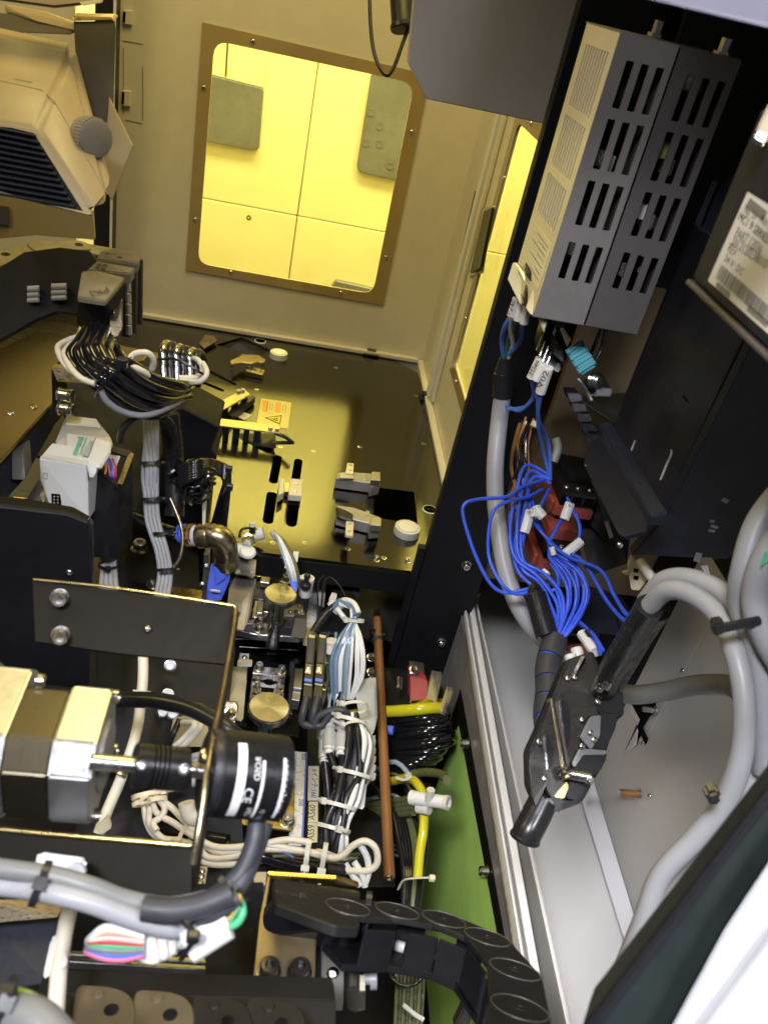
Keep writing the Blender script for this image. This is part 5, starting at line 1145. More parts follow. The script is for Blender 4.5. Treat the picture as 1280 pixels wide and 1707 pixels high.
for q in ((344, 943, 1.085), (338, 973, 1.09), (336, 975, 1.10)): sc_(D(*q), (D(*q), (CAM-D(*q)).normalized()), .004, mpf, 'button')
# ---- pneumatic valve block with clear knob
vb = T('valve_block', 'grey valve block with white fittings and screws beside the brass elbow', 'valve')
pr('top_plate', [(396, 876), (431, 880), (428, 934), (394, 930)], Zp(-.045), .012, 'satin_steel', vb, bevel=.0006)
pr('body', [(393, 928), (429, 932), (426, 962), (392, 957)], Zp(-.062), .05, 'alu_matte', vb, bevel=.001)
hu('front_face', [(394, 929, 1.235), (428, 933, 1.235), (425, 962, 1.215), (392, 957, 1.215)], 'alu_matte', vb, ext=V((0, .02, -.01)), bevel=.0008)
for q in ((398, 953, 1.211), (420, 955, 1.211)): hu('lamp_mark', [(q[0]-1.5, q[1]-3, q[2]), (q[0]+1.5, q[1]-3, q[2]), (q[0]+2.5, q[1]+1, q[2]), (q[0]-2.5, q[1]+1, q[2])], 'white_plastic', vb, ext=V((0, .001, 0)), bevel=0)
cy('white_port', (397, 918, 1.215), (414, 914, 1.215), .0105, 'white_plastic', vb)
la('white_port_ring', D(413, 922, 1.205), V((0, -.3, .9)), [(0, .011), (.003, .012), (.006, .010), (.007, .004), (.0071, 0)], 'white_plastic', vb)
cy('white_port', (424, 892, 1.235), (440, 888, 1.235), .0095, 'white_plastic', vb)
hu('fitting_body', [(405, 890, 1.225), (422, 886, 1.225), (428, 900, 1.215), (420, 912, 1.215), (405, 908, 1.215)], 'white_plastic', vb, ext=V((0, .012, -.006)), bevel=.003)
la('hex_port', D(414, 901, 1.208), V((.05, -.5, .8)), [(0, .010), (.005, .010), (.0055, .006), (.002, .0055), (.002, 0)], 'nickel', vb, 6)
cy('stem', (421, 888, 1.220), (421, 876, 1.215), .0045, 'black_plastic', vb, 14); cy('clear_button', (421, 878, 1.215), (421, 871, 1.213), .0042, 'label_white', vb, 14)
mk('hose_loop', tube_bm(cr([D(400, 896, 1.215), D(402, 884, 1.225), D(414, 880, 1.230), D(430, 884, 1.230)], 6), .002, 8), 'rubber_black', vb, smooth=50)
for q in ((427, 905), (427, 922), (400, 926)): sc_(q, Zp(-.044), .0035, vb, 'button')
# ---- grey cylinder block
cb = T('grey_air_cylinder', 'square grey air cylinder with a round brass port on top', 'cylinder')
pr('top', [(386, 959), (424, 961), (421, 985), (381, 981)], Zp(-.055), .008, 'alu', cb, bevel=.001)
hu('body', [(381, 981, 1.220), (420, 985, 1.215), (408, 1052, 1.165), (372, 1046, 1.165)], 'alu_matte', cb, ext=V((.006, .03, 0)), bevel=.0015)
la('port_ring', hit(404, 972, Zp(-.054)), V((0, 0, 1)), [(0, .0135), (.0025, .013), (.0025, .0105), (-.003, .010), (-.003, 0)], 'nickel', cb, 28)
la('port_plug', hit(404, 973, Zp(-.056)), V((0, 0, 1)), [(0, .009), (.003, .006), (.005, .002), (.005, 0)], 'brass', cb, 16)
bars('qr_area', [((392, 1005), (403, 1007), .001), ((392, 1010), (403, 1012), .001), ((391, 1015), (402, 1017), .001), ((391, 1020), (401, 1022), .001)], (D(392, 1010, 1.190), (CAM-D(392, 1010, 1.190)).normalized()), 'ink_grey', cb, .0015, .012) if False else None
hu('data_plate', [(391, 1001, 1.193), (404, 1003, 1.193), (402, 1022, 1.180), (390, 1020, 1.180)], 'ink_grey', cb, ext=V((0, .001, 0)), bevel=0)
# ---- stage body
stg = T('linear_stage', 'black linear stage with bright machined carriage plates and socket screws', 'linear stage')
pr('bed', [(392, 1040), (500, 1052), (520, 1060), (500, 1110), (500, 1230), (395, 1210), (386, 1060)], Zp(-.20), .03, 'black_anodized', stg, bevel=.001)
pr('front_plate', [(385, 1048), (395, 1030), (440, 1038), (470, 1045), (505, 1052), (500, 1062), (430, 1058)], Zp(-.097), .012, 'satin_steel', stg, bevel=.001)
pr('carriage', [(422, 960), (520, 968), (512, 1055), (408, 1042)], Zp(-.10), .02, 'dark_grey_metal', stg, bevel=.001)
pr('alu_pad', [(428, 968), (448, 968), (440, 1000), (424, 998)], Zp(-.085), .008, 'alu_matte', stg)
pr('alu_pad', [(425, 1000), (438, 1000), (432, 1030), (420, 1028)], Zp(-.087), .008, 'alu', stg)
pr('alu_pad', [(462, 1008), (505, 1006), (508, 1028), (452, 1026)], Zp(-.085), .008, 'alu_matte', stg)
pr('post_plate', [(446, 905), (462, 906), (450, 972), (434, 970)], Zp(-.06), .01, 'alu', stg, bevel=.0008)
pr('mark_plate', [(450, 905), (466, 906), (462, 920), (448, 919)], Zp(-.055), .003, 'label_cream', stg)
tx('19', (452, 916), (461, 917), Zp(-.055), 'ink', stg, h=.007)
pr('back_plate', [(466, 906), (518, 910), (514, 943), (462, 938)], Zp(-.07), .008, 'satin_steel', stg, bevel=.0008)
pr('number_plate', [(482, 908), (516, 912), (515, 920), (480, 916)], Zp(-.058), .003, 'label_cream', stg)
tx('9.22', (484, 916), (507, 918), Zp(-.058), 'ink', stg, h=.007)
hu('white_tag', [(489, 920, 1.2), (498, 921, 1.2), (496, 938, 1.19), (488, 930, 1.19)], 'print_white', stg, ext=V((0, .002, 0)), bevel=.0005)
la('dark_port', hit(496, 930, Zp(-.068)), V((0, 0, 1)), [(0, .007), (.002, .006), (.002, 0)], 'matte_black', stg)
for q in ((506, 923), (504, 937)): sc_(q, Zp(-.069), .0035, stg, 'button')
pr('clear_block', [(457, 936), (474, 938), (468, 972), (452, 970)], Zp(-.08), .01, 'grey_plastic', stg, bevel=.001)
for q in ((432, 955), (431, 965)): sc_(q, Zp(-.09), .0052, stg, 'washer')
for q in ((434, 1036), (432, 1050)): sc_(q, Zp(-.088), .0062, stg, 'washer')
for q in ((500, 1010), (498, 1020), (503, 1018)): sc_(q, Zp(-.084), .003, stg, 'button')
hu('block', [(492, 1030, 1.17), (512, 1032, 1.17), (508, 1065, 1.15), (485, 1062, 1.15)], 'sheath_blackgrey', stg, ext=V((0, .02, -.01)), bevel=.0008)
pr('slot_face', [(452, 1062), (466, 1062), (464, 1100), (450, 1100)], Zp(-.195), .004, 'hole_black', stg, bevel=0)
pr('bright_bar', [(446, 1086), (462, 1087), (462, 1090), (446, 1089)], Zp(-.19), .003, 'alu', stg, bevel=0)
for (a, b, c, d) in ((392, 1065, 500, 1070), (400, 1078, 498, 1084)): tu('groove_edge', [hit(a, b, Zp(-.169)), hit(c, d, Zp(-.169))], .0009, 'satin_steel', stg, 6)
for (a, b, c_, d_, m_) in ((430, 1002, 440, 1022, 'alu'), (442, 1004, 449, 1020, 'steel'), (476, 1032, 490, 1046, 'sheath_blackgrey'), (494, 1036, 504, 1050, 'black_plastic'), (412, 1032, 424, 1040, 'alu_matte')):
    pr('spacer_block', [(a, b), (c_, b+1), (c_-2, d_), (a-2, d_-1)], Zp(-.08), .018, m_, stg, bevel=.0008)
for q in ((484, 1020), (493, 1022), (456, 1040), (470, 1036), (500, 1042), (420, 1000), (418, 1016)): sc_(q, Zp(-.0795 if q[1] > 1030 else -.0845), .0036, stg, 'socket' if q[0] % 2 else 'button', 'nickel')
for q in ((403, 1062), (430, 1066), (480, 1073), (402, 1100), (494, 1104)): sc_(q, Zp(-.169), .004, stg, 'socket', 'gunmetal')
pr('side_rail', [(398, 1095), (410, 1096), (404, 1180), (392, 1178)], Zp(-.18), .012, 'alu_matte', stg, bevel=.0008)
pr('side_rail', [(484, 1102), (492, 1103), (488, 1190), (480, 1188)], Zp(-.18), .012, 'dark_grey_metal', stg, bevel=.0008)
# second carriage
sc2 = T('small_carriage', 'small bright machined carriage block with four screws above the lower knob', 'carriage')
pr('top_bar', [(424, 1109), (478, 1115), (476, 1128), (421, 1122)], Zp(-.135), .012, 'turned_alu', sc2, bevel=.0008)
pr('body', [(421, 1124), (476, 1130), (472, 1170), (416, 1164)], Zp(-.15), .02, 'satin_steel', sc2, bevel=.0008)
for q in ((432, 1114), (469, 1119)): sc_(q, Zp(-.135), .0058, sc2, 'washer')
for q in ((430, 1133), (429, 1146), (427, 1157), (467, 1136), (466, 1149), (464, 1160)): sc_(q, Zp(-.15), .0045, sc2, 'washer')
la('bore', hit(449, 1134, Zp(-.1495)), V((0, 0, 1)), [(0, .0095), (.001, .009), (.001, 0)], 'hole_black', sc2, 24)
hu('slot', [(436, 1147, 1.10), (457, 1149, 1.10), (456, 1155, 1.10), (435, 1153, 1.10)], 'hole_black', sc2, ext=V((0, .002, 0)), bevel=0)
# ---- knobs
def knob(label, cpx, rr, z, hh, stem):
    k = T('thumb_knob', label, 'knob', 'round turned metal knobs'); c = hit(*cpx, Zp(z))
    la('knob_disc', c-V((0, 0, hh)), V((0, 0, 1)), [(0, rr*.93), (.0012, rr), (hh-.0015, rr), (hh, rr*.95), (hh, 0)], 'turned_alu', k, 64)
    u_, v_ = V((1, 0, 0)), V((0, 1, 0)); bm = bmesh.new()
    for i in range(72):
        a = 2*math.pi*i/72; q = c+(u_*math.cos(a)+v_*math.sin(a))*(rr+.0001); tube_bm([q-V((0, 0, .002)), q-V((0, 0, hh-.0015))], .0006, 4, bm)
    mk('knurl_ridges', bm, 'steel', k)
    if stem: la('stem', c-V((0, 0, hh)), V((0, 0, -1)), [(0, stem[0]), (stem[1], stem[0])], 'steel', k, 32)
    return k
knob('upper turned knob with knurled rim standing on a round steel stem', (468, 989), .0232, -.02, .011, (.0105, .09))
knob('lower turned knob with a spun gold reflection beside the sensors', (449, 1178), .0258, -.05, .012, (.010, .07))
# ---- bleed valves + wires
bvv = T('bleed_valve', 'bronze needle valve standing behind the upper knob', 'valve')
la('valve', D(475, 975, 1.23), V((0, .1, 1)), [(0, .009), (.008, .009), (.009, .006), (.018, .0055), (.019, .0035), (.024, .0035), (.026, .0055), (.031, .005), (.032, 0)], 'nickel', bvv, 16)
bvv = T('bleed_valve', 'dark needle valve set in a white plastic cup beside the ruler', 'valve')
la('cup', D(508, 992, 1.20), V((0, .1, 1)), [(0, .009), (.004, .010), (.030, .010), (.031, .008), (.031, 0)], 'white_plastic', bvv, 20)
la('valve', D(509, 979, 1.18), V((0, .1, 1)), [(0, .0075), (.006, .008), (.009, .004), (.016, .0035), (.018, .005), (.021, .0045), (.022, 0)], 'black_metal', bvv, 16)
pr('lug', [(501, 944), (516, 946), (514, 960), (499, 958)], Zp(-.05), .003, 'satin_steel', bvv); sc_((508, 949), Zp(-.05), .005, bvv, 'button')
tsw = T('pneumatic_tube_pair', 'pair of clear white tubes arching from behind the block to the blue plug', 'tubes')
for i, (m_, o) in enumerate((('cable_white', 0), ('cable_white', 5), ('tube_olive', 10), ('clear_tube', -4))):
    tu('tube', [(456, 890, 1.19), (466+o*.5, 900, 1.17), (478+o, 930, 1.16), (486+o, 955, 1.16), (490+o*.8, 972, 1.17)], .0026, m_, tsw, 10)
cy('tube_cap', (455, 888, 1.19), (462, 900, 1.18), .0045, 'grey_plastic', tsw, 14)
bcn = T('blue_connector', 'bright blue connector sleeve beside the upper knob', 'connector')
hu('sleeve', [(482, 960, 1.17), (496, 963, 1.17), (497, 982, 1.16), (493, 990, 1.15), (484, 975, 1.16)], 'fitting_blue', bcn, ext=V((0, .010, -.004)), bevel=.001)
hu('white_cap', [(493, 961, 1.165), (504, 959, 1.165), (506, 965, 1.165), (497, 967, 1.165)], 'white_plastic', bcn, ext=V((0, .006, -.004)), bevel=.001)
# ---- rulers
def ruler(label, q0, q1, w_, z, m0, nums, seg0):
    r = T('steel_ruler', label, 'ruler', 'steel rulers along the stage'); pl = Zp(z)
    a, b = hit(*q0, pl), hit(*q1, pl); d = (b-a).normalized(); s = d.cross(V((0, 0, 1))); L = (b-a).length
    if s.x < 0: s = -s
    mk('blade', prism_bm([a, b, b+s*w_, a+s*w_], pl[1], .0012, bevel=.0002), 'ruler_white', r)
    mk('blue_edge', prism_bm([a+s*(w_+.0002), b+s*(w_+.0002), b+s*(w_+.0022), a+s*(w_+.0022)], pl[1], .0016), 'ruler_blue', r)
    n = int(L/.0022); S = []
    for i in range(n):
        t = a+d*(i*.0022+.001); l = w_*(.55 if i % 10 == 0 else .42 if i % 5 == 0 else .25); S.append((t+V((0, 0, .0002)), t+s*l+V((0, 0, .0002))))
    bars('graduations', S, pl, 'ink', r, .00042, .0)
    for t, s_ in nums:
        c = a+(b-a)*t+V((0, 0, .0003)); tx(s_, c+s*w_*.62-d*.004, c+s*w_*.62+d*.006, Zp(z+.0003), 'ink', r, h=.0058, proud=0)
    return r
ruler('far steel ruler lying beside the needle valves and upper sensor leads', (522, 950), (505, 1075), .0145, -.10, None, ((.02, '400'), (.5, '350')), 0)
ruler('near steel ruler marked 300 and 200 beside the white printed label', (491, 1252), (481, 1408), .0150, -.12, None, ((.05, '300'), (.56, '200')), 0)
# labels near ruler
for nm, lbl, pts, s, a, b, m_, h_ in (
    ('printed_label', 'white strip label printed 6インチ:160 beside the near ruler', [(514, 1277), (532, 1277), (531, 1334), (513, 1334)], '6インチ:160', (521, 1282), (519, 1329), 'label_white', .0075),
    ('printed_label', 'yellowish strip label printed AS60, the upper of two in line', [(515, 1336), (530, 1336), (530, 1370), (514, 1370)], 'AS60', (524.5, 1367), (526, 1342), 'label_cream', .0085),
    ('printed_label', 'yellowish strip label printed AS59, the lower of two in line', [(513.5, 1371), (529.5, 1371), (529, 1404), (513, 1404)], 'AS59', (523, 1401), (524.5, 1376), 'label_cream', .0085)):
    l = T(nm, lbl, 'label'); pr('strip', pts, Zp(-.13), .0008, m_, l, bevel=0)
    tx(s, a, b, Zp(-.13), 'ink', l, h=h_, up=1)
pr('label_rail', [(514, 1150), (540, 1150), (533, 1420), (508, 1420)], Zp(-.133), .05, 'black_anodized', None, label='black channel carrying the printed strip labels beside the near ruler', cat='channel')
l = T('printed_label', 'narrow white label strip above the sensors next to the far ruler', 'label')
pr('strip', [(533, 962), (545, 963), (540, 1012), (529, 1008)], Zp(-.095), .0008, 'label_white', l, bevel=0); tx('インチ:200', (540, 966), (535, 1004), Zp(-.095), 'ink', l, h=.005)
# ---- black sensors
for i, (x, lb) in enumerate(((520, 'left black amplifier sensor with a blue band'), (538, 'right black amplifier sensor with a blue band'))):
    s = T('sensor_amplifier', lb, 'sensor', 'pair of slim sensor amplifiers')
    pl = P3((x, 1056, 1.10), (x+14, 1058, 1.10), (x-8, 1160, 1.03))
    pr('body', [(x-7, 1056), (x+7, 1058), (x-1, 1165), (x-15, 1163)], pl, .022, 'black_plastic', s, bevel=.0012, seg=2)
    pr('clear_lid', [(x-5, 1064), (x+5, 1066), (x+1, 1105), (x-9, 1104)], off(pl, .0012), .001, 'sheath_blackgrey', s, bevel=.0004)
    pr('bright_end', [(x-6, 1057), (x+6, 1059), (x+5, 1064), (x-6, 1062)], off(pl, .0016), .002, 'satin_steel', s, bevel=.0004)
    pr('display', [(x-10, 1106), (x+1, 1108), (x-2, 1124), (x-12, 1122)], off(pl, .0014), .001, 'nickel', s, bevel=.0004)
    pr('button', [(x-8, 1111), (x-3, 1112), (x-5, 1121), (x-10, 1120)], off(pl, .0024), .001, 'label_white', s, r=.001, bevel=.0003)
    pr('blue_band', [(x-12, 1130), (x, 1132), (x-1, 1137), (x-13, 1135)], off(pl, .0012), .001, 'wire_blue', s, bevel=.0002)
    pr('band', [(x-13, 1139), (x, 1141), (x-1, 1143), (x-13, 1141)], off(pl, .0012), .001, 'cable_grey', s, bevel=0)
    tu('lead', [(x-8, 1162, 1.03), (x-14, 1185, 1.02), (x-16, 1205, 1.02), (x-2 if i else x+4, 1210, 1.02), (x+10, 1195, 1.02), (555, 1184, 1.02), (575, 1186, 1.02), (588, 1205, 1.03)], .0046, 'sheath_blackgrey', s, 12)
sm = T('alu_stack', 'stack of bright aluminium blocks left of the sensors', 'block')
pr('block', [(492, 1113), (506, 1114), (503, 1148), (489, 1146)], Zp(-.145), .02, 'alu', sm); pr('block', [(488, 1151), (502, 1153), (500, 1168), (486, 1166)], Zp(-.15), .02, 'alu', sm)
clm = T('sensor_side_block', 'black block with two bright screws right of the sensors', 'block')
pr('block', [(540, 1088), (552, 1090), (548, 1172), (534, 1170)], Zp(-.155), .03, 'black_plastic', clm)
for q in ((545, 1101), (543, 1146)): sc_(q, Zp(-.154), .005, clm, 'washer')
# ---- white and blue cable bundle
wb = T('white_blue_tube_bundle', 'bulging bundle of white cables and clear blue tubes tied at the top', 'cable bundle')
TP = (590, 1033, 1.10); BT = (582, 1160, 1.10)
for i, (dx, m_, r_) in enumerate(((-36, 'tube_blue', .0030), (-28, 'clear_tube', .0028), (-25, 'tube_blue', .003), (10, 'cable_white', .0024), (-11, 'clear_tube', .003), (-22, 'cable_white', .0028), (-14, 'tube_blue', .0034), (-8, 'clear_tube', .003), (-2, 'cable_white', .0028), (6, 'cable_white', .0026), (16, 'cable_white', .0026), (20, 'cable_white', .0026), (-30, 'tube_blue', .003), (-18, 'cable_white', .0024))):
    j = ((i*7) % 5-2)
    tu('cable', [(572+j*3, 1000+i % 3*4, 1.12), (586+j, 1014, 1.11), (590+j*1.5, 1033, 1.10), (590+dx*.55+j, 1060, 1.09), (588+dx*.95, 1095, 1.085), (588+dx*.8 if dx > 0 else 585+dx*.9, 1130, 1.09), (582+dx*(.3 if dx > 0 else .75), 1165, 1.10)], r_*.78, m_, wb, 10)
tie((592, 1034, 1.10), D(589, 1050, 1.1)-D(592, 1020, 1.1), .0115, .008, 'nylon', wb, w=.002, tail=.004, head_ang=1.2)
tu('bundle_top', [(556, 1015, 1.13), (566, 1003, 1.125), (580, 1002, 1.12), (592, 1012, 1.11), (594, 1026, 1.10)], .0045, 'tube_blue', wb, 12); tu('bundle_top', [(558, 1022, 1.12), (570, 1010, 1.12), (584, 1010, 1.115), (590, 1024, 1.105)], .004, 'clear_tube', wb, 12); tu('bundle_top', [(560, 1010, 1.13), (574, 1000, 1.12), (590, 1006, 1.11), (598, 1022, 1.10)], .0035, 'cable_white', wb, 12)
tu('thin_lead', [(530, 1080, 1.10), (536, 1010, 1.14), (541, 970, 1.16), (552, 963, 1.16), (568, 980, 1.15), (580, 1004, 1.13)], .0012, 'rubber_black', wb, 6)
tu('thin_lead', [(535, 1075, 1.10), (531, 1020, 1.13), (530, 975, 1.15), (540, 960, 1.16)], .0012, 'rubber_black', wb, 6)
tu('sleeve', [(522, 1055, 1.11), (535, 1035, 1.12), (550, 1018, 1.13), (568, 1005, 1.13)], .006, 'rubber_black', wb, 10)
cy('white_stub', (561, 1014, 1.11), (577, 1034, 1.11), .0035, 'cable_white', wb, 10)
cy('white_bush', (553, 1070, 1.10), (550, 1090, 1.10), .0075, 'offwhite_plastic', wb, 18); cy('white_bush_rim', (553.5, 1067, 1.099), (553, 1071, 1.10), .0088, 'offwhite_plastic', wb, 18)
tk2 = T('terminal_fan', 'dark fan like terminal unit with white tabs under the table front edge', 'terminal block')
hu('body', [(558, 950, 1.32), (592, 955, 1.32), (590, 992, 1.30), (556, 985, 1.30)], 'black_plastic', tk2, ext=V((0, .03, 0)))
hu('side', [(592, 955, 1.315), (602, 960, 1.315), (598, 1000, 1.30), (588, 990, 1.30)], 'navy_black', tk2, ext=V((0, .02, 0)))
for i in range(3): hu('white_tab', [(574, 956+i*7, 1.312), (590, 958+i*7, 1.312), (590, 961+i*7, 1.31), (574, 959+i*7, 1.31)], 'white_plastic' if i < 2 else 'grey_plastic', tk2, ext=V((0, .002, 0)), bevel=0)
hu('bracket', [(553, 990, 1.25), (562, 992, 1.25), (560, 1003, 1.24), (548, 1002, 1.24)], 'white_plastic', tk2, ext=V((0, .004, 0)))
cy('white_plug', (560, 1000, 1.2), (549, 1010, 1.2), .005, 'white_plastic', tk2, 12)
rd = T('red_sensor', 'dark red part with white leads hanging under the table front edge', 'sensor')
hu('body', [(640, 952, 1.34), (684, 962, 1.34), (681, 978, 1.33), (672, 975, 1.33), (660, 968, 1.33)], 'dull_red', rd, ext=V((0, .02, 0)))
hu('foot', [(684, 975, 1.32), (690, 980, 1.32), (688, 990, 1.32), (683, 986, 1.32)], 'dull_red', rd, ext=V((0, .01, 0)))
for o in (0, 2): tu('lead', [(622, 950+o, 1.33), (640, 963+o, 1.31), (662, 976+o, 1.31), (678, 985+o, 1.31), (690, 986+o, 1.31)], .0016, 'cable_white' if o else 'cable_cream', rd, 6)
# ---- copper pipe
pp2 = T('copper_rod', 'long straight brown copper rod running towards the camera', 'rod')
e0, e1 = hit(628, 1022, Zp(-.10)), hit(649, 1463, Zp(-.10))
cy('rod', e0+(e1-e0)*.03, e1, .0066, 'copper', pp2, 24, bevel=.1)
for k in range(3): la('end_thread', e0+(e1-e0)*(.008*k), (e0-e1), [(0, .0050), (.003, .0055), (.005, .0048)], 'brass_old', pp2, 16)
la('cut_end', e1, (e1-e0), [(.0002, .0055), (.002, .0050), (.002, .003), (-.002, .003), (-.002, 0)], 'brass_old', pp2, 20)
ob('clamp', hit(629, 1060, Zp(-.105)), V((1, 0, 0)), V((0, 1, 0)), V((0, 0, 1)), (.024, .012, .020), 'black_plastic', pp2, bevel=.002)
la('clamp_ring', hit(629, 1066, Zp(-.10)), (e1-e0), [(0, .0085), (.004, .009), (.006, .007)], 'sheath_blackgrey', pp2, 20)
# ---- black hose coil + yellow tube
hc_ = T('black_hose_coil', 'coil of glossy black hoses stacked behind the copper rod', 'hose coil')
random.seed(21)
for k in range(17):
    y = 1192+k*5.6; dx = random.uniform(-10, 8) - max(0, k-9)*5; w_ = .0045+random.uniform(-.0008, .001)
    tu('hose', [(585, y+20+random.uniform(-4, 4), 1.24), (640, y+14+random.uniform(-4, 4), 1.19), (700+dx, y+8+random.uniform(-4, 4), 1.15), (742+dx, y+random.uniform(-6, 6), 1.16), (735+dx, y-8+random.uniform(-4, 4), 1.24), (650, y-4, 1.30), (590, y+2, 1.32)], w_, 'pu_black', hc_, 10)
cy('blue_collar', (632, 1215, 1.15), (656, 1218, 1.145), .0065, 'fitting_blue', hc_, 18)
yt = T('yellow_tube', 'fat yellow tube bending above the black hose coil', 'tube')
tu('tube', [(570, 1195, 1.22), (620, 1188, 1.18), (680, 1184, 1.15), (720, 1180, 1.15), (738, 1180, 1.17), (730, 1172, 1.22), (690, 1170, 1.27)], .0082, 'tube_yellow', yt, 16)
yt2 = T('yellow_tube_drop', 'yellow tube dropping past the white tee fitting beside the green window', 'tube')
tu('tube', [(640, 1305, 1.10), (680, 1298, 1.05), (698, 1310, 1.02), (706, 1335, 1.0), (706, 1380, .98), (700, 1420, .97), (696, 1465, .96)], .0056, 'tube_yellow', yt2, 14)
cy('tie_block', (680, 1290, 1.04), (682, 1300, 1.04), .005, 'nylon', yt2, 8)
mk('cable_tie', tube_bm(cr([D(660, 1296, 1.045), D(672, 1300, 1.035), D(684, 1296, 1.03), D(680, 1288, 1.04)], 5), .0018, 6, flat=.5), 'nylon', yt2)
tf = T('white_tee_fitting', 'white plastic push in tee fitting in front of the green window', 'fitting')
cy('barrel', (690, 1330, .985), (744, 1338, .965), .0078, 'white_plastic', tf, 24)
la('mouth', D(744, 1338, .965), D(744, 1338, .965)-D(690, 1330, .985), [(-.002, .0086), (.003, .0088), (.0035, .0055), (-.004, .005), (-.004, 0)], 'offwhite_plastic', tf, 24)
cy('barrel', (696, 1346, .985), (716, 1349, .975), .0068, 'offwhite_plastic', tf, 20)
cy('branch', (714, 1336, .972), (718, 1316, .966), .0050, 'offwhite_plastic', tf, 18)
la('collar', D(690, 1330, .985), D(690, 1330, .985)-D(744, 1338, .965), [(-.001, .0086), (.004, .0086), (.005, .0075), (.005, 0)], 'white_plastic', tf, 24)
# hanging black hoses bottom
bh = T('lower_hose_bundle', 'black hoses and clear tubes running down beside the green window, tied near the bottom', 'hose bundle')
random.seed(5)
for k in range(9):
    x = 632+k*5.5
    tu('hose', [(600+k*8, 1290+k*5, 1.14), (x+15, 1340+k*3, 1.08), (x+32, 1400, 1.04), (x+42-k*2, 1460, 1.0), (x+40-k*3, 1540, .97), (x+36-k*4, 1640, .95), (x+34-k*4, 1720, .94)], random.uniform(.0030, .0052), random.choice(['pu_black', 'pu_black', 'rubber_black', 'tube_olive']), bh, 10)
tu('hose', [(745, 1300, 1.0), (732, 1290, 1.04), (700, 1288, 1.08), (660, 1300, 1.12)], .0055, 'tube_olive', bh, 12)
mk('cable_tie', tube_bm(cr([D(664, 1482, .96), D(672, 1468, .955), D(690, 1464, .95), D(716, 1463, .95)], 5), .0026, 6, flat=.4), 'nylon', bh)
ob('tie_head', D(720, 1464, .947), V((1, 0, 0)), V((0, 1, 0)), V((0, 0, 1)), (.007, .006, .007), 'label_cream', bh, bevel=.001)
for i in range(8):
    tu('clear_tube', [(664+i*6, 1600, .93), (661+i*6.3, 1650, .92), (658+i*6, 1720, .91)], .0022, 'steel' if i % 2 else 'tube_olive', bh, 8)
mk('cable_tie', tube_bm(cr([D(660, 1625, .918), D(668, 1613, .912), D(685, 1612, .91), D(702, 1622, .915)], 5), .0028, 6, flat=.5), 'nylon', bh)
hu('tie_head', [(676, 1606, .908), (686, 1606, .908), (686, 1616, .908), (676, 1616, .908)], 'nylon', bh, ext=V((0, .004, 0)))
tu('black_loop', [(648, 1600, .93), (650, 1625, .91), (668, 1643, .90), (692, 1640, .90), (708, 1622, .905), (712, 1600, .92)], .0022, 'pu_black', bh, 8)
mk('cable_tie', tube_bm(cr([D(672, 1675, .90), D(690, 1690, .895), D(706, 1700, .895)], 5), .0024, 6, flat=.5), 'nylon', bh)
for k in range(4): tu('hose', [(560, 1350+k*6, 1.18), (620, 1342+k*7, 1.12), (690, 1330+k*8, 1.04)], .0045, 'tube_olive', bh, 10)
# dark background boxes lower middle
bg1 = T('black_driver_box', 'plain matte black box under the cables left of the copper rod', 'box')
hu('box', [(583, 1368, 1.08), (640, 1370, 1.08), (660, 1480, 1.0), (560, 1480, 1.0)], 'matte_black', bg1, ext=V((0, .05, -.03)), bevel=.001)
bg2 = T('black_motor_block', 'black motor block with red end plate and screws behind the yellow tube', 'motor')
hu('body', [(608, 1110, 1.34), (700, 1120, 1.32), (740, 1150, 1.28), (730, 1178, 1.25), (615, 1180, 1.27)], 'black_plastic', bg2, ext=V((0, .06, -.03)), bevel=.002)
hu('red_plate', [(684, 1124, 1.27), (706, 1126, 1.27), (713, 1135, 1.26), (712, 1166, 1.24), (684, 1170, 1.24)], 'dull_red', bg2, ext=V((0, .03, -.01)), bevel=.001)
hu('wire_frame', [(682, 1102, 1.29), (706, 1106, 1.29), (708, 1122, 1.28), (684, 1120, 1.28)], 'black_metal', bg2, ext=V((0, .003, 0)), bevel=.001)
for q in ((619, 1096, 1.30), (619, 1121, 1.28), (690, 1117, 1.27)): sc_(D(*q), (D(*q), V((0, -.4, .9)).normalized()), .0055, bg2, 'washer')
la('spring', D(665, 1130, 1.24), D(664, 1150, 1.22)-D(665, 1130, 1.24), [(i*.003, .006 if i % 2 else .0045) for i in range(9)], 'nickel', bg2, 16)
for q in (((720, 1125, 1.20), (738, 1128, 1.20), (728, 1172, 1.16), (710, 1165, 1.17)), ((745, 1152, 1.15), (757, 1154, 1.15), (742, 1195, 1.12), (733, 1190, 1.12))):
    hu('white_arm', list(q), 'alu', bg2, ext=V((0, .01, 0)), bevel=.001)
# ---- ducts / cable group
wd = T('wire_duct', 'light grey slotted wiring duct segments following the cables', 'wire duct')
hu('duct', [(590, 1150, 1.10), (624, 1146, 1.10), (626, 1215, 1.06), (620, 1230, 1.05), (603, 1225, 1.05)], 'grey_plastic', wd, ext=V((.004, .02, 0)), bevel=.001)
hu('duct', [(606, 1140, 1.115), (615, 1135, 1.115), (617, 1150, 1.105), (600, 1152, 1.10)], 'grey_plastic', wd, ext=V((.004, .01, 0)), bevel=.001)
hu('duct', [(609, 1236, 1.05), (620, 1234, 1.05), (616, 1300, 1.01), (609, 1315, 1.005), (600, 1308, 1.01)], 'grey_plastic', wd, ext=V((.006, .01, 0)), bevel=.001)
hu('lid', [(601, 1310, 1.0), (608, 1311, 1.0), (604, 1350, .985), (595, 1348, .985)], 'white_plastic', wd, ext=V((.003, .004, 0)), bevel=.0006)
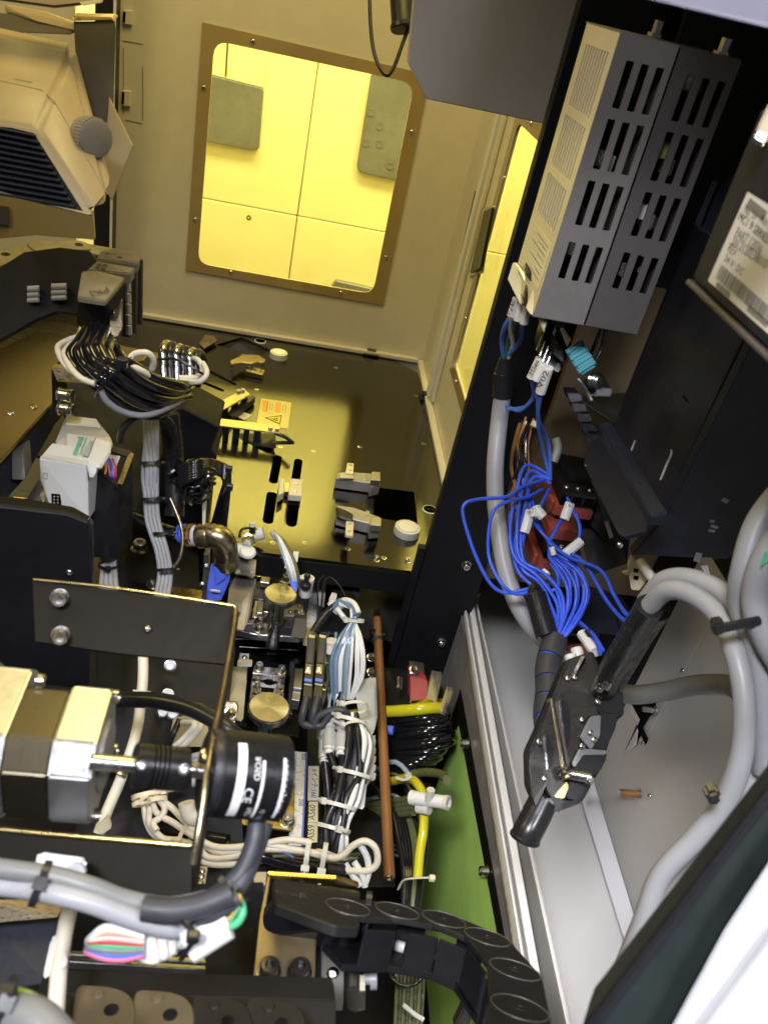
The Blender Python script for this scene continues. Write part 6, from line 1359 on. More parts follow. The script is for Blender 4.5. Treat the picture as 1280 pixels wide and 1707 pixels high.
for i in range(5): hu('rib', [(619, 1236+i*14, 1.048-i*.008), (623, 1237+i*14, 1.048-i*.008), (622, 1246+i*14, 1.043-i*.008), (618, 1245+i*14, 1.043-i*.008)], 'grey_plastic', wd, ext=V((.003, .004, 0)), bevel=0)
cg = T('white_plug_cluster', 'cluster of white inline plugs with black leads hanging beside the duct', 'connectors')
for (x, y) in ((551, 1208), (571, 1210), (544, 1222)):
    la('plug', D(x, y-12, 1.03), D(x-2, y+48, 1.0)-D(x, y-12, 1.03), [(0, .007), (.002, .0078), (.014, .0078), (.016, .006), (.020, .006), (.021, .0085), (.042, .0085), (.044, .006), (.048, .005)], 'grey_plastic', cg, 20)
    la('bush', D(x-2, y+38, 1.0), D(x-3, y+48, .995)-D(x-2, y+38, 1.0), [(0, .0066), (.003, .0068), (.004, .005), (.006, .005), (.007, .0062), (.009, .006), (.0095, 0)], 'white_plastic', cg, 20)
mc = T('main_cable_trunk', 'trunk of black cables with one white cable, cinched by white cable ties', 'cable bundle')
CT = [(588, 1190, 1.03), (600, 1230, 1.01), (595, 1290, .99), (580, 1330, .975), (568, 1370, .965), (560, 1420, .955), (552, 1465, .95)]
for k, (o, r_, m_) in enumerate(((-24, .0048, 'rubber_black'), (-16, .0055, 'rubber_black'), (-8, .005, 'sheath_blackgrey'), (0, .0045, 'rubber_black'), (10, .0045, 'rubber_black'), (-20, .004, 'rubber_black'), (4, .004, 'cable_white'), (-30, .004, 'rubber_black'), (14, .0028, 'cable_white'))):
    tu('cable', [(q[0]+o*(.9 if i else .3)+(4 if (i+k) % 2 else -2), q[1]+(k % 3)*3, q[2]+.006*((k*5) % 3-1)) for i, q in enumerate(CT)], r_, m_, mc, 12)
for pts in ([(549, 1255, .99), (560, 1290, .985), (566, 1330, .98), (560, 1400, .96)], [(570, 1258, .99), (572, 1300, .985), (570, 1340, .975)], [(541, 1265, .995), (546, 1310, .985), (548, 1360, .975), (545, 1420, .96)]): tu('cable', pts, .0045, 'rubber_black', mc, 10)
for q, wd_, ha in (((585, 1200, 1.02), .018, 1.0), ((592, 1290, .985), .019, 1.1), ((565, 1342, .965), .020, 1.0), ((556, 1380, .955), .019, -.3)):
    tie(q, D(570, 1350, .97)-D(585, 1290, .985), wd_, .012, 'nylon', mc, w=.0022, th=.001, tail=.012, head_ang=ha)
tie((590, 1180, 1.03), D(590, 1200, 1.02)-D(588, 1170, 1.04), .017, .012, 'nylon', mc, w=.0022, th=.001, tail=.01, head_ang=.9)
tie((592, 1212, 1.015), D(590, 1240, 1.0)-D(588, 1190, 1.03), .014, .012, 'nylon', mc, w=.0018, th=.001, tail=.02, head_ang=1.2)
cream = T('cream_cable_harness', 'harness of cream cables sweeping right and looping back under white ties', 'cable harness')
for pts in ([(240, 1330, .93), (245, 1370, .92), (262, 1395, .91), (300, 1402, .90), (330, 1412, .89), (350, 1430, .885), (400, 1425, .88), (440, 1408, .88), (480, 1400, .88), (520, 1405, .88)],
            [(252, 1330, .93), (262, 1355, .92), (290, 1372, .91), (330, 1398, .89), (360, 1412, .885), (400, 1412, .88), (430, 1405, .88), (470, 1412, .88), (540, 1425, .88)],
            [(258, 1325, .93), (274, 1345, .92), (270, 1360, .915), (256, 1372, .91), (262, 1385, .905)],
            [(262, 1330, .93), (285, 1345, .92), (305, 1365, .91), (325, 1385, .90), (360, 1420, .885), (430, 1415, .88), (500, 1418, .88), (560, 1430, .88), (588, 1410, .88), (608, 1402, .88), (626, 1414, .88), (628, 1440, .88), (608, 1452, .88), (560, 1450, .88)],
            [(250, 1345, .925), (250, 1372, .915), (268, 1395, .905), (310, 1420, .895), (350, 1440, .885), (400, 1440, .88)],
            [(600, 1408, .885), (612, 1430, .885), (614, 1455, .885), (606, 1478, .88)],
            [(575, 1440, .885), (590, 1462, .88), (600, 1476, .88)], [(590, 1436, .885), (604, 1460, .88), (608, 1478, .88)]):
    tu('cable', pts, .0036, 'cable_cream' if pts[0][0] < 500 else 'cable_white', cream, 12)
for pts in ([(245, 1345, .94), (270, 1375, .93), (330, 1395, .91), (385, 1412, .90), (430, 1425, .89), (480, 1440, .89), (540, 1452, .89)], [(250, 1352, .94), (300, 1385, .92), (380, 1400, .90)], [(440, 1430, .90), (500, 1438, .90), (560, 1445, .89), (600, 1440, .90)]):
    tu('black_cable', pts, .0062, 'pu_black', cream, 12)
for q, ax_, wd_, ha, m_ in (((247, 1325, .925), D(250, 1345, .92)-D(246, 1310, .93), .017, -1.1, 'ivory_plastic'), ((250, 1336, .92), D(250, 1345, .92)-D(246, 1310, .93), .018, .2, 'ivory_plastic'), ((310, 1394, .90), D(330, 1400, .89)-D(290, 1385, .91), .012, .6, 'ivory_plastic'),
                        ((512, 1426, .875), D(540, 1428, .88)-D(480, 1420, .88), .012, 1.2, 'nylon'), ((540, 1428, .872), D(560, 1430, .88)-D(500, 1420, .88), .013, 1.3, 'nylon')):
    tie(q, ax_, wd_, .008, m_, cream, w=.0025, th=.001, tail=.016, head_ang=ha)
tu('blue_core', [(470, 1420, .87), (480, 1424, .87), (490, 1430, .868)], .001, 'wire_blue', cream, 6)
tu('green_core', [(455, 1428, .872), (470, 1427, .87), (488, 1425, .87)], .0012, 'tube_olive', cream, 6)
ob('shrink_end', D(560, 1450, .88), V((1, 0, 0)), V((0, 1, 0)), V((0, 0, 1)), (.022, .012, .010), 'rubber_black', cream, bevel=.002)
# ---- misc lower-mid
wp_ = T('cream_vertical_pipe', 'cream tube running down behind the motor with a white clip', 'tube')
tu('tube', [(238, 1050, .95), (239, 1120, .93), (236, 1160, .92), (228, 1220, .90), (205, 1290, .88), (180, 1350, .86), (165, 1390, .85)], .0058, 'cable_cream', wp_, 16)
ob('clip', D(236, 1157, .905), V((1, 0, 0)), V((0, 1, 0)), V((0, 0, 1)), (.019, .006, .006), 'offwhite_plastic', wp_)
cy('collar', (204, 1284, .87), (200, 1292, .868), .0078, 'gold_zinc', wp_, 16)
hu('clip_foot', [(160, 1385, .84), (180, 1362, .84), (186, 1382, .84), (172, 1392, .84)], 'ivory_plastic', wp_, ext=V((0, .006, 0)), bevel=.001)
bh2 = T('black_curved_hose', 'fat black hose curving from the motor towards the encoder', 'hose')
tu('hose', [(170, 1165, .80), (210, 1166, .79), (260, 1168, .78), (310, 1178, .77), (345, 1193, .76), (380, 1215, .75), (400, 1235, .75)], .0078, 'rubber_black', bh2, 18)
eh = T('small_hose_elbow', 'cream plastic hose elbow below the coupling', 'elbow')
mk('elbow', tube_bm([D(311, 1338, .90)]+arc3(D(313, 1350, .90), D(316, 1368, .90), D(336, 1362, .90), 6), .0088, 18), 'cable_cream', eh, smooth=50)
cy('stub', (322, 1300, .88), (345, 1302, .88), .0072, 'cable_grey', eh, 18)
for i, (pts, lb) in enumerate((([(333, 1312), (350, 1314), (343, 1357), (326, 1353)], 'yellow lit drilled strip behind the amber rod'), ([(347, 1353), (361, 1354), (358, 1396), (342, 1392)], 'short yellow lit drilled strip under the encoder'))):
    s = T('drilled_strip', lb, 'strip'); pr('strip', pts, Zp(-.13), .004, 'ivory_plastic', s)
    for k in (0.3, .7): sc_(lerp(lerp(pts[0], pts[1], .5), lerp(pts[2], pts[3], .5), k), Zp(-.129), .0042, s, 'button', 'nickel')
yl = T('printed_label', 'yellow label with small print under the encoder body', 'label')
pr('strip', [(382, 1355), (398, 1357), (396, 1403), (376, 1400)], Zp(-.12), .001, 'label_yellow', yl, bevel=0)
tx('AK6200-20', (383, 1398), (387, 1372), Zp(-.12), 'ink', yl, h=.004); tx('C ラ-NC:ON/OFF', (389, 1400), (394, 1362), Zp(-.12), 'ink', yl, h=.004)
ab = T('angle_bracket', 'bright yellow lit angle bracket with socket screws beside the near ruler', 'bracket')
pr('upright', [(478, 1305), (492, 1307), (489, 1382), (473, 1378)], Zp(-.115), .004, 'gold_zinc', ab)
pr('foot', [(400, 1358), (488, 1374), (486, 1384), (400, 1374)], Zp(-.112), .004, 'gold_zinc', ab)
for q in ((478, 1370), (422, 1364)): sc_(q, Zp(-.112), .007, ab, 'washer')
ws = T('white_lead_group', 'white and black leads crossing behind the coupling', 'leads')
for pts, m_ in (([(305, 1205, .92), (325, 1208, .90), (310, 1228, .90), (292, 1245, .90)], 'cable_white'), ([(318, 1205, .92), (335, 1210, .90), (318, 1232, .90), (298, 1250, .90)], 'cable_cream'), ([(310, 1265, .9), (335, 1258, .9), (360, 1252, .9)], 'cable_grey'), ([(308, 1272, .9), (335, 1266, .9), (360, 1258, .9)], 'cable_grey'), ([(300, 1200, .93), (290, 1222, .92), (280, 1245, .92)], 'rubber_black')): tu('lead', pts, .0036, m_, ws, 10)
hu('clear_box', [(285, 1218, .95), (340, 1214, .95), (345, 1245, .93), (280, 1245, .93)], 'alu_matte', ws, ext=V((0, .02, 0)), bevel=.001)
mb = T('grey_motor_body', 'grey block with a square brass connector seen through the frame gap', 'block')
hu('block', [(376, 1118, 1.08), (412, 1122, 1.08), (405, 1205, 1.0), (362, 1190, 1.0)], 'alu_matte', mb, ext=V((0, .03, -.02)), bevel=.002)
hu('connector', [(374, 1172, .995), (394, 1172, .995), (398, 1180, .995), (392, 1208, .985), (384, 1206, .985), (372, 1190, .99)], 'gold_steel', mb, ext=V((0, .004, 0)), bevel=.0008)
la('socket', D(383, 1190, .985), V((0, -.5, .8)), [(0, .0085), (.003, .0085), (.003, .006), (.001, 0)], 'nickel', mb, 20)
cy('plug', (378, 1194, .98), (388, 1184, .975), .004, 'brass', mb, 12)
for q, lb in (((287, 1186), 'upper'), ((279, 1163), 'lower')): pass
nb = T('dark_lower_housing', 'dark housing with a few bright screw heads behind the black hose', 'housing')
hu('body', [(160, 1080, 1.02), (390, 1100, 1.05), (370, 1280, .96), (160, 1290, .94)], 'matte_black', nb, ext=V((0, .08, -.05)), bevel=.002)
for q in ((280, 1158, .99), (271, 1187, .98), (288, 1190, .975), (284, 1110, 1.0), (305, 1200, .97)): sc_(D(*q), (D(*q), (CAM-D(*q)).normalized()), .0055, nb, 'washer' if q[1] < 1200 else 'button')
hu('floor_block', [(160, 1290, .99), (330, 1285, .99), (400, 1300, .99), (410, 1480, .95), (200, 1500, .90), (120, 1400, .92)], 'matte_black', nb, ext=V((0, .03, -.06)), bevel=.001)
hu('clip', [(395, 1108, 1.07), (420, 1108, 1.07), (420, 1112, 1.07), (396, 1112, 1.07)], 'alu', nb, ext=V((0, .01, 0)))
# drilled grey block at bottom
for lb, pts, scr in (('grey drilled bar with three holes beside the amber rod foot', [(330, 1442), (347, 1444), (340, 1495), (322, 1495)], ((337, 1452), (336, 1461), (334, 1472))), ('grey bracket plate with small lamps above the lower chain', [(402, 1453), (446, 1452), (444, 1476), (396, 1474)], ((419, 1456), (418, 1470)))):
    s = T('drilled_block', lb, 'block'); pr('block', pts, Zp(-.05), .03, 'alu_matte', s, bevel=.001)
    for q in scr: sc_(q, Zp(-.05), .0038, s, 'button', 'nickel')

# ---- dense small wiring and fittings
tw = T('thin_wire_tangle', 'tangle of thin black and white wires between the sensors and the duct', 'wire tangle')
random.seed(31)
for k in range(16):
    x = 540+random.uniform(-4, 46); pts = []
    for j, y in enumerate((1060, 1100, 1140, 1180, 1230)): pts.append((x+random.uniform(-10, 10)-j*2, y+random.uniform(-8, 8), 1.155-.022*j+random.uniform(-.008, .008)))
    tu('wire', pts, random.uniform(.0009, .0018), random.choice(['rubber_black', 'cable_white', 'clear_tube', 'rubber_black', 'tube_blue', 'sheath_blackgrey']), tw, 6, 4)
ft = T('olive_tube_fan', 'fan of clear olive tubes crossing behind the copper rod', 'tubes')
for k in range(12):
    y = 1290+k*13; tu('tube', [(556+random.uniform(-6, 6), y+20, 1.17), (610, y+random.uniform(-6, 12), 1.14), (660, y-10+random.uniform(-16, 16), 1.11), (700+random.uniform(-12, 6), y+30+random.uniform(-20, 30), 1.08)], random.uniform(.0016, .0036), random.choice(['tube_olive', 'pu_black', 'tube_olive', 'clear_tube']), ft, 8, 5)
lw_ = T('loose_lead_group', 'loose thin leads under the white ties beside the lower chain', 'leads')
for k in range(14):
    y = 1428+random.uniform(-6, 22); tu('lead', [(432+random.uniform(-8, 8), y, .925), (480, y+random.uniform(-12, 14), .92), (530, y+random.uniform(-12, 14), .915), (585+random.uniform(-10, 16), y+random.uniform(-8, 30), .91)], random.uniform(.0010, .0024), random.choice(['rubber_black', 'rubber_black', 'cable_cream', 'wire_blue', 'tube_olive', 'cable_grey']), lw_, 6, 4)
mf = T('small_valve_manifold', 'row of tiny grey valves with black caps left of the far ruler', 'valve manifold')
for k in range(5):
    x, y = 486-k*3, 1040+k*0; 
    c = hit(462+k*9, 950+k*2, Zp(-.075)); bx('valve', (c.x-.0045, c.y-.010, c.z-.02), (c.x+.0045, c.y+.012, c.z), ('alu_matte', 'black_plastic', 'satin_steel', 'grey_plastic', 'alu')[k], mf, bevel=.0008)
    la('cap', V((c.x, c.y, c.z)), V((0, 0, 1)), [(0, .0034), (.004, .0034), (.0045, .002), (.0045, 0)], ('black_plastic', 'nickel')[k % 2], mf, 14)
rr = T('terminal_pair', 'two small clear terminal blocks with screws under the brown bracket edge', 'terminal block')
for q in ((408, 1096), (404, 1140)):
    pr('block', [(q[0]-8, q[1]-8), (q[0]+8, q[1]-7), (q[0]+6, q[1]+9), (q[0]-10, q[1]+8)], Zp(-.10), .014, 'grey_plastic', rr, bevel=.0008); sc_(q, Zp(-.10), .0042, rr, 'button', 'nickel')
# ================================================================== foreground: bracket, motor, coupling, encoder, lower chain, grey cables
fb = T('motor_bracket_frame', 'large brown sheet metal motor bracket with bright edges and bolts', 'bracket')
pr('back_sheet', [(54, 968), (200, 984), (390, 1012), (376, 1108), (200, 1090), (58, 1070)], P3((54, 968, .60), (390, 1012, .60), (200, 1090, .58)), .003, 'brown_metal', fb, bevel=.0006)
tu('bright_edge', [(56, 966, .599), (200, 981, .599), (392, 1010, .599)], .0010, 'gold_zinc', fb, 8)
tu('folded_rim', [(391, 1010, .595), (392, 1030, .585), (374, 1140, .515), (352, 1250, .45), (334, 1370, .425), (322, 1440, .42)], .0018, 'brass_old', fb, 10)
hu('side_sheet', [(390, 1015, .598), (396, 1020, .598), (334, 1395, .468), (325, 1480, .468), (318, 1480, .468), (320, 1410, .466)], 'brown_metal', fb, ext=V((.0015, .0, 0)), bevel=0)
pr('front_sheet', [(-40, 1382), (60, 1392), (322, 1412), (320, 1500), (-40, 1500)], P3((0, 1385, .47), (320, 1412, .47), (100, 1500, .46)), .003, 'brown_metal', fb, bevel=.0006)
tu('front_edge', [(-40, 1378, .469), (60, 1388, .469), (318, 1410, .469)], .0018, 'gold_zinc', fb, 8)
fpl0 = P3((54, 968, .60), (390, 1012, .60), (200, 1090, .58))
for q in ((100, 996), (102, 1058)):
    c = hit(*q, fpl0); ax_ = (D(q[0]-4, q[1]+15, .555)-c).normalized()
    la('bolt_washer', c, ax_, [(0, .0066), (.0012, .0066), (.0013, .0060), (.003, .0060)], 'steel', fb, 24)
    la('hex_bolt', c+ax_*.003, ax_, [(0, .0054), (.008, .0054), (.009, .0047), (.009, .0028), (.005, .0026), (.005, 0)], 'steel', fb, 24)
cpt = D(247, 1049, .588); sc_(cpt, (cpt, (CAM-cpt).normalized()), .0028, fb, 'button', 'nickel')
# ---- stepper motor
mo = T('stepper_motor', 'large square stepper motor with gold lit aluminium end caps and black laminations', 'motor')
Qm = D(92, 1236, .435)
SX = [(-90, 22, 'alu_matte', .010), (22.6, 30, 'alu', .008), (30.5, 92-32, 'black_anodized', -.003), (0, 0, '', 0)]
def xat(px, yy=1236): return hit(px, yy+(px-92)*.09, Yp(Qm.y)).x
def sec(name, x0, x1, m, gy, gz, S_=.064):
    """slice of the motor body along its axis"""
    xa, xb = xat(x0), xat(x1); y0, y1 = Qm.y-.012-gz, Qm.y-.012+S_+gy; z1, z0 = Qm.z+gz, Qm.z-S_; ch = .013
    prof = [(y0, z0+ch), (y0, z1-ch), (y0+ch, z1), (y1-ch, z1), (y1, z1-ch), (y1, z0+ch), (y1-ch, z0), (y0+ch, z0)]
    bm = bmesh.new(); R0 = [bm.verts.new((xa, *p)) for p in prof]; R1 = [bm.verts.new((xb, *p)) for p in prof]
    for i in range(8): bm.faces.new((R0[i], R0[(i+1) % 8], R1[(i+1) % 8], R1[i]))
    bm.faces.new(R0); bm.faces.new(R1[::-1]); bmesh.ops.recalc_face_normals(bm, faces=bm.faces); bev(bm, .0012, 30, 2)
    mk(name, bm, m, mo); return V((xb, (y0+y1)/2, (z0+z1)/2))
sec('rear_cap', -140, -62, 'alu_matte', .012, 0)
sec('end_cap', -61.5, 8, 'alu', .009, 0)
sec('lamination_stack', 8.5, 88, 'lamination', -.003, -.0015)
e_ = sec('end_cap', 88.5, 160, 'alu', 0, 0); ax_ = V((1, 0, 0))
la('pilot_boss', e_, ax_, [(0, .020), (.002, .020), (.003, .018), (.003, 0)], 'alu_matte', mo, 32)
for s1 in (-1, 1):
    for s2 in (-1, 1): la('case_screw', e_+V((0, s1*.023, s2*.023)), ax_, [(0, .004), (.003, .004), (.0035, .0025), (.001, .002), (.001, 0)], 'nickel', mo, 12)
cq = hit(62, 1135, Zp(Qm.z)); cy('case_bolt', cq, cq+V((.004, 0, 0)), .0042, 'nickel', mo, 14)
# shaft + coupling + encoder share one axis
axd = (D(486, 1298, .475)-D(160, 1270, .435)).normalized(); o_ = D(160, 1270, .438)
def along(px):
    lo_, hi_ = -.1, .4
    f = lambda t: (toworld_inv(o_+axd*t))[0]
    for _ in range(40):
        m_ = (lo_+hi_)/2
        if f(m_) < px: lo_ = m_
        else: hi_ = m_
    return lo_
def toworld_inv(p):
    v = p-CAM; x, y, z = v.dot(_x), -v.dot(_y), -v.dot(_z); return (CX+FPX*x/z, CY+FPX*y/z, z)
shf = T('motor_shaft', 'bright polished shaft end between motor and coupling', 'shaft')
t1, t2 = along(150), along(228); la('shaft', o_+axd*t1, axd, [(0, .004), (.001, .0045), (t2-t1, .0045)], 'steel', shf, 24)
cpn_ = T('bellows_coupling', 'black slit coupling with clamp screws joining motor and encoder shafts', 'coupling')
t1, t2 = along(222), along(312); R = .0118; L = t2-t1
pf = [(0, R-.001), (.001, R), (L*.30, R)]
for i in range(4):
    b_ = L*.32+i*L*.085; pf += [(b_, R), (b_+.0002, R-.0035), (b_+L*.028, R-.0035), (b_+L*.029, R)]
pf += [(L*.68, R), (L-.001, R), (L, R-.001)]
la('coupling_body', o_+axd*t1, axd, pf, 'black_anodized', cpn_, 40)
for t_, r_ in ((.10, .0026), (.86, .0030)):
    c = o_+axd*(t1+L*t_); tt = (CAM-c); tt = (tt-axd*tt.dot(axd)).normalized(); c = c+tt*(R-.0006); la('clamp_screw', c, tt, [(0, r_), (.0014, r_), (.0016, r_*.7), (.0006, r_*.5), (.0006, 0)], 'steel', cpn_, 20)
t1, t2 = along(312), along(350); la('encoder_shaft', o_+axd*t1, axd, [(0, .0045), (t2-t1, .0045)], 'steel', shf, 24)
en = T('rotary_encoder', 'black cylindrical rotary encoder printed CE and MADE IN JAPAN with a white stripe', 'encoder')
t1, t2 = along(340), along(470); R = .0235; L = t2-t1
la('flange', o_+axd*t1, axd, [(0, .018), (.001, R*.98), (L*.10, R), (L*.11, R*.97), (L*.13, R*.97), (L*.14, R)], 'black_metal', en, 48)
la('body', o_+axd*(t1+L*.14), axd, [(0, R), (L*.80, R), (L*.81, R*.985), (L*.855, R*.985), (L*.86, R*.93), (L*.86, 0)], 'black_anodized', en, 64)
def wrap(s, t_, a0, hgt, m_='print_white', adv=None):
    c = bpy.data.curves.new('t', 'FONT'); c.body = s; c.size = 1; ob_ = bpy.data.objects.new('t', c); me = bpy.data.meshes.new_from_object(ob_)
    bm = bmesh.new(); bm.from_mesh(me); bmesh.ops.triangulate(bm, faces=bm.faces); k = hgt/.72; tt = (CAM-(o_+axd*(t1+L*t_))); tt = (tt-axd*tt.dot(axd)).normalized(); up_ = axd.cross(tt)
    for v in bm.verts:
        a = a0+v.co.x*k/R; v.co = o_+axd*(t1+L*t_-v.co.y*k)+(tt*math.cos(a)+up_*math.sin(a))*(R+.0002)
    bpy.data.objects.remove(ob_); bpy.data.curves.remove(c); bpy.data.meshes.remove(me); mk('lettering', bm, m_, en, recalc=False)
def stripe(t_, wd_, a0, a1_, m_='print_white'):
    bm = bmesh.new(); tt = (CAM-(o_+axd*(t1+L*t_))); tt = (tt-axd*tt.dot(axd)).normalized(); up_ = axd.cross(tt); n = 20; pv = None
    for i in range(n+1):
        a = a0+(a1_-a0)*i/n; dd = (tt*math.cos(a)+up_*math.sin(a))*(R+.0002); A_ = bm.verts.new(o_+axd*(t1+L*t_-wd_/2)+dd); B_ = bm.verts.new(o_+axd*(t1+L*t_+wd_/2)+dd)
        if pv: bm.faces.new((pv[0], pv[1], B_, A_))
        pv = (A_, B_)
    mk('stripe', bm, m_, en, recalc=False)
stripe(.335, .0050, -.75, 1.15); stripe(.60, .0016, -.35, 1.15); stripe(.86, .0016, -.45, 1.1)
wrap('ROSD', .56, -.42, .0034); wrap('MADE IN JAPAN', .90, -.40, .0030); wrap('CE', .51, .28, .0052); wrap('NE7', .56, .78, .0030); wrap('12 - 24 V', .72, .80, .0024)
tu('encoder_lead', [o_+axd*(t1+L*.62)-V((0, 0, R*.9)), D(428, 1378, .47), D(405, 1450, .46), D(350, 1500, .45), D(290, 1528, .45), D(200, 1530, .45)], .0052, 'sheath_blackgrey', en, 18)
tu('encoder_lead', [D(440, 1370, .475), D(424, 1420, .468), D(396, 1478, .456), D(350, 1515, .452)], .0056, 'sheath_blackgrey', en, 18)
tie((385, 1480, .452), D(360, 1510, .45)-D(405, 1450, .46), .0105, .008, 'rubber_black', en, w=.0016, tail=0)
yfl = T('encoder_bracket_screws', 'two yellow lit screw heads on the encoder bracket flange', 'screws')
for q in ((364, 1246, .452), (362, 1233, .455), (342, 1262, .455), (340, 1254, .456)): sc_(D(*q), (D(*q), (CAM-D(*q)).normalized()), .0022, yfl, 'button', 'gold_zinc')
# ---- grey cable pair across the lower left
gp2 = T('grey_cable_pair', 'two thick grey cables crossing the lower left in front of the brown bracket', 'cable')
tu('cable', [(-40, 1443, .42), (30, 1452, .42), (90, 1461, .42), (150, 1478, .42), (210, 1500, .425), (280, 1512, .43), (345, 1500, .44)], .0050, 'cable_midgrey', gp2, 20)
tu('cable', [(-40, 1472, .42), (30, 1480, .42), (90, 1490, .415), (150, 1505, .415), (210, 1527, .42), (260, 1543, .425), (300, 1550, .43)], .0050, 'cable_grey', gp2, 20)
tu('heat_shrink', [(240, 1514, .42), (290, 1518, .42), (340, 1508, .425), (385, 1490, .43)], .0062, 'sheath_blackgrey', gp2, 18)
tu('heat_shrink', [(330, 1526, .43), (360, 1518, .43), (396, 1496, .435)], .0062, 'sheath_blackgrey', gp2, 18)
tie((68, 1473, .417), V((1, -.1, -.2)), .0098, .0058, 'rubber_black', gp2, w=.0018, th=.0012, tail=0)
cm = T('white_cable_mount', 'white screw cable mount holding the grey cable pair on the bracket', 'cable mount')
hu('base', [(54, 1440, .445), (66, 1432, .445), (140, 1442, .445), (145, 1455, .445), (140, 1468, .445), (60, 1456, .445)], 'white_plastic', cm, ext=V((0, .006, 0)), bevel=.002)
la('screw_eye', D(128, 1454, .44), V((0, -.6, .8)), [(0, .005), (.002, .0045), (.002, .002), (.001, 0)], 'grey_plastic', cm, 20)
hu('saddle', [(62, 1436, .438), (84, 1440, .438), (82, 1450, .438), (62, 1448, .438)], 'white_plastic', cm, ext=V((0, .004, 0)), bevel=.002)
# ---- molex style plug with coloured wires
pg = T('white_wire_connector', 'white plastic multi pin connector with coloured wires at both ends', 'connector')
hu('housing', [(232, 1560, .43), (262, 1538, .43), (300, 1532, .43), (318, 1560, .43), (300, 1592, .43), (256, 1614, .43), (222, 1606, .43)], 'white_plastic', pg, ext=V((0, .018, -.006)), bevel=.002)
for k in range(3): hu('rib', [(250+k*18, 1545-k*4, .4285), (256+k*18, 1543-k*4, .4285), (268+k*14, 1600-k*8, .4285), (262+k*14, 1602-k*8, .4285)], 'offwhite_plastic', pg, ext=V((0, -.001, .001)), bevel=.0006)
ends = [('cable_white', 0, 2.2), ('wire_orange', 1, 1.6), ('cable_cream', 2, 1.6), ('wire_red', 3, 1.6), ('wire_green', 4, 1.6), ('cable_midgrey', 5, 1.8), ('wire_blue', 6, 1.6), ('wire_pink', 7, 1.6), ('wire_purple', 1.5, 1.4)]
for m_, k, r_ in ends:
    y = 1548+k*7
    tu('wire', [(240, 1560+k*4.5, .427), (205, y+2, .424), (175, y, .422), (156-k*1.5, 1562+k*3.4, .424), (150+k, 1572+k*2, .432), (170, 1590, .44)], r_*.0011, m_, pg, 10)
cy('gold_pin', (190, 1598, .428), (198, 1599, .428), .0022, 'black_metal', pg, 12); cy('gold_pin', (204, 1599, .428), (220, 1598, .428), .0022, 'gold_zinc', pg, 12)
for a, b in (((306, 1570, .426), (380, 1530, .43)), ((318, 1590, .424), (384, 1548, .428))): cy('white_sleeve', a, b, .0052, 'white_plastic', pg, 16)
for m_, o in (('wire_yellow', 0), ('wire_red', 5), ('wire_green', 9)):
    tu('wire', [(376, 1534+o, .43), (388, 1520+o*.6, .43), (396+o*.4, 1500+o*.6, .432), (398, 1495, .44)], .002, m_, pg, 10)
tu('wire', [(380, 1545, .43), (396, 1538, .43), (405, 1520, .432), (400, 1500, .436)], .0022, 'wire_green', pg, 10)
mk('cable_tie', tube_bm(cr([D(295, 1526, .418), D(312, 1542, .414), D(326, 1562, .413), D(312, 1584, .416), D(302, 1600, .424)], 5), .0016, 6, flat=.6), 'rubber_black', pg)
ob('tie_head', D(322, 1562, .410), V((1, 0, 0)), V((0, 1, 0)), V((0, 0, 1)), (.0065, .005, .006), 'rubber_black', pg, bevel=.001)
# ---- cream pipe lower left, black surfaces
lp_ = T('cream_lower_pipe', 'out of focus cream pipe with a white clip in the lower left', 'tube')
tu('pipe', [(117, 1512, .50), (108, 1560, .49), (100, 1610, .48), (96, 1655, .47), (92, 1707, .46)], .0048, 'cable_cream', lp_, 18)
hu('clip', [(84, 1572, .485), (96, 1566, .485), (112, 1612, .475), (90, 1622, .475), (74, 1634, .475), (72, 1625, .475)], 'offwhite_plastic', lp_, ext=V((0, .004, 0)), bevel=.001)
bd = T('black_machine_bed', 'dark machine bed filling the bottom left behind the connector', 'machine bed')
hu('bed_left', [(-60, 1490, .62), (110, 1500, .62), (80, 1640, .58), (-60, 1660, .58)], 'navy_black', bd, ext=V((0, .02, -.02)), bevel=.001)
hu('lit_sheet', [(-60, 1490, .60), (112, 1498, .60), (98, 1530, .59), (-60, 1545, .59)], 'gold_steel', bd, ext=V((0, .004, -.002)), bevel=.001)
hu('bed', [(100, 1480, .76), (440, 1470, .76), (430, 1760, .72), (80, 1760, .72)], 'matte_black', bd, ext=V((0, .02, -.05)), bevel=.001)
for (y0, y1, m_) in ((1600, 1604, 'steel'), (1612, 1622, 'nickel'), (1628, 1632, 'brown_metal')):
    hu('rail', [(112, y0-10, .60), (342, y0+4, .61), (342, y1+4, .61), (112, y1-6, .60)], m_, bd, ext=V((0, .004, -.002)), bevel=.0006)
hu('bronze_plate', [(344, 1540, .70), (424, 1548, .70), (440, 1650, .675), (520, 1660, .675), (500, 1740, .65), (330, 1740, .65)], 'brown_metal', bd, ext=V((0, .005, -.002)), bevel=.001)
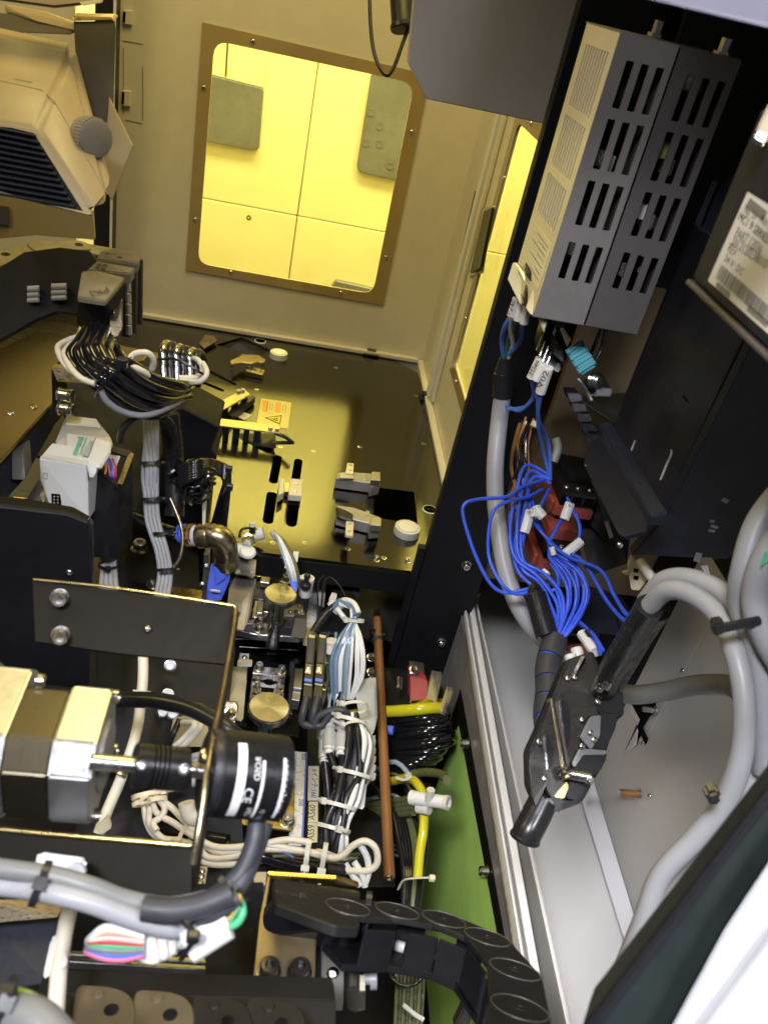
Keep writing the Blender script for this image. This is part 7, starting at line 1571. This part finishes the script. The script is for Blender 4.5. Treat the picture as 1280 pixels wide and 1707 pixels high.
# ---- near chain across the bottom
nc_ = T('near_cable_chain', 'brown lit cable chain links crossing the bottom edge at left', 'cable chain', 'cable chains')
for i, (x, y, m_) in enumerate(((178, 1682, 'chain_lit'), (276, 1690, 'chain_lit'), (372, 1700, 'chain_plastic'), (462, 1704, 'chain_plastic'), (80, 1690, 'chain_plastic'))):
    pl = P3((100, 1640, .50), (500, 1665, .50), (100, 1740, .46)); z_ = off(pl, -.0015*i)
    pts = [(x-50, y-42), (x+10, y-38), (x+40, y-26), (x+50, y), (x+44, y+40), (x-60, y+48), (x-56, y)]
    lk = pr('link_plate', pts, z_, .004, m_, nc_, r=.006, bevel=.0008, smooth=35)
    c = hit(x+8, y+2, z_); la('pivot_hole', c, z_[1], [(0, .0042), (.0006, .0042), (.0006, .0034), (-.001, .0034), (-.001, 0)], 'matte_black', lk, 24)
    c = hit(x-14, y-25, z_); la('dimple', c, z_[1], [(0, .0036), (.001, .003), (.0012, .0015), (.0012, 0)], m_, lk, 20)
hu('inner_wall', [(60, 1655, .515), (560, 1668, .53), (560, 1760, .50), (60, 1760, .49)], 'matte_black', nc_, ext=V((0, .02, -.01)), bevel=.001)
# ---- lower right chain
rc = T('lower_cable_chain', 'black cable chain with round pivots bending down at the bottom centre', 'cable chain', 'cable chains')
cpl = P3((450, 1460, .66), (880, 1560, .66), (700, 1560, .60)); 
def stad(a, b, w_, n=10):
    d_ = (b-a); s_ = cpl[1].cross(d_.normalized()); d_.normalize()
    return [a+s_*w_*math.cos(t)-d_*w_*math.sin(t) for t in [math.pi*i/n for i in range(n+1)]]+[b-s_*w_*math.cos(t)+d_*w_*math.sin(t) for t in [math.pi*i/n for i in range(n+1)]]
NODES = [(580, 1512), (662, 1518), (740, 1532), (812, 1562), (858, 1616), (866, 1680), (856, 1760)]
pr('end_link', [(456, 1464), (560, 1478), (600, 1484), (600, 1545), (560, 1544), (458, 1506)], off(cpl, .0005), .008, 'chain_plastic', rc, r=.003, bevel=.0012)
tx('TSUBA', (466, 1490), (512, 1496), off(cpl, .0006), 'chain_text', rc, h=.0098) if False else [tx('E', (463, 1489), (474, 1490), off(cpl, .0006), 'chain_text', rc, h=.008), tx('n', (489, 1493), (497, 1494), off(cpl, .0006), 'chain_text', rc, h=.006), tx('A', (499, 1496), (516, 1498), off(cpl, .0006), 'chain_text', rc, h=.0115)]
for i, (a, b) in enumerate(zip(NODES, NODES[1:])):
    z_ = off(cpl, .0014+.0014*i); A_, B_ = hit(*a, z_), hit(*b, z_)
    lk = mk('link_plate', prism_bm(stad(A_, B_, .0182), cpl[1], .0045, bevel=.0008), 'chain_plastic', rc, smooth=35)
    la('pivot', A_, cpl[1], [(.0001, .0040), (.0006, .0036), (.0006, .0022), (-.0002, .002), (-.0002, 0)], 'chain_plastic', lk, 24)
    u_, v_ = frame_of(cpl[1]); cc_ = A_+cpl[1]*.0001; mk('pivot_groove', tube_bm([cc_+(u_*math.cos(t)+v_*math.sin(t))*.0170 for t in [2*math.pi*k/36 for k in range(36)]], .0004, 5, closed=True), 'chain_text', lk)
    d_ = (B_-A_).normalized(); s_ = cpl[1].cross(d_)
    for sd in (-1, 1):
        ob('side_bar', (A_+B_)/2+s_*sd*.0165-cpl[1]*.022, d_, s_, cpl[1], ((B_-A_).length*.62, .003, .026), 'matte_black', rc, bevel=.0008)
    ob('lower_plate', (A_+B_)/2-cpl[1]*.036, d_, s_, cpl[1], ((B_-A_).length*1.2, .036, .005), 'matte_black', rc, bevel=.0008)
hu('chain_skirt', [(456, 1510, .655), (560, 1548, .64), (620, 1556, .645), (600, 1600, .66), (540, 1585, .66), (440, 1560, .655), (438, 1530, .66)], 'navy_black', rc, ext=V((0, .01, -.004)), bevel=.001)
for (x, y, dx, dy) in ((630, 1566, 44, 14), (705, 1578, 40, 8), (772, 1598, 22, 14)):
    cy('held_cable', (x, y, .652), (x+dx, y+dy, .648), .0042, 'cable_white', rc, 12)
tie((610, 1530, .640), (D(640, 1535, .64)-D(580, 1525, .64)), .018, .006, 'rubber_black', rc, w=.0022, th=.001, tail=0)
bk2 = T('chain_mount_plate', 'yellow lit steel chain mounting plate with two socket screws', 'plate')
mpl = P3((446, 1460, .69), (420, 1650, .62), (520, 1655, .62))
pr('plate', [(446, 1458), (452, 1458), (440, 1540), (528, 1560), (524, 1655), (426, 1655), (420, 1648), (432, 1530)], mpl, .004, 'tan_plate', bk2, bevel=.0008)
hu('top_edge', [(446, 1457, .668), (560, 1464, .672), (598, 1474, .675), (598, 1480, .675), (450, 1466, .668)], 'gold_zinc', bk2, ext=V((0, .003, 0)), bevel=.0006)
for q in ((448, 1622), (499, 1624)):
    c = hit(*q, mpl); ax_ = (V((-.03, .05, 1))).normalized()
    la('washer', c, ax_, [(0, .0095), (.0016, .0095), (.0017, .008), (.0032, .008)], 'gunmetal', bk2, 24)
    la('socket_screw', c+ax_*.003, ax_, [(0, .0073), (.008, .0073), (.009, .0065), (.009, .0036), (.004, .0034), (.004, 0)], 'gunmetal', bk2, 24)
gb = T('grey_valve_block', 'grey block with a socket screw and plastic nut beside the lower chain', 'block')
hu('block', [(538, 1596, .64), (574, 1596, .64), (573, 1686, .60), (537, 1686, .60)], 'alu_matte', gb, ext=V((0, .02, -.01)), bevel=.001)
c = D(555, 1624, .627); sc_(c, (c, (CAM-c).normalized()), .0052, gb, 'button', 'nickel')
hu('side_plate', [(530, 1586, .65), (537, 1590, .65), (536, 1690, .61), (528, 1690, .61)], 'black_metal', gb, ext=V((0, .02, -.01)), bevel=.0008)
hu('body', [(576, 1610, .65), (602, 1612, .65), (602, 1648, .635), (576, 1650, .635)], 'taupe_metal', gb, ext=V((0, .02, -.01)), bevel=.003)
hu('lower_body', [(576, 1655, .64), (612, 1656, .64), (612, 1685, .62), (590, 1690, .62), (576, 1680, .62)], 'taupe_metal', gb, ext=V((0, .02, -.01)), bevel=.002)
la('nut', D(600, 1640, .63), D(608, 1640, .63)-D(600, 1640, .63), [(0, .006), (.004, .006), (.004, 0)], 'cable_cream', gb, 6)
la('stud', D(606, 1632, .635), D(620, 1632, .635)-D(606, 1632, .635), [(0, .004), (.005, .004), (.0051, .0075), (.010, .0075), (.0105, .006), (.0105, 0)], 'cable_grey', gb, 20)
hu('tall_wedge', [(790, 1640, .70), (800, 1650, .70), (780, 1720, .68), (755, 1720, .68)], 'brown_metal', None, ext=V((0, .01, 0)), label='dark wedge shaped sheet end in front of the green window bottom', cat='sheet')
# ---- bottom left corner cable
cl = T('corner_cable', 'yellow green striped cable with a black tie in the bottom left corner', 'cable')
tu('cable', [(-40, 1650, .36), (20, 1655, .355), (60, 1670, .35), (95, 1695, .345), (120, 1730, .34)], .0028, 'wire_yellowgreen', cl, 14)
tu('grey_cable', [(-40, 1690, .355), (10, 1690, .35), (60, 1700, .345), (100, 1740, .34)], .0085, 'cable_midgrey', cl, 18)
ob('tie_head', D(12, 1656, .345), V((1, 0, 0)), V((0, 1, 0)), V((0, 0, 1)), (.008, .006, .008), 'rubber_black', cl, bevel=.001)
tie((8, 1672, .35), V((1, -.1, -.3)), .010, .009, 'rubber_black', cl, w=.0018, tail=0)
finish()
